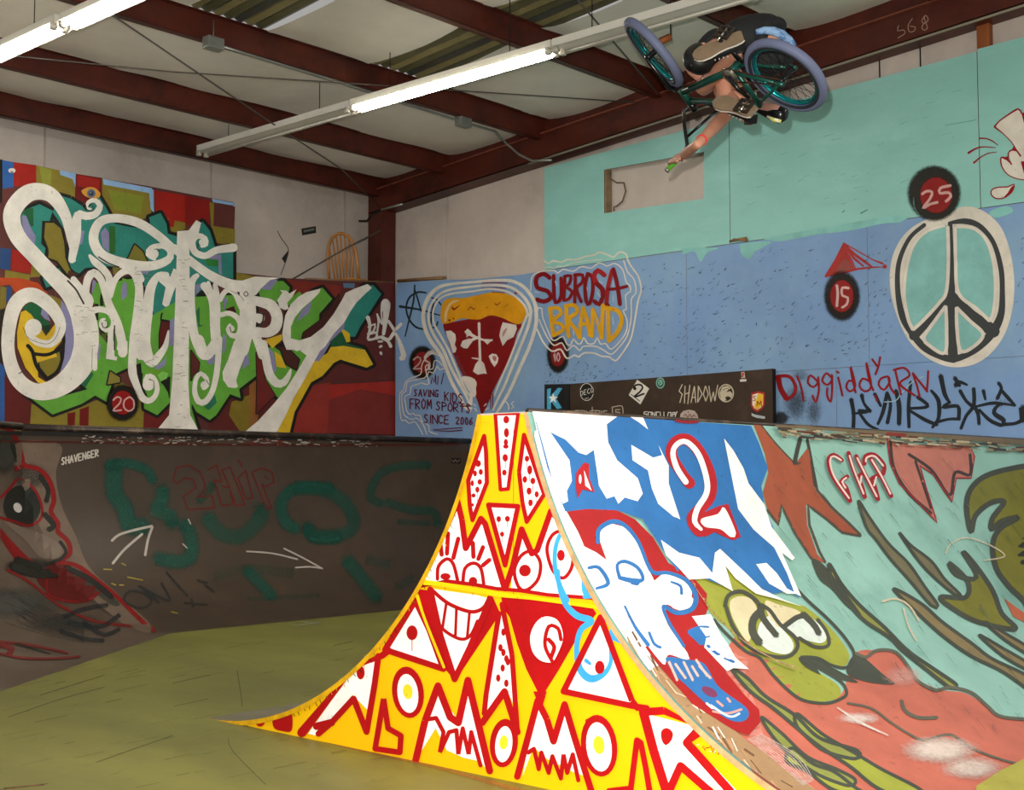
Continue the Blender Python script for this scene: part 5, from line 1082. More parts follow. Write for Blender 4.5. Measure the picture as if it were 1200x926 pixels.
# white and red fields
FW_ = [(R2, [(568, 52), (680, 52), (625, 420), (588, 425)]), (R2, [(515, 160), (525, 240), (528, 380), (462, 565), (450, 540), (440, 380)]), (R2, [(705, 155), (800, 440), (715, 570), (700, 480), (680, 340)]), (R2, [(545, 490), (675, 495), (615, 760), (600, 740)]),
       (R2, [(390, 475), (410, 560), (428, 690), (500, 560), (520, 580), (560, 720), (605, 885), (560, 880), (470, 862), (340, 845), (210, 840), (300, 680)]), (R2, [(693, 605), (745, 735), (765, 700), (830, 520), (880, 580), (950, 740), (1000, 880), (1040, 925), (880, 920), (640, 890), (650, 780)]),
       (R3, [(608, 22), (660, 30), (735, 40), (772, 50), (755, 100), (720, 170), (678, 262), (640, 170), (612, 70)]), (R3, [(570, 60), (495, 185), (645, 235), (610, 140)]), (R3, [(390, 215), (470, 210), (462, 260), (440, 350), (400, 310), (345, 375), (300, 420), (280, 415), (340, 330), (400, 250)]),
       (R3, [(640, 285), (665, 350), (690, 385), (715, 265), (765, 450), (770, 520), (745, 490), (700, 480), (655, 460), (625, 400), (600, 440), (575, 480), (600, 380)]), (R3, [(808, 70), (835, 210), (848, 330), (850, 420), (845, 360), (820, 300), (790, 320), (765, 360), (765, 300), (785, 180)]),
       (R3, [(905, 325), (930, 380), (948, 430), (975, 335), (1000, 420), (1030, 530), (1000, 520), (960, 500), (920, 480), (890, 450), (860, 530), (880, 420)]), (R3, [(1075, 105), (1160, 325), (1160, 335), (975, 300), (980, 280)]),
       (R5, [(530, 590), (740, 600), (700, 700), (880, 890), (800, 890), (665, 790), (620, 890), (600, 890), (560, 730)])]
for F, P in FW_: d.fr(F).poly(WH, P)
d.up(); d.fr(R3).poly(RD, [(800, 35), (830, 40), (1050, 75), (1060, 90), (1000, 170), (960, 240), (910, 320), (870, 240), (845, 170), (825, 100), (808, 75)])
d.poly(RD, [(575, 22), (612, 28), (680, 275), (650, 240), (600, 110)]); d.poly(RD, [(780, 45), (800, 90), (700, 240), (680, 275), (720, 175), (765, 80)])
d.done('base_fields', sp, 'white triangles and red fields on yellow')
d = sheet(.0030)
def rs(F, P, w, closed=False, sm=False): d.fr(F).st(RD, P, w * (1.28 if w > 4 else 1), sm=sm, closed=closed)
rs(R2, [(568, 60), (675, 58), (628, 415), (592, 418)], 14, True); rs(R2, [(515, 165), (524, 240), (528, 385), (460, 562), (448, 500), (440, 375)], 16, True); rs(R2, [(703, 160), (798, 440), (716, 570), (696, 480), (680, 335)], 16, True); rs(R2, [(535, 490), (675, 497), (614, 775)], 18, True)
rs(R2, [(200, 835), (300, 680), (390, 475), (410, 560), (428, 695), (500, 555), (520, 580), (562, 720), (612, 885)], 22); rs(R2, [(615, 885), (650, 780), (692, 605), (740, 720), (765, 705), (830, 520), (880, 575)], 22); rs(R2, [(880, 575), (940, 700), (1000, 850), (1040, 925)], 34)
rs(R2, [(200, 838), (340, 850), (470, 866), (570, 885), (690, 895), (820, 915), (1040, 930)], 14)
for P in ([(345, 625), (340, 720)], [(393, 650), (370, 740)], [(310, 680), (315, 725)], [(462, 670), (465, 735)], [(510, 690), (488, 745)], [(540, 750), (510, 775)]): rs(R2, P, 16)
rs(R2, [(295, 840), (300, 780), (340, 745), (370, 770), (390, 845)], 13, sm=True); rs(R2, [(415, 860), (425, 790), (465, 765), (500, 790), (515, 875)], 13, sm=True); d.fr(R2).disc(RD, (333, 828), 24, 16); d.disc(RD, (463, 850), 20, 20)
rs(R2, [(658, 800), (690, 730), (740, 710), (780, 760), (770, 840), (720, 890), (680, 880)], 13, True, True); d.disc(RD, (708, 800), 28, 28); rs(R2, [(812, 700), (840, 630), (890, 620), (930, 700), (930, 780), (890, 835), (840, 800)], 13, True, True); d.disc(RD, (878, 728), 18, 26)
d.poly(RD, [(900, 590), (960, 620), (1010, 760), (980, 790), (930, 700)])
for c, r in (((620, 88), (14, 18)), ((621, 150), (12, 22)), ((618, 195), (10, 16)), ((618, 215), (13, 10)), ((615, 268), (13, 18)), ((611, 338), (11, 14)), ((487, 295), (14, 16)), ((500, 335), (10, 14)), ((473, 342), (9, 14)), ((460, 388), (8, 14)), ((495, 382), (11, 13)), ((484, 418), (10, 14)), ((466, 446), (10, 10)), ((462, 490), (6, 8)), ((718, 272), (11, 14)), ((731, 325), (12, 22)), ((708, 370), (11, 16)), ((746, 377), (12, 15)), ((728, 425), (12, 17)), ((764, 440), (10, 15)), ((735, 480), (11, 16)), ((585, 557), (11, 14)), ((626, 556), (12, 14)), ((601, 628), (10, 12))): d.fr(R2).disc(RD, c, *r)
d.up()
for x, y, l in ((718, 280, 40), (731, 340, 40), (708, 380, 40), (746, 390, 40), (728, 440, 60), (764, 450, 40), (585, 565, 30), (626, 565, 30), (601, 635, 30), (333, 840, 50), (343, 840, 35), (463, 860, 60), (484, 430, 40), (617, 280, 35)): rs(R2, [(x, y), (x, y + l)], 2.5)
# lower face
rs(R3, [(612, 22), (660, 62), (720, 85), (755, 75), (772, 45)], 8, sm=True); rs(R3, [(625, 70), (640, 125), (690, 158), (720, 150), (740, 110)], 7, sm=True)
for P in ([(655, 65), (645, 130)], [(683, 75), (680, 152)], [(718, 90), (712, 155)]): rs(R3, P, 6)
rs(R3, [(612, 25), (640, 150), (678, 268), (720, 180), (775, 50)], 13); rs(R3, [(572, 55), (490, 188), (648, 240), (610, 135)], 13, True); d.fr(R3).disc(RD, (563, 142), 15, 20); rs(R3, [(563, 150), (563, 190)], 2)
rs(R3, [(410, 195), (480, 205), (500, 190)], 14); rs(R3, [(472, 205), (462, 280), (440, 410), (405, 320), (345, 385), (310, 415)], 13); rs(R3, [(265, 412), (385, 250)], 20); rs(R3, [(305, 395), (345, 385)], 16); d.disc(RD, (424, 250), 11, 18)
d.poly(RD, [(112, 375), (135, 350)] + [(152 + 15 * math.cos(a / 4), 375 + 22 * math.sin(a / 4)) for a in range(-8, 9)]) if 0 else d.disc(RD, (152, 375), 15, 21)
d.poly(RD, [(190, 400), (185, 375), (190, 345), (212, 328), (232, 340), (240, 375), (236, 408), (212, 408)], True)
def egg(F, c, rx, ry, rot=.0):
    d.fr(F).disc(RD, c, rx + 7, ry + 8, 26, rot); d.up(); d.disc(WH, (c[0], c[1] + 3), rx - 8, ry - 9, 24, rot); d.up(); d.disc('#ead02a', (c[0], c[1] - 2), rx * .36, ry * .33, 16, rot); d.up()
egg(R3, (552, 303), 36, 62, -.12); egg(R3, (812, 440), 31, 58, .1); egg(R3, (1070, 447), 42, 76, -.12)
rs(R3, [(465, 455), (488, 320), (500, 400), (535, 420), (532, 465), (465, 455)], 12)
rs(R3, [(575, 485), (600, 380), (635, 285), (668, 370), (690, 385), (716, 270), (740, 370), (775, 515)], 15); rs(R3, [(612, 375), (630, 372), (650, 410), (640, 465), (665, 410), (685, 405), (690, 470), (702, 400), (718, 470), (725, 410), (750, 500)], 9)
rs(R3, [(808, 65), (835, 200), (850, 410)], 11); rs(R3, [(800, 90), (765, 310), (760, 360)], 11); rs(R3, [(755, 385), (815, 300), (850, 410)], 14)
for c in ((812, 140), (804, 182), (820, 212), (810, 237), (824, 220), (798, 264), (820, 278), (812, 195)): d.disc(RD, c, 6, 10)
d.up(); d.poly(WH, [(925, 98), (955, 105), (970, 130), (972, 165), (950, 215), (935, 222), (910, 215), (890, 190), (885, 150), (900, 115)], True); d.up(); rs(R3, [(945, 220), (925, 175), (935, 125), (960, 130), (968, 160)], 8, sm=True); rs(R3, [(935, 160), (950, 180), (940, 210)], 9, sm=True)
rs(R3, [(850, 530), (880, 420), (905, 325), (930, 375), (948, 435), (978, 335), (1005, 425), (1050, 568)], 14); rs(R3, [(880, 465), (895, 455), (908, 510), (915, 465), (935, 520), (945, 475), (968, 535), (975, 470), (985, 520), (1000, 470), (1015, 540)], 9)
d.poly(RD, [(893, 300), (930, 300), (920, 335), (905, 330)]); rs(R3, [(1075, 100), (975, 300), (1165, 340), (1200, 345)], 13); rs(R3, [(1075, 100), (1160, 325), (1175, 345)], 13); d.disc(RD, (1073, 235), 13, 18)
rs(R5, [(520, 580), (560, 730), (610, 890)], 28); rs(R5, [(520, 580), (600, 575), (740, 585)], 24); rs(R5, [(745, 590), (690, 700), (860, 890)], 26); rs(R5, [(620, 890), (665, 790), (780, 890)], 24); d.fr(R5).poly(RD, [(590, 655), (612, 642), (635, 660), (630, 690), (608, 710), (592, 690)], True)
rs(R5, [(470, 890), (495, 690), (510, 700), (530, 800), (545, 890)], 18)
d.st(RD, [(385, 887, 20), (460, 880, 24)]); d.done('red_outlines', sp, 'thick red outlines, eyes, teeth and dots of the painted creatures')
d = sheet(.0070)
d.fr(R2).st(YE, [(180, 850), (260, 855), (420, 880), (620, 915), (700, 925)], 18); d.fr(R3).st(YE, [(565, 8), (640, 12), (780, 38), (900, 50), (1095, 78)], 9); d.st(YE, [(570, 20), (600, 110), (650, 235)], 7)
d.fr(R2).st(YE, [(932, 640, 30), (985, 740, 30), (1040, 860, 24)]); d.fr(R5).disc('#a83a10', (320, 615), 30, 12)
d.done('yellow_overspray', sp, 'yellow bands dividing the painted fields')
d = sheet(.0085)
d.fr(R2).st(SK, [(1060, 700, 22), (1000, 640, 22), (930, 610, 22), (880, 630, 20), (855, 700, 20), (855, 790, 22), (880, 880, 24), (910, 940, 26)]); d.st(SK, [(1060, 800, 22), (1010, 800, 20), (990, 850, 22), (1000, 910, 24), (1050, 910, 22)])
d.fr(R5).st(SK, [(185, 30, 16), (190, 90, 18), (215, 160, 22), (260, 205, 26), (315, 225, 26), (275, 260, 22), (258, 330, 20), (270, 410, 26), (310, 450, 30), (360, 435, 22), (390, 390, 16), (392, 320, 16), (395, 265, 20)]); d.st(SK, [(290, 130, 18), (320, 125, 20), (345, 105, 20)]); d.st(SK, [(295, 380, 16), (310, 392, 12)]); d.poly(SK, [(390, 262), (410, 255), (500, 330), (540, 400), (600, 470), (650, 520), (590, 515), (560, 460), (520, 400), (460, 330), (400, 300)])
d.done('blue_doodle', sp, 'light blue sprayed doodle over the right side of the face')
# scrapes along the left edge and drips
d = sheet(.0095); random.seed(4)
for k in range(34):
    t = k / 33; x = 240 + (330 - 240) * 0; th_ = .35 + .75 * t
    P = SPL.P(5.2 * S, th_)
    v = P - CAM; Xp = 600 + FPX * v.dot(RT) / v.dot(CF); Yp = 463 - FPX * v.dot(CU) / v.dot(CF)
    d.fr((0, 0, 1)).st(random.choice(['#2a2016', '#6b4a20', '#c89a20']), [(Xp + 1 + random.random() * 2, Yp + 1), (Xp + 3 + random.random() * 4, Yp + 6 + random.random() * 3)], .8, sm=False)
d.fr(R2)
for P in ([(490, 100), (545, 103)], [(690, 70), (725, 74)], [(740, 100), (752, 110)]): d.st('#c79a20', P, 2)
d.fr(R5)
for k in range(40):
    x = random.uniform(690, 920); d.st(random.choice(['#7a4a10', '#b51a14', '#e8e0d0']), [(x, 700 + (x - 690) * .25 + random.uniform(-18, 18)), (x + random.uniform(4, 14), 702 + (x - 690) * .25 + random.uniform(-16, 16))], random.uniform(1.5, 4), sm=False)
d.done('scrapes', sp, 'scrapes and drips along the worn edges')
MB().tube([FACE.hit(602, 486, .001), FACE.hit(602, 700, .001)], .0012, m_dark, 4).build('board_joint', sp)

# ================================================================ PAINT ON THE RIGHT BANK
M5 = (880, 490, 3.75); M6 = (840, 640, 4.615); M7 = (940, 640, 3.238); M8 = (760, 700, 4.096); R6 = (860, 490, 2.1235)
BU = '#2a66a2'; WT = '#e9e6e0'; SL = '#b0604f'; OL = '#8d9136'; DG = '#3f4238'; AQ = '#93c4b9'; TR = '#924a32'
def bank(base): return Dec(SPR, R4, base=base)
d = bank(.0015)
d.fr(M7).poly(SL, [(-260, 350), (-120, 420), (0, 560), (60, 600), (150, 560), (200, 410), (300, 400), (360, 410), (430, 500), (520, 545), (620, 560), (700, 610), (760, 650), (860, 665), (900, 670), (900, 1000), (0, 1000), (-300, 620)], True)
d.fr(M8).poly('#b9756a', [(350, 240), (480, 300), (460, 380), (520, 540), (560, 700), (800, 926), (720, 926), (480, 680), (520, 560), (430, 420), (330, 330)])
d.fr(M6).poly(OL, [(-80, 40), (20, 60), (60, 120), (240, 250), (440, 320), (480, 330), (600, 430), (690, 540), (715, 600), (690, 650), (600, 650), (470, 600), (450, 620), (560, 690), (650, 750), (670, 800), (640, 830), (560, 845), (460, 830), (390, 790), (300, 700), (240, 610), (150, 560), (60, 450), (0, 400), (-60, 330), (-130, 200), (-120, 100)], True)
d.done('painted_ground', sp, 'salmon ground and olive frog shape low on the bank')
d = bank(.0030)
# star
d.fr(M5).poly(TR, [(10, 28), (40, 32), (110, 120), (190, 205), (250, 130), (262, 200), (285, 320), (350, 400), (480, 520), (400, 500), (330, 440), (240, 380), (245, 470), (290, 600), (325, 640), (270, 620), (190, 500), (130, 380), (120, 470), (70, 400), (50, 330), (75, 240), (60, 160)])
d.st('#4a4238', [(200, 212), (252, 132), (270, 220), (290, 320), (355, 395), (430, 465), (480, 515)], 15, sm=False, soft=.5); d.st('#4a4238', [(480, 520), (400, 505), (330, 445), (250, 385), (255, 470), (300, 590), (325, 635)], 14, sm=False, soft=.5); d.st('#4a4238', [(265, 620), (190, 505), (132, 385), (118, 470), (70, 405)], 14, sm=False, soft=.5); d.st('#4a4238', [(45, 35), (112, 118), (190, 200)], 9, soft=.5); d.st('#3c3a34', [(215, 90), (200, 150), (190, 200)], 24, soft=.5); d.st('#3c3a34', [(245, 95), (262, 180), (280, 300)], 16, soft=.5)
# drips and blobs with dark contours
def blob(F, c, P, w=7, dark=DG, sm=True): d.fr(F).poly(c, P, sm); d.cnt += 8; d.st(dark, P, w * 1.7, sm=sm, closed=True, soft=.35); d.cnt -= 8
DR = '#6b6449'
blob(M5, DR, [(470, 365), (520, 440), (600, 550), (690, 640), (760, 740), (820, 825), (790, 825), (690, 710), (610, 620), (550, 540), (505, 480)], 9)
blob(M5, DR, [(650, 505), (700, 560), (790, 630), (850, 710), (920, 780), (890, 775), (790, 690), (720, 610)], 9)
blob(M7, '#7a6a48', [(345, 165), (450, 220), (530, 290), (640, 370), (720, 430), (860, 500), (880, 560), (760, 480), (640, 420), (540, 350), (450, 270)], 9)
blob(M7, '#7d7f3c', [(100, 70), (150, 150), (220, 230), (310, 310), (400, 400), (500, 470), (585, 530), (560, 540), (480, 480), (380, 400), (330, 350), (240, 290), (180, 230), (120, 160)], 10)
blob(M7, '#8d9136', [(-20, 640), (80, 720), (200, 790), (300, 850), (450, 930), (470, 980), (300, 930), (180, 840), (60, 760), (-20, 690)], 9); blob(M7, '#8d9136', [(-40, 770), (40, 830), (120, 860), (200, 920), (260, 960), (120, 930), (20, 860), (-60, 820)], 9)
blob(M8, '#7f8440', [(395, 345), (470, 390), (560, 480), (700, 570), (820, 680), (1000, 740), (990, 780), (840, 740), (720, 640), (600, 540), (480, 450)], 12); blob(M8, '#7f8440', [(540, 580), (640, 660), (760, 770), (900, 830), (990, 880), (960, 910), (820, 860), (700, 780), (600, 680)], 11)
d.fr(M6).poly(DG, [(510, 75), (560, 90), (640, 180), (720, 290), (780, 380), (700, 330), (620, 240), (550, 180)], True)
# right olive creature
blob(M5, '#6d6a22', [(1250, 215), (1130, 225), (1020, 260), (960, 320), (945, 400), (965, 500), (985, 430), (1050, 375), (1110, 370), (1060, 440), (1055, 490), (1100, 455), (1170, 440), (1090, 490), (1060, 560), (1075, 660), (1130, 740), (1200, 810), (1260, 900), (1260, 300)], 16)
d.fr(M5).disc('#2a2a20', (1210, 590), 40, 70)
blob(M5, '#6d6a22', [(930, 590), (985, 650), (1060, 760), (1100, 860), (1160, 930), (1000, 900), (900, 850), (830, 790), (940, 790), (950, 720), (870, 640), (900, 690), (975, 710), (985, 680)], 15)
d.fr(M7).poly('#a8583c', [(765, 200), (860, 270), (860, 300), (800, 270)]); 
blob(M7, '#7a6a48', [(690, 290), (780, 340), (860, 390), (860, 415), (770, 360)], 8); blob(M7, '#7a6a48', [(670, 340), (760, 390), (860, 450), (860, 475), (760, 420)], 8)
# red torn shape
TP = [(595, 85), (640, 110), (700, 120), (930, 110), (950, 105), (980, 170), (965, 265), (900, 265), (880, 370), (800, 250), (740, 210), (765, 300), (815, 460), (700, 340), (650, 290), (610, 200)]
d.fr(M5).poly('#ae6a5c', TP); d.cnt += 4; d.st('#3c2f2a', [(610, 100), (625, 220), (690, 330), (790, 420)], 16, soft=.4); d.st('#3c2f2a', [(720, 190), (750, 280), (790, 400)], 14, soft=.4); d.st('#3c2f2a', [(690, 160), (790, 230), (870, 340), (895, 240), (960, 250), (960, 160)], 16, soft=.4); d.st('#8e1d24', TP[4:] + [TP[0]], 7, sm=False, soft=.2)
d.fr(M6)
for P in ([(-20, 400), (40, 470), (150, 570), (230, 610), (300, 700), (390, 790), (470, 840), (590, 855), (670, 830), (700, 800), (670, 740), (560, 670), (450, 610), (540, 610), (620, 650), (700, 660), (740, 590), (690, 500), (600, 400), (480, 290), (380, 180)],): d.st(DG, P, 20, soft=.4)
d.poly(DG, [(700, 660), (760, 590), (900, 700), (960, 750), (840, 745), (720, 710)], True); d.poly(DG, [(440, 610), (500, 600), (620, 660), (760, 740), (640, 720), (540, 670), (560, 700), (480, 660)], True)
EY = '#c9bd98'; EW = '#c3ccc4'
d.up(); d.poly(EY, [(70, 300), (120, 275), (180, 290), (215, 350), (200, 400), (180, 500), (160, 520), (110, 450), (70, 360)], True); d.poly(EW, [(230, 420), (290, 380), (330, 430), (400, 510), (410, 560), (370, 590), (280, 570), (220, 510)], True); d.poly(EY, [(260, 300), (330, 320), (430, 350), (450, 380), (370, 430), (320, 440), (270, 370)], True); d.poly(EW, [(370, 460), (430, 400), (500, 390), (560, 440), (590, 500), (560, 530), (470, 510)], True)
d.up()
for P, w_ in (([(40, 330), (60, 270), (130, 250), (200, 290), (230, 330)], 26), ([(45, 330), (80, 430), (150, 530), (250, 590), (370, 605), (430, 560), (420, 500), (340, 430), (280, 350), (230, 320)], 24), ([(240, 350), (195, 400), (190, 470), (230, 530)], 50), ([(230, 330), (250, 400), (320, 490)], 40), ([(360, 440), (430, 390), (480, 380)], 34), ([(460, 370), (520, 430), (550, 480)], 40), ([(440, 500), (530, 550), (600, 540), (590, 470), (540, 400)], 22)): d.st('#43443a', P, w_, soft=.35)
d.fr(M7)
for P, w_ in (([(170, 600), (260, 620), (330, 670), (400, 715), (460, 740), (560, 720), (640, 770), (740, 810), (850, 840)], 10), ([(375, 590), (390, 630), (440, 655), (510, 655)], 16), ([(200, 410), (240, 425), (280, 400), (350, 405), (400, 460), (430, 510), (500, 550), (560, 540), (640, 560), (700, 610), (750, 650), (850, 662)], 15)): d.st('#565548', P, w_, soft=.4)
d.done('painted_creatures', sp, 'brown star, olive drips, frog face and creature on the bank')
d = bank(.0085)
d.fr(M7).halo('#d9cbc4', (210, 660), 110, 30, .3, .6); d.halo('#c9b8ae', (520, 780), 190, 70, .3, .8); d.halo('#c9b8ae', (640, 850), 160, 60, .3, .7); d.halo('#c99a90', (380, 500), 110, 60, .3, .5)
for k in range(7): d.st('#e0d6cf', [(130 + k * 12, 620 + k * 9), (240 + k * 14, 690 + k * 6)], 10, soft=.6, a=.5)
d.fr(M8)
for k in range(9): d.st('#c9bdb4', [(470 + k * 8, 690 - k * 3), (600 + k * 14, 790 - k * 2), (740 + k * 6, 915 - k * 3)], 7, soft=.6, a=.5)
# pale scratches
d.fr(M5).st('#c9bda4', [(850, 600), (870, 560), (940, 530), (1040, 560), (1110, 610), (1020, 630)], 9, soft=.4, a=.6); d.fr(M7).st('#c9b79a', [(300, 215), (350, 205), (400, 230), (440, 290)], 10, soft=.4, a=.7); d.st('#c9b79a', [(380, 240), (400, 310), (430, 365)], 8, soft=.4, a=.7)
random.seed(8)
for k in range(230):
    x, y = random.uniform(905, 1195), random.uniform(530, 860)
    if y > 500 + (x - 860) * .9 + 120: continue
    L = random.uniform(4, 26); d.fr((0, 0, 1)).st(random.choice(['#3e4f4a', '#56685f', '#2e3632']), [(x, y, random.uniform(.4, 1.0)), (x + L * .62, y + L * .8, .3)], sm=False, cap=False, soft=.25, a=random.uniform(.3, .8))
d.done('scratches', sp, 'scratches and worn pale streaks')
e_ = []
for k in range(40):
    P = SPR.P(5.2 * S - .01, .06 + 1.2 * k / 39) - CAM; e_.append((600 + FPX * P.dot(RT) / P.dot(CF), 463 - FPX * P.dot(CU) / P.dot(CF)))
d = bank(.0086); d.fr((0, 0, 1)); d.st(WT, [(x + 7, y - 3, 22) for x, y in e_ if y < 760], sm=False); d.st('#9a7a58', [(x + 9, y - 6, 24) for x, y in e_ if y > 745], sm=False)
for k in range(70):
    x, y = random.choice([p for p in e_ if p[1] > 720]); x += random.uniform(2, 20); d.st(random.choice(['#c9b49a', '#6b4a30', '#b58d68', '#e3d8c8']), [(x, y), (x + random.uniform(5, 16), y + random.uniform(6, 20))], random.uniform(1, 3), sm=False, soft=.3)
d.done('edge_paint', sp, 'white upper and bare wood lower strip along the front edge')
d = bank(.0090)
d.fr(R4).poly(WT, [(72, 8), (140, 12), (230, 280), (330, 480), (480, 720), (640, 960), (520, 1020), (360, 740), (250, 520), (190, 390), (130, 250)])
d.fr(M8).poly('#9a7a58', [(20, 290), (110, 420), (260, 560), (400, 660), (560, 760), (720, 900), (760, 960), (560, 960), (420, 720), (250, 560), (90, 420)])
d.done('edge_paint', sp, 'white and bare wood strip along the front edge')
d = bank(.0102)
# blue field with white splashes
d.fr(R4).poly(BU, [(75, 10), (400, 30), (920, 65), (950, 130), (985, 230), (960, 300), (975, 390), (1010, 470), (1040, 560), (1090, 700), (1115, 735), (1060, 710), (1000, 720), (930, 700), (860, 640), (800, 560), (770, 600), (840, 700), (740, 660), (640, 640), (560, 520), (500, 430), (420, 400), (300, 390), (200, 400), (130, 230)])
d.poly('#9a1618', [(205, 400), (280, 390), (400, 395), (470, 430), (540, 500), (600, 600), (700, 660), (750, 720), (740, 800), (760, 850), (700, 870), (640, 926), (520, 926), (300, 600), (250, 480)])
d.fr(R5).poly('#9a1618', [(520, 0), (640, 40), (720, 120), (760, 180), (740, 240), (700, 270), (760, 350), (820, 420), (900, 520), (960, 580), (965, 630), (920, 680), (860, 660), (700, 560), (560, 400), (420, 200), (300, 20)])
d.up(); d.fr(R4)
for P in ([(75, 10), (400, 30), (360, 60), (365, 130), (400, 200), (480, 270), (500, 330), (480, 360), (430, 345), (405, 370), (390, 340), (360, 350), (330, 300), (310, 160), (280, 180), (250, 170), (200, 120), (140, 90), (215, 200), (225, 280), (205, 320), (210, 360), (190, 370), (150, 280), (110, 130)],
          [(455, 140), (540, 190), (575, 180), (560, 140), (600, 220), (600, 290), (645, 430), (620, 420), (560, 370), (535, 310), (520, 240), (460, 200)],
          [(815, 115), (850, 160), (890, 230), (910, 290), (970, 370), (1000, 460), (1090, 580), (1080, 590), (1040, 560), (1115, 730), (1090, 720), (1060, 640), (1010, 540), (930, 470), (870, 390), (850, 290)],
          [(570, 510), (640, 560), (720, 580), (770, 640), (780, 560), (800, 545), (900, 640), (960, 700), (1050, 745), (1120, 770), (1020, 740), (940, 720), (860, 660), (820, 610), (850, 710), (760, 660), (680, 665), (640, 620), (590, 570)],
          [(940, 605), (980, 600), (1020, 640), (1060, 700), (1100, 720), (1060, 720), (990, 680)],
          [(330, 470), (370, 445), (430, 460), (480, 520), (520, 620), (545, 670), (580, 640), (640, 650), (690, 700), (690, 760), (640, 780), (590, 760), (570, 790), (640, 926), (500, 926), (420, 800), (340, 700), (260, 530), (320, 560), (360, 590), (335, 520)],
          [(500, 30), (450, 25), (520, 80)]): d.poly(WT, P)
d.fr(M8).poly(WT, [(-160, -80), (60, -60), (190, 0), (210, 40), (170, 75), (110, 60), (80, 40), (80, 130), (180, 280), (175, 310), (90, 285), (75, 320), (60, 330), (-20, 230), (-120, 80)], True)
d.poly(BU, [(75, 300), (180, 310), (260, 330), (330, 440), (460, 540), (470, 590), (430, 610), (370, 595), (290, 540), (180, 440), (120, 380)], True)
d.poly(WT, [(200, 100), (290, 90), (340, 190), (370, 230), (410, 300), (475, 355), (400, 350), (370, 365), (260, 250), (270, 200)])
d.poly(BU, [(180, 170), (270, 140), (290, 190), (250, 240), (215, 215)], True); d.st(BU, [(270, 235), (320, 280), (400, 320)], 14)
d.up()
d.fr(M8)
for P in ([(-5, 180), (20, 235), (48, 250)],): d.st(BU, P, 14)
for P in ([(90, 320), (130, 410)], [(120, 330), (170, 400)], [(160, 320), (205, 410)], [(200, 340), (230, 390)], [(220, 310), (275, 390)], [(235, 340), (290, 400)]): d.st('#c9a8a0', P, 16, soft=.5)
d.disc('#6d2f52', (285, 465), 42, 20, rot=.5); 
for P, c in (([(270, 520), (300, 545)], '#cfd9e6'), ([(320, 510), (350, 535)], '#d6958a'), ([(370, 495), (385, 515)], '#d6958a'), ([(300, 560), (370, 570), (440, 550)], '#d98f84'), ([(290, 530), (380, 585), (430, 570)], '#b9cfe6')): d.st(c, P, 13, soft=.3)
d.fr(R4).st(BU, [(325, 520, 16), (330, 470, 18), (380, 440, 18), (430, 455, 16), (480, 515, 14), (520, 610, 14), (545, 640, 16), (600, 640, 14), (670, 670, 16), (705, 730, 20), (690, 780, 20), (630, 795, 18), (580, 770, 14), (600, 830, 12), (660, 926, 12)]); d.st(BU, [(410, 660, 14), (400, 610, 12), (430, 595, 14), (480, 620, 14), (500, 665, 14), (460, 670, 20), (415, 660, 16)]); d.poly(BU, [(440, 660), (500, 665), (480, 690), (455, 685)]); d.st(BU, [(290, 620, 12), (330, 620, 14), (365, 680, 16), (320, 700, 10)]); d.st(BU, [(430, 770, 8), (470, 850, 12), (520, 920, 16)]); d.st(BU, [(610, 675, 8), (645, 690, 10), (650, 720, 12)])
# red and white figure 2
d.up(); R_ = '#a3161f'
d.st(R_, [(680, 290, 44), (650, 250, 40), (610, 180, 44), (625, 130, 44), (670, 120, 44), (720, 170, 44), (760, 260, 44), (760, 340, 44), (720, 390, 44), (690, 430, 44), (720, 480, 40), (760, 450, 40), (800, 470, 40), (850, 490, 44)]); d.poly(R_, [(700, 420), (790, 380), (830, 370), (880, 500), (850, 510), (780, 480), (740, 500)])
d.up(); d.st(WT, [(665, 285, 22), (630, 230, 22), (615, 170, 20), (635, 135, 20), (670, 130, 20), (715, 180, 22), (745, 270, 22), (745, 330, 22), (710, 390, 22), (700, 440, 20), (725, 470, 12)]); d.poly(WT, [(725, 430), (790, 410), (815, 385), (860, 485), (840, 500), (800, 470), (740, 460)], True)
# small red triangle with white
d.poly(R_, [(240, 250), (270, 210), (290, 215), (290, 270), (312, 325), (285, 320), (265, 315), (245, 350), (238, 300)]); d.up(); d.poly(WT, [(270, 240), (300, 320), (275, 300)]); d.disc(WT, (255, 275), 5, 18)
d.st('#7b1a22', [(625, 46), (670, 52), (712, 50)], 14, soft=.3)
d.done('painted_faces', sp, 'blue and white splashes, red figure 2 and a white cartoon face outlined in blue on red')
# CVLT and the lettering
d = bank(.0155); R_ = '#8e1820'
def cv(P, w=22): d.fr(M5).st(R_, P, w); d.cnt += 12; d.st('#d9bdb4', P, w * .38); d.cnt -= 12
for P in ([(388, 190), (352, 166), (330, 192), (350, 262), (425, 370)], [(425, 370), (408, 312), (386, 285), (412, 262)], [(418, 158), (440, 232), (490, 352)], [(490, 352), (472, 292), (455, 270), (478, 250)], [(452, 172), (482, 236), (548, 362)], [(548, 362), (532, 302), (516, 276), (546, 258)], [(488, 205), (492, 172), (532, 166), (574, 212), (570, 250)], [(516, 182), (562, 262), (606, 348)]): d.fr(M5).st(R_, P, 19)
d.cnt += 12
for P in ([(385, 190), (352, 172), (336, 192), (355, 262), (420, 358)], [(405, 312), (390, 285), (408, 268)], [(422, 170), (442, 232), (484, 338)], [(470, 292), (475, 260)], [(456, 180), (484, 236), (542, 350)], [(530, 302), (540, 264)], [(494, 195), (498, 178), (532, 172), (570, 214)], [(520, 188), (564, 262), (602, 338)]): d.fr(M5).st('#dcc0b8', P, 8)
d.done('graffiti_lettering', sp, 'small dark red and pink lettering CVLT near the top')
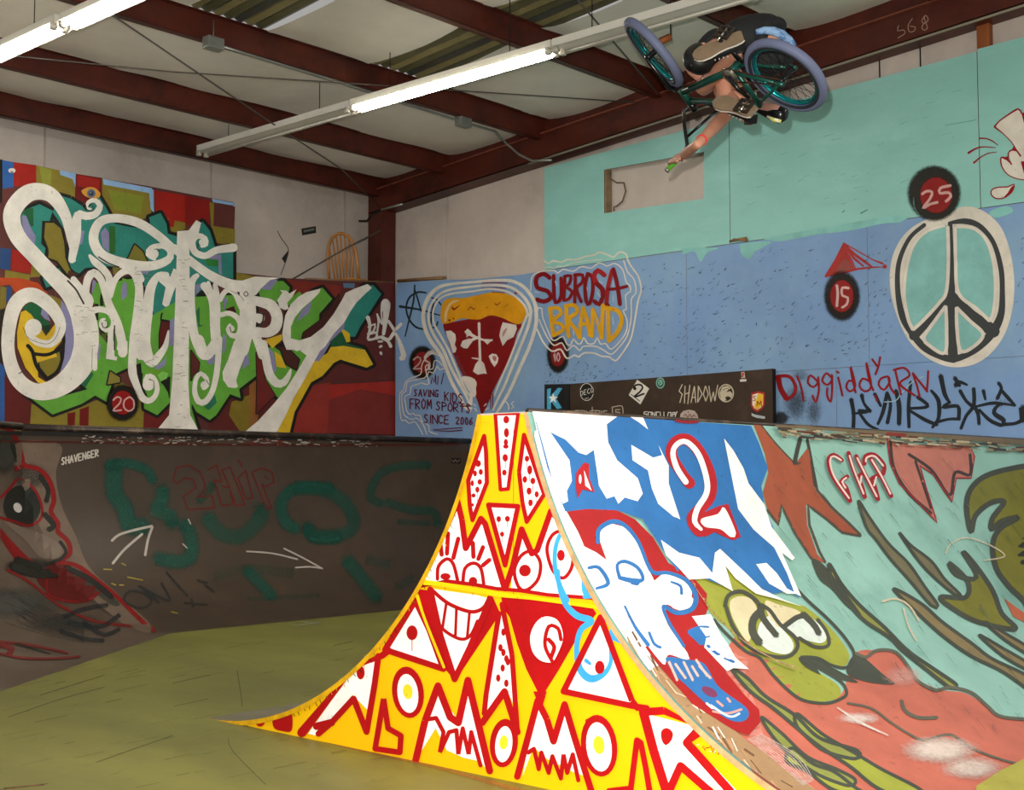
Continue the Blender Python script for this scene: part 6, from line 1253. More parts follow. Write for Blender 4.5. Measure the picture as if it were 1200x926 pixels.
# worn top edge of the bank
d = bank(.0180); random.seed(9)
d.fr((0, 0, 1))
for k in range(200):
    x = random.uniform(905, 1198); y = 499 + (x - 905) * .062 + random.uniform(2, 14); d.st(random.choice(['#3a3028', '#6b5a44', '#8a7a5c', '#5a2a22', '#a79a80']), [(x, y), (x + random.uniform(3, 22), y + random.uniform(0, 3))], random.uniform(.8, 2.6), sm=False, cap=False)
d.st('#6b5b45', [(905, 500.5, 3), (1000, 506.5, 4), (1100, 512.8, 5), (1200, 519.5, 7)]); d.st('#7b2a24', [(1036, 510), (1056, 511.5)], 4)
d.done('scuffed_edge', sp, 'scuffed dark top edge of the bank')
# pale worn strip beside the face
d = bank(.0172)
e_ = []
for k in range(30):
    P = SPR.P(5.2 * S - .01, .12 + .85 * k / 29) - CAM; e_.append((600 + FPX * P.dot(RT) / P.dot(CF), 463 - FPX * P.dot(CU) / P.dot(CF)))
d.st('#a08060', [(x + 2, y - .5, 7 - 5 * i / 29) for i, (x, y) in enumerate(e_)], soft=.4)
for k in range(60):
    x, y = random.choice(e_); d.st(random.choice(['#4a3020', '#c9b08a', '#7a5a3a']), [(x + random.uniform(0, 7), y - random.uniform(-1, 4)), (x + random.uniform(5, 12), y + random.uniform(2, 8))], 1.4, sm=False)
d.done('worn_edge', sp, 'bare worn wood along the front edge of the bank')
# olive floor paint lapping over the foot of the bank
d = bank(.0185); d.poly('#a09a3e', [(1140, 930), (1205, 892), (1300, 840), (1500, 1100), (1140, 1100)] ) if 0 else d.fr((0, 0, 1)).poly('#9a9440', [(1143, 927), (1170, 909), (1200, 894), (1240, 876), (1240, 960), (1140, 960)])
d.done('paint_overlap', sp, 'olive floor paint lapping over the foot of the bank')

# ================================================================ PAINT ON THE LEFT QUARTERS
K1 = (0, 495, 4.2857); K2 = (0, 600, 4.2857); K3 = (120, 495, 4.2857); K4 = (340, 495, 4.286)
GQ = '#1e5244'
d = Dec(CORNER, K1, base=.0015)
d.poly('#6d5c4e', [(60, 110), (300, 112), (280, 260), (310, 420), (380, 570), (450, 730), (600, 870), (780, 1050), (600, 1000), (300, 700), (100, 300)], True) 
d.done('worn_patch', qp, 'paler worn patch beside the corner joint')
d = Dec(QL, K3, base=.0022)
def gs(F, P, w, a=.75): d.fr(F).st(GQ, P, w * 1.5, soft=.55, a=a * .85)
gs(K3, [(20, 215), (120, 205), (220, 240), (255, 300)], 50); gs(K3, [(60, 215), (60, 350), (110, 430), (140, 520), (220, 520)], 90); gs(K3, [(300, 330), (300, 390), (270, 440), (340, 470), (350, 520)], 70); gs(K3, [(400, 510), (440, 560), (440, 680), (350, 700), (270, 680)], 70)
gs(K3, [(520, 470), (600, 560), (700, 570), (800, 470), (780, 430)], 80, .6); gs(K3, [(480, 400), (560, 310)], 50, .5)
gs(K3, [(1150, 330), (980, 330), (900, 400), (920, 500), (980, 540)], 60); gs(K3, [(1030, 520), (1060, 580), (1190, 580)], 60, .8); gs(K4, [(20, 330), (160, 340), (270, 400), (320, 500), (270, 560), (130, 570), (90, 530)], 70, .65)
gs(K4, [(700, 215), (560, 220), (450, 260), (400, 370), (460, 410)], 45, .6); gs(K4, [(480, 400), (600, 440), (720, 450), (740, 520)], 45, .6); gs(K4, [(540, 500), (700, 510)], 30, .5); gs(K3, [(560, 780), (700, 740), (960, 760)], 60, .35); gs(K3, [(720, 740), (860, 880)], 60, .7); gs(K4, [(280, 690), (340, 760), (440, 890)], 70, .7); gs(K4, [(380, 690), (500, 720)], 60, .4); gs(K4, [(540, 830), (620, 780)], 50, .4); gs(K3, [(730, 890), (1090, 870)], 26, .4)
d.done('graffiti_lettering', qp, 'big faded green painted letters on the brown ramp')
d = Dec(QL, K3, base=.0040); R_ = '#651812'
for P in ([(355, 290), (370, 230), (430, 215), (490, 250), (515, 310), (510, 350), (480, 375), (550, 370), (565, 430), (430, 440), (405, 375), (470, 330), (450, 285), (410, 280), (375, 310), (355, 290)],
          [(530, 240), (572, 215), (600, 300), (560, 290), (600, 420), (655, 410), (640, 340), (670, 420), (715, 415), (640, 225), (600, 240), (640, 330), (600, 320)], [(680, 190), (700, 220)], [(720, 240), (680, 280), (720, 385), (755, 380), (720, 250)], [(750, 250), (800, 230), (850, 250), (862, 300), (820, 325), (800, 310), (850, 435), (820, 432), (750, 250)], [(815, 270), (830, 285)]): d.st(R_, P, 6.5, sm=False)
d.done('graffiti_lettering', qp, 'thin dark red outlined lettering 2HIP')
d = Dec(QL, K3, base=.0050); C_ = '#b5aaa0'
for P in ([(50, 712), (110, 640), (200, 562)], [(45, 598), (80, 568), (150, 545), (250, 522)], [(250, 525), (228, 590), (213, 672)]): d.st(C_, P, 14, soft=.2)
d.done('arrow', qp, 'thick white chalk arrow pointing up right')
d = Dec(QL, K3, base=.0050)
for P in ([(722, 650), (850, 660), (980, 690)], [(910, 635), (1010, 685), (1105, 738)], [(968, 732), (1040, 728), (1105, 736)]): d.st(C_, P, 9, soft=.2)
d.done('arrow', qp, 'thin white chalk arrow pointing right')
d = Dec(QL, K3, base=.0050)
for P in ([(430, 488), (442, 512)], [(402, 612), (425, 634)]): d.st(C_, P, 6)
d.done('paint_marks', qp, 'two small white chalk ticks')
d = Dec(CORNER, K2, base=.0050); K_ = '#2a2c2c'
for P in ([(620, 440), (650, 400), (720, 410), (760, 450), (720, 485), (650, 470), (620, 440)], [(700, 375), (800, 460), (760, 420)], [(700, 375), (850, 450), (810, 360)], [(835, 305), (940, 425)], [(925, 460), (1040, 470)], [(960, 440), (970, 480)], [(990, 345), (1040, 360)], [(1030, 370), (1075, 405)]): d.st(K_, P, 14, soft=.4, a=.8)
for P in ([(320, 530), (420, 490), (540, 470)], [(340, 560), (500, 580), (600, 520)], [(300, 600), (420, 640), (520, 650)], [(420, 560), (520, 620), (600, 590)]): d.st('#252c30', P, 34, soft=.5, a=.55)
d.done('graffiti_tag', qp, 'smeared dark writing low on the brown ramp')
d = Dec(QL, K2, base=.0052)
for P in ([(520, 290), (560, 292)], [(610, 260), (630, 270)], [(560, 362), (580, 370)], [(600, 370), (620, 370)], [(640, 330), (715, 345)], [(860, 505), (890, 512)]): d.st('#a3943f', P, 6)
d.done('paint_marks', qp, 'small yellow paint marks')
d = Dec(QL, K1, base=.0052); d.fr(K1); x = 308
word(d, '#c9bfb2', 'SHAVENGER', 308, 180, 15, 34, 6.2, 6.5, slope=-.24)
d.done('sticker', qp, 'white SHAVENGER sticker lettering at the upper left')
d = Dec(QL, K4, base=.0052); d.poly('#1c1512', [(808, 180), (855, 180), (855, 207), (808, 207)]); d.up(); d.st('#a08a80', [(812, 190), (820, 200), (828, 186), (836, 200), (850, 188)], 3); d.done('sticker', qp, 'tiny dark sticker near the spine')
# coping scuffs
d = Dec(CORNER, (0, 0, 1), base=.0060); random.seed(6)
d.st('#4f2118', [(0, 517), (100, 518.5), (260, 521), (460, 521.5), (538, 520.5)], 2.6, soft=.3)
d.st('#2a2826', [(0, 507.5), (100, 509.5), (260, 512.5), (460, 515.5), (538, 516)], 5, soft=.2)
for k in range(260):
    x = 95 + 350 * random.random() ** 1.3; y = 510 + (x - 60) * .012 + random.uniform(0, 9); d.st(random.choice(['#9a8f84', '#5a4a3e', '#7a2a20', '#b5aba0', '#26211e']), [(x, y), (x + random.uniform(1, 7), y + random.uniform(-1, 1))], random.uniform(.5, 1.2), sm=False, cap=False)
d.done('scuffed_edge', qp, 'scuffed dark and red top edge under the coping')
# the creature in the corner
d = Dec(CORNER, K1, base=.0030); R_ = '#7d0f10'; K_ = '#23241f'; M_ = '#75665a'
d.halo('#3a3a34', (20, 160), 90, 130, .4, .9); d.halo('#4a443c', (150, 270), 130, 90, .3, .7); d.fr(K2).halo('#4b4a44', (60, 460), 330, 110, .3, .75); d.halo('#40403c', (330, 560), 300, 70, .3, .6); d.halo('#35362f', (150, 280), 160, 60, .4, .9)
d.fr(K1).up(); d.disc(K_, (110, 420), 95, 105); d.poly(R_, [(0, 530), (60, 600), (140, 680), (170, 700), (80, 700), (30, 630), (0, 580)]); d.poly(M_, [(20, 500), (120, 530), (230, 570), (300, 620), (290, 680), (200, 680), (130, 600)], True); d.poly('#5c1512', [(190, 760), (290, 710), (400, 760), (500, 850), (420, 905), (300, 890), (200, 820)], True)
d.poly('#3d3a30', [(290, 720), (400, 760), (500, 830), (600, 910), (560, 920), (440, 830)], True)
d.up()
for P, w_ in (([(0, 20), (50, 40), (90, 110), (110, 180), (120, 215), (200, 240), (250, 300), (270, 390), (255, 450), (290, 510), (290, 550), (340, 600), (350, 660), (310, 690)], 28), ([(0, 380), (50, 330), (80, 290), (120, 290), (180, 350), (210, 430), (200, 490), (140, 520), (70, 500), (0, 480)], 16), ([(80, 235), (120, 210)], 40), ([(280, 705), (380, 720), (480, 790), (600, 890), (700, 990), (775, 1052)], 26), ([(240, 740), (240, 860), (340, 900), (440, 895), (500, 850)], 16), ([(30, 740), (140, 800), (280, 910), (440, 990), (560, 1015), (690, 1028)], 14)): d.st(R_, P, w_, soft=.3)
for P, w_ in (([(60, 120), (90, 200)], 30), ([(200, 270), (240, 340), (230, 400)], 30), ([(220, 460), (270, 520), (240, 540)], 34), ([(60, 720), (180, 760), (290, 760)], 60), ([(330, 730), (450, 790), (560, 880)], 34), ([(300, 600), (330, 650), (300, 690), (220, 720)], 22), ([(80, 690), (200, 730)], 40)): d.st(K_, P, w_, soft=.4, a=.85)
d.up(); d.disc('#cfc9c0', (86, 430), 20, 26, rot=-.5)
d.fr(K2)
for P, w_ in (([(0, 655), (140, 670), (340, 712)], 14), ([(0, 715), (120, 738), (260, 740), (400, 730)], 14), ([(0, 670), (60, 690), (40, 720)], 30)): d.st('#6d1a16', P, w_, soft=.3)
d.st(K_, [(80, 665, 14), (250, 715, 8)], soft=.3)
for k in range(14): d.st('#2f302c', [(random.uniform(0, 120), 400 + k * 12), (200, 470 + k * 11), (420, 570 + k * 7)], 5, soft=.5, a=.5)
d.done('painted_creature', qc, 'black and red painted skull-like creature with a small white eye')

# floor: tyre marks and scuffs
d = Dec(FLOOR, (0, 490, 2.123), base=.0008); random.seed(12)
for P in ([(240, 857), (330, 825), (430, 790)], [(568, 795), (580, 830), (660, 912)], [(600, 690), (603, 720)], [(590, 630), (600, 690)], [(20, 745), (150, 700), (260, 670)], [(0, 925), (60, 918), (120, 910)], [(100, 690), (260, 640)], [(430, 660), (520, 640)]): d.st('#5a5630', P, 2.5, soft=.3, a=.6)
d.st('#7a4630', [(10, 922), (110, 913)], 5, soft=.4, a=.6)
for k in range(160):
    x, y = random.uniform(0, 1000), random.uniform(560, 925); L = random.uniform(10, 90); d.st(random.choice(['#75703a', '#9a9756', '#a5a068', '#6b6634']), [(x, y), (x + L, y - L * .22)], random.uniform(1, 2.5), sm=False, cap=False, soft=.4, a=random.uniform(.2, .6))
for P in ([(730, 512), (740, 518), (800, 508)], [(750, 508), (790, 514)]): d.st('#a5a888', P, 4, soft=.4, a=.6)
d.done('tire_marks', o_floor, 'dark tyre marks and pale scuffs')
d = Dec(FLOOR, R3, base=.0012)
d.st('#b5763c', [(250, 415, 12), (400, 455, 14), (600, 500, 18), (800, 555, 24), (950, 600, 24)], soft=.8, a=.55); d.done('overspray', o_floor, 'orange overspray on the floor along the spine')

# ================================================================ THE BICYCLE, in the air above the spine
NN = (720, 10, 4.615)
def nat(u, v, dpt): return at(NN[0] + u / NN[2], NN[1] + v / NN[2], dpt)
VA = ray(845, 85).normalized(); VR = (RT - VA * RT.dot(VA)).normalized(); VU = VR.cross(VA)
X3 = (VR * -.78 + VU * .14 + VA * .58).normalized()
Y3 = (VR * .46 + VU * .67 + VA * .54); Y3 = (Y3 - X3 * Y3.dot(X3)).normalized(); Z3 = X3.cross(Y3)
RA = nat(925, 363, 7.1)                      # rear axle
def bk(x, y, z): return RA + X3 * x + Y3 * y + Z3 * z
m_green = mat('dark green frame enamel', '#0d4a40', .28, .1, 4, metal=.35, spec=.6)
m_tire = mat('grey blue tire rubber', '#5d6480', .6, .08, 5); m_tire2 = mat('dark tire sidewall', '#23262e', .6, .1)
m_rim = mat('teal anodised rim', '#1e98a0', .22, .05, 4, metal=.85); m_hub = mat('black hub', '#15161a', .3, .1, metal=.5)
m_chr = mat('bare metal', '#b9b4aa', .25, .1, 8, metal=.9); m_blk = mat('gloss black steel', '#0e0f13', .25, .05, metal=.4, spec=.6)
m_grip = mat('green rubber grip', '#4f9a1e', .55, .1); m_ped = mat('dark plastic pedal', '#2b241f', .5, .1)
bike = empty('bmx_bicycle', bk(.4, 0, 0)); tag(bike, 'upside-down BMX bicycle in mid-air with grey-blue tyres and teal rims', 'bicycle')
def ring(C, A, B, R, w, t, m, name, par, n=72, prof=10):
    """torus with an oval section: A, B span the wheel plane, section half width w across, t radial"""
    N_ = A.cross(B).normalized(); mb = MB(); vs = []
    for i in range(n):
        a = 2 * math.pi * i / n; e = A * math.cos(a) + B * math.sin(a)
        for k in range(prof):
            b = 2 * math.pi * k / prof; vs.append(C + e * (R + t * math.cos(b)) + N_ * w * math.sin(b))
    mb.add(vs, [(i * prof + k, i * prof + (k + 1) % prof, ((i + 1) % n) * prof + (k + 1) % prof, ((i + 1) % n) * prof + k) for i in range(n) for k in range(prof)], m, True)
    return mb.build(name, par)
def wheel(C, A, B, label):
    N_ = A.cross(B).normalized()
    wh = empty('wheel', C, None); wh.parent = bike; wh.matrix_parent_inverse = Matrix.Translation(bike.location).inverted(); wh['label'] = label
    ring(C, A, B, .232, .027, .025, m_tire, 'tire', wh, 72, 14)
    for sgn in (-1, 1): ring(C + N_ * sgn * .021, A, B, .216, .007, .011, m_tire2, 'sidewall', wh, 64, 8)
    ring(C, A, B, .197, .017, .011, m_rim, 'rim', wh, 72, 8)
    m = MB(); m.tube([C - N_ * .055, C - N_ * .03, C + N_ * .03, C + N_ * .055], [.026, .018, .018, .026], m_hub, 14); m.tube([C - N_ * .07, C + N_ * .07], .008, m_chr, 8); m.build('hub', wh)
    m = MB()
    for k in range(36):
        a = 2 * math.pi * k / 36; b = a + (.45 if k % 4 < 2 else -.45); s_ = 1 if k % 2 else -1
        p = C + (A * math.cos(b) + B * math.sin(b)) * .024 + N_ * s_ * .035; q = C + (A * math.cos(a) + B * math.sin(a)) * .19
        m.tube([p, q], .0016, m_hub, 4, cap=False)
    m.build('spokes', wh, kind='stuff')
    m = MB(); a = C + (A * math.cos(2.2) + B * math.sin(2.2)) * .190; m.tube([a, a - (A * math.cos(2.2) + B * math.sin(2.2)) * .03], .004, m_chr, 6); m.build('valve', wh)
wheel(RA, X3, Z3, 'rear wheel, at the right')
ST = (X3 * -.267 + Z3 * .964).normalized()                 # steering axis
turn_ = Matrix.Rotation(math.radians(22), 3, ST)
YF = (turn_ @ Y3).normalized(); XF = YF.cross(ST).normalized()
HB, HT = bk(.85, 0, .285), bk(.82, 0, .39)
FA = HB - ST * .285 + XF * .035
wheel(FA, XF, XF.cross(YF).normalized(), 'front wheel, at the left')
def seg(name, pts, r, m, lab=None, n=12, par=bike):
    b = MB(); b.tube(pts, r, m, n); return b.build(name, par, lab)
BBp = bk(.355, 0, .02); STp = bk(.27, 0, .27)
seg('down_tube', [BBp, bk(.58, 0, .15), HB + ST * .02], .021, m_green); seg('top_tube', [STp, HT - ST * .02], .018, m_green); seg('seat_tube', [BBp, STp + (STp - BBp) * .1], .016, m_green)
seg('head_tube', [HB, HT], .023, m_green); seg('bottom_bracket', [BBp - Y3 * .04, BBp + Y3 * .04], .026, m_green)
for s_ in (-1, 1):
    seg('chain_stay', [BBp + Y3 * .02 * s_, bk(.27, .04 * s_, .01), bk(0, .062 * s_, 0)], .010, m_green); seg('seat_stay', [STp, bk(.2, .04 * s_, .2), bk(0, .062 * s_, 0)], .009, m_green)
    seg('dropout', [bk(-.03, .064 * s_, 0), bk(.03, .064 * s_, 0)], .014, m_green)
    seg('fork_leg', [HB - ST * .03 + YF * .02 * s_, HB - ST * .06 + YF * .052 * s_, FA + YF * .058 * s_ + XF * -.01, FA + YF * .058 * s_], [.015, .016, .012, .012], m_blk)
seg('fork_crown', [HB - ST * .03 - YF * .04, HB - ST * .03 + YF * .04], .018, m_blk)
seg('seat_post', [STp, bk(.25, 0, .31)], .013, m_blk)
b = MB(); b.tube([bk(.10, 0, .325), bk(.13, 0, .325), bk(.2, 0, .32), bk(.30, 0, .31), bk(.36, 0, .305)], [.03, .055, .045, .024, .012], m_blk, 14, flat=.75); sd_ = b.build('saddle', bike)
b = MB(); b.tube([bk(.14, 0, .300), bk(.2, 0, .298), bk(.32, 0, .290)], [.035, .032, .014], mat('saddle underside', '#8a6458', .6, .1), 12, flat=.5); b.build('saddle_base', sd_)
b = MB(); b.tube([bk(.105, -.05, .325), bk(.15, -.052, .32), bk(.2, -.042, .315)], [.010, .012, .006], mat('saddle graphic', '#c9c46a', .5, .3, 60, col2='#d8e4e6'), 8); b.build('saddle_graphic', sd_)
# stem and bars
SC = HT + ST * .035 + XF * .05
b = MB(); b.tube([HT, HT + ST * .055], .022, m_blk, 12); b.tube([HT + ST * .035, SC], .022, m_chr, 8); b.build('stem', bike)
def bar(s_): return [SC, SC + YF * .05 * s_, SC + YF * .10 * s_ + ST * .08 - XF * .0, SC + YF * .155 * s_ + ST * .185 - XF * .01, SC + YF * .20 * s_ + ST * .212 - XF * .02, SC + YF * .340 * s_ + ST * .205 - XF * .05]
seg('handlebar', bar(-1)[::-1] + bar(1)[1:], .0112, m_blk)
q = [SC + YF * .135 * s_ + ST * .145 - XF * .006 for s_ in (-1, 1)]; seg('crossbar', q, .009, m_blk)
GR = {}
for s_ in (-1, 1):
    P = bar(s_); a, c = P[4] + (P[5] - P[4]) * .25, P[5] + (P[5] - P[4]).normalized() * .01; GR[s_] = (a, c)
    g_ = seg('grip', [a, c], .0165, m_grip, n=14)
    b = MB(); b.tube([c, c + (c - a).normalized() * .012], .017, m_chr, 12); b.build('bar_end', g_)
# drivetrain
CR = (VR * .118 - VU * .128); CR = (CR - Y3 * CR.dot(Y3)).normalized() * .172
spr = BBp - Y3 * .052
ring(spr, X3, Z3, .048, .0025, .006, m_chr, 'sprocket_ring', bike, 40, 6)
b = MB(); b.tube([spr - Y3 * .003, spr + Y3 * .003], .042, mat('drilled sprocket', '#8d8a82', .35, .2, 30, metal=.8), 24); b.build('sprocket', bike)
t1, t2 = X3, Z3; ch = [spr + t2 * .052, bk(.18, -.052, .040), bk(0, -.052, .022), bk(-.022, -.052, 0), bk(0, -.052, -.022), bk(.18, -.052, -.018), spr - t2 * .052, spr + t1 * .052]
seg('chain', ch + [ch[0]], .0045, mat('oily chain', '#4a3328', .4, .2, 20, metal=.6), n=6)
PDL = {}
for s_ in (-1, 1):
    c0 = BBp + Y3 * .065 * s_; c1 = c0 + CR * (-s_); 
    seg('crank_arm', [c0, c0 + (c1 - c0) * .5 + Y3 * .012 * s_, c1 + Y3 * .012 * s_], [.015, .011, .011], m_blk)
    pc = c1 + Y3 * (.07 * s_); PDL[s_] = pc
    b = MB()
    R_ = Matrix((X3, Y3, Z3)).transposed()
    for k in (-1, 1): b.box(pc + X3 * .040 * k, (.014, .095, .016), m_ped, R_)
    for k in (-1, 0, 1): b.box(pc + Y3 * .040 * k, (.085, .012, .016), m_ped, R_)
    b.tube([c1, pc + Y3 * .05 * s_], .007, m_chr, 8); b.build('pedal', bike)

# ================================================================ THE RIDER
m_skin = mat('rider skin', '#b9826a', .5, .10, 8, spec=.35); m_shirt = mat('black cloth', '#15171a', .75, .2, 8, bump=.2, bscale=30); m_sole = mat('tan rubber sole', '#7d6a55', .7, .12, 10, bump=.2, bscale=60)
m_shoe = mat('black shoe canvas', '#17171a', .65, .2, 10); m_whitec = mat('white shoe trim', '#cfcac2', .5, .05); m_plaid = mat('blue checked cloth', '#42679a', .7, .2, 20, col2='#7f9fc4', c2lo=.45, c2hi=.55); m_redb = mat('red wristband', '#e02a2a', .4, .05); m_helm = mat('matt black helmet', '#111315', .4, .1, spec=.5)
rider = empty('person', nat(800, 190, 7.7)); tag(rider, 'person upside down in mid-air behind the bicycle, black clothes, holding a green grip', 'person')
def skin(name, nodes, edges, m, root=0, sub=2, par=rider, label=None):
    me = bpy.data.meshes.new(name); me.from_pydata([n_[0] for n_ in nodes], edges, []); me.materials.append(m)
    o = bpy.data.objects.new(name, me); COL.objects.link(o); o.parent = par; o.matrix_parent_inverse = Matrix.Translation(par.location).inverted()
    sk_ = o.modifiers.new('skin', 'SKIN'); sk_.use_smooth_shade = True
    if not me.skin_vertices: 
        with bpy.context.temp_override(object=o, active_object=o): bpy.ops.mesh.customdata_skin_add()
    for v, n_ in zip(me.skin_vertices[0].data, nodes):
        r = n_[1]; v.radius = r if isinstance(r, tuple) else (r, r)
    me.skin_vertices[0].data[root].use_root = True
    sb_ = o.modifiers.new('sub', 'SUBSURF'); sb_.levels = sub; sb_.render_levels = sub
    if label: o['label'] = label
    return o
SH = {}
for s_ in (-1, 1):
    SH[s_] = PDL[s_] + Z3 * .030
# joints
pel = nat(880, 165, 7.80); wai = nat(770, 150, 7.86); che = nat(640, 190, 7.88); nek = nat(525, 225, 7.80); hea = nat(470, 262, 7.74)
hipR, hipL = nat(900, 250, 7.74), nat(860, 110, 7.82)
kneR, kneL = nat(560, 430, 7.98), nat(462, 440, 8.0)
def foot(s_, ux, uy, heel, toe):
    pass
def onp(u, v, s_):
    d_ = ray(NN[0] + u / NN[2], NN[1] + v / NN[2]); pc = PDL[s_] + Z3 * .013; return CAM + d_ * ((pc - CAM).dot(Z3) / d_.dot(Z3))
def span(s_, tu, tv, hu, hv):
    t_, h_ = onp(tu, tv, s_), onp(hu, hv, s_); m_ = (t_ + h_) / 2; e_ = (t_ - h_).normalized() * .148; return m_ + e_, m_ - e_
toeL, heeL = span(1, 440, 250, 676, 148); toeR, heeR = span(-1, 522, 486, 770, 560)
ankL = heeL + (toeL - heeL) * .18 + Z3 * .10; ankR = heeR + (toeR - heeR) * .18 + Z3 * .10
shoR, shoL = nat(575, 330, 7.82), nat(540, 160, 7.90)
ga, gc = GR[-1]; gm = ga + (gc - ga) * .42; gd = (gc - ga).normalized()
wriR = nat(448, 736, 7.19); elbR = nat(612, 570, 7.72)
hanR = gm + (wriR - gm) * .45
ga2, gc2 = GR[1]; gm2 = (ga2 + gc2) / 2; elbL = nat(402, 330, 7.95); wriL = gm2 + Z3 * .06 - X3 * .06
nodes = [(pel, (.11, .10)), (wai, (.10, .09)), (che, (.12, .10)), (nek, .055), (hipR, .085), ((hipR + kneR) / 2, .075), (kneR, .056), ((kneR * .6 + ankR * .4), .055), (ankR, .036),
         (hipL, .085), ((hipL + kneL) / 2, .075), (kneL, .056), ((kneL * .6 + ankL * .4), .055), (ankL, .036), (shoR, .06), ((shoR + elbR) / 2, .048), (elbR, .042), ((elbR * .65 + wriR * .35), .044), (wriR, .027), (hanR, .036),
         (shoL, .06), ((shoL + elbL) / 2, .045), (elbL, .038), ((elbL + wriL) / 2, .035), (wriL, .027), (gm2 + (wriL - gm2) * .4, .028), (hea + (nek - hea) * .35, .06)]
edges = [(0, 1), (1, 2), (2, 3), (0, 4), (4, 5), (5, 6), (6, 7), (7, 8), (0, 9), (9, 10), (10, 11), (11, 12), (12, 13), (2, 14), (14, 15), (15, 16), (16, 17), (17, 18), (18, 19), (2, 20), (20, 21), (21, 22), (22, 23), (23, 24), (24, 25), (3, 26)]
skin('body', nodes, edges, m_skin)
# hands: fingers curl round the grips
def hand(palm, wr, gd, gm, label):
    out = (gm - wr).normalized(); side = gd.cross(out).normalized()
    if side.dot(CF) > 0: side = -side                     # towards the camera
    for k, (off, ln) in enumerate(((-.030, .92), (-.010, 1.0), (.011, .96), (.031, .78))):
        b0 = palm + (gm - palm) * .35 + gd * off; c = gm + gd * off * 1.08
        r = .026
        p1 = c - out * r * .6 + side * r; p2 = c + out * r * .75 * ln + side * r * .7; p3 = c + out * r * ln - side * r * .35
        skin('finger', [(b0, .0125), (p1, .0115), (p2, .0105), (p3, .0088)], [(0, 1), (1, 2), (2, 3)], m_skin, sub=2)
    t0 = palm - gd * .024; skin('thumb', [(t0, .013), (gm - gd * .042 - out * .024 - side * .012, .0115), (gm - gd * .040 + out * .010 - side * .027, .0095)], [(0, 1), (1, 2)], m_skin)
hand(hanR, wriR, gd, gm, ''); hand(gm2 + (wriL - gm2) * .4, wriL, (gc2 - ga2).normalized(), gm2, '')
wb = wriR + (elbR - wriR) * .13; ax_ = (elbR - wriR).normalized(); a_ = ax_.orthogonal().normalized(); ring(wb, a_, ax_.cross(a_).normalized(), .030, .009, .003, m_redb, 'wristband', rider, 32, 8)
# clothes
skin('shirt', [(pel, (.170, .150)), ((pel + wai) / 2, (.172, .150)), (wai, (.168, .148)), ((wai + che) / 2, (.172, .150)), (che, (.170, .140)), (nek + (che - nek) * .30, .100)], [(0, 1), (1, 2), (2, 3), (3, 4), (4, 5)], m_shirt, label='black shirt')
for A_, B_, t_ in ((shoR, elbR, .35), (shoL, elbL, .6)): skin('sleeve', [(che + (A_ - che) * .4, .085), (A_, .078), (A_ + (B_ - A_) * t_, .062)], [(0, 1), (1, 2)], m_shirt)
for A_, B_, t_ in ((hipR, kneR, .62), (hipL, kneL, .60)): skin('shorts_leg', [(pel + (A_ - pel) * .4, .125), (A_, .118), (A_ + (B_ - A_) * t_ * .5, .105), (A_ + (B_ - A_) * t_, .092)], [(0, 1), (1, 2), (2, 3)], m_shirt, label='black shorts')
b = MB(); pl = [nat(u, v, 7.52) for u, v in ((765, 128), (810, 118), (860, 122), (905, 140), (945, 170), (975, 205))]
b.tube(pl, [.016, .022, .026, .028, .024, .016], m_plaid, 12, flat=.8); b.build('shirt_tail', rider, 'blue checked cloth showing above the rear tyre')
# head with helmet
fw_ = (hea - nek).normalized(); fd = (RT * -.75 - CU * .35 - CF * .35); fd = (fd - fw_ * fd.dot(fw_)).normalized(); sd = fw_.cross(fd).normalized()
def hp(x, y, z): return hea + sd * x + fd * y + fw_ * z     # x side, y face forward, z crown
b = MB(); vs = []; nu, nv = 24, 16
for j in range(nv + 1):
    t = math.pi * j / nv
    for i in range(nu):
        a = 2 * math.pi * i / nu; x, y, z = math.sin(t) * math.cos(a) * .075, math.sin(t) * math.sin(a) * .095, math.cos(t) * .11
        if z < 0: x *= 1 - .25 * (-z / .11); y *= 1 - .1 * (-z / .11)
        if y > .08 and -.03 < z < .01 and abs(x) < .012: y += .018
        vs.append(hp(x, y, z))
b.add(vs, [(j * nu + i, j * nu + (i + 1) % nu, (j + 1) * nu + (i + 1) % nu, (j + 1) * nu + i) for j in range(nv) for i in range(nu)], m_skin, True); b.build('head', rider)
b = MB(); b.tube([hp(0, .088, .0), hp(0, .108, -.022), hp(0, .092, -.028)], [.008, .013, .008], m_skin, 8); b.build('nose', rider)
for s_ in (-1, 1):
    b = MB(); b.tube([hp(.03 * s_, .080, .006), hp(.03 * s_, .092, .006)], .010, m_whitec, 10); b.tube([hp(.03 * s_, .091, .006), hp(.03 * s_, .0945, .006)], .005, m_blk, 8); b.build('eye', rider)
    b = MB(); b.tube([hp(.072 * s_, .0, .02), hp(.082 * s_, -.01, 0), hp(.072 * s_, 0, -.03)], [.012, .015, .008], m_skin, 8); b.build('ear', rider)
b = MB(); b.tube([hp(-.022, .088, -.058), hp(0, .093, -.060), hp(.022, .088, -.058)], .005, mat('lips', '#8c4a42', .5), 8); b.build('mouth', rider)
b = MB(); vs = []
for j in range(11):
    t = math.pi * .56 * j / 10
    for i in range(28):
        a = 2 * math.pi * i / 28; vs.append(hp(math.sin(t) * math.cos(a) * .090, math.sin(t) * math.sin(a) * .108 - .01, math.cos(t) * .118 + .012))
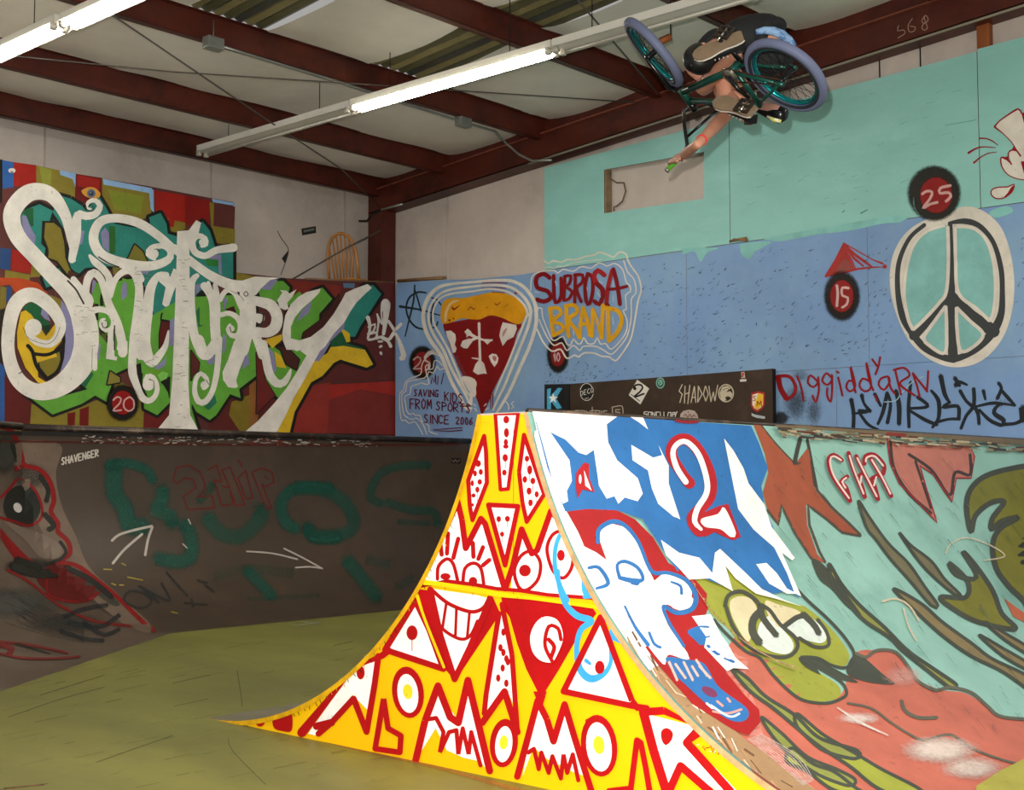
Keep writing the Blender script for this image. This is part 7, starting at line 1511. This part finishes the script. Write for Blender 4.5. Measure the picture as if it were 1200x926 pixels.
b.add(vs, [(j * 28 + i, j * 28 + (i + 1) % 28, (j + 1) * 28 + (i + 1) % 28, (j + 1) * 28 + i) for j in range(10) for i in range(28)], m_helm, True)
o_ = b.build('helmet', rider); sm_ = o_.modifiers.new('shell', 'SOLIDIFY'); sm_.thickness = .012
# shoes
def shoe(heel, toe, ank, label, wk=1.0):
    L = toe - heel; ln = L.length; f = L / ln; up = Z3; up = (up - f * up.dot(f)).normalized(); sdv = f.cross(up)
    t = empty('shoe', heel); t.parent = rider; t.matrix_parent_inverse = Matrix.Translation(rider.location).inverted(); t['label'] = label
    prof = [(u_, w_ * wk) for u_, w_ in ((0, .030), (.06, .038), (.18, .040), (.35, .035), (.5, .037), (.68, .048), (.84, .047), (.95, .032), (1.0, .012))]
    def outline(z, k=1.0):
        a = [heel + f * ln * u + sdv * w_ * k + up * z for u, w_ in prof]; b_ = [heel + f * ln * u - sdv * w_ * k + up * z for u, w_ in prof[::-1]]
        return a + b_
    b = MB(); o0, o1 = outline(0), outline(.022); n = len(o0)
    b.add(o0 + o1, [tuple(range(n))[::-1], tuple(range(n, 2 * n))] + [(i, (i + 1) % n, n + (i + 1) % n, n + i) for i in range(n)], m_sole); b.build('sole', t)
    b = MB(); o0, o1 = outline(.010, 1.03), outline(.020, 1.03)
    b.add(o0 + o1, [(i, (i + 1) % n, n + (i + 1) % n, n + i) for i in range(n)], m_whitec); b.build('trim', t)
    skin('upper', [(heel + f * .045 + up * .05, (.036, .034)), (heel + f * ln * .45 + up * .052, (.036, .034)), (heel + f * ln * .78 + up * .042, (.042, .026)), (heel + f * ln * .93 + up * .036, (.030, .018)), (heel + f * .05 + up * .095, .038)], [(0, 1), (1, 2), (2, 3), (0, 4)], m_shoe, par=t)
    for k in range(4):
        c = heel + f * ln * (.40 + .08 * k) + up * (.088 - .005 * k); b = MB(); b.tube([c - sdv * .022, c + up * .004, c + sdv * .022], .0035, m_whitec, 6); b.build('lace', t)
shoe(heeL, toeL, ankL, 'tan soled shoe on the far pedal, upper of the two', 1.25); shoe(heeR, toeR, ankR, 'tan soled shoe on the near pedal, lower of the two', 1.1)
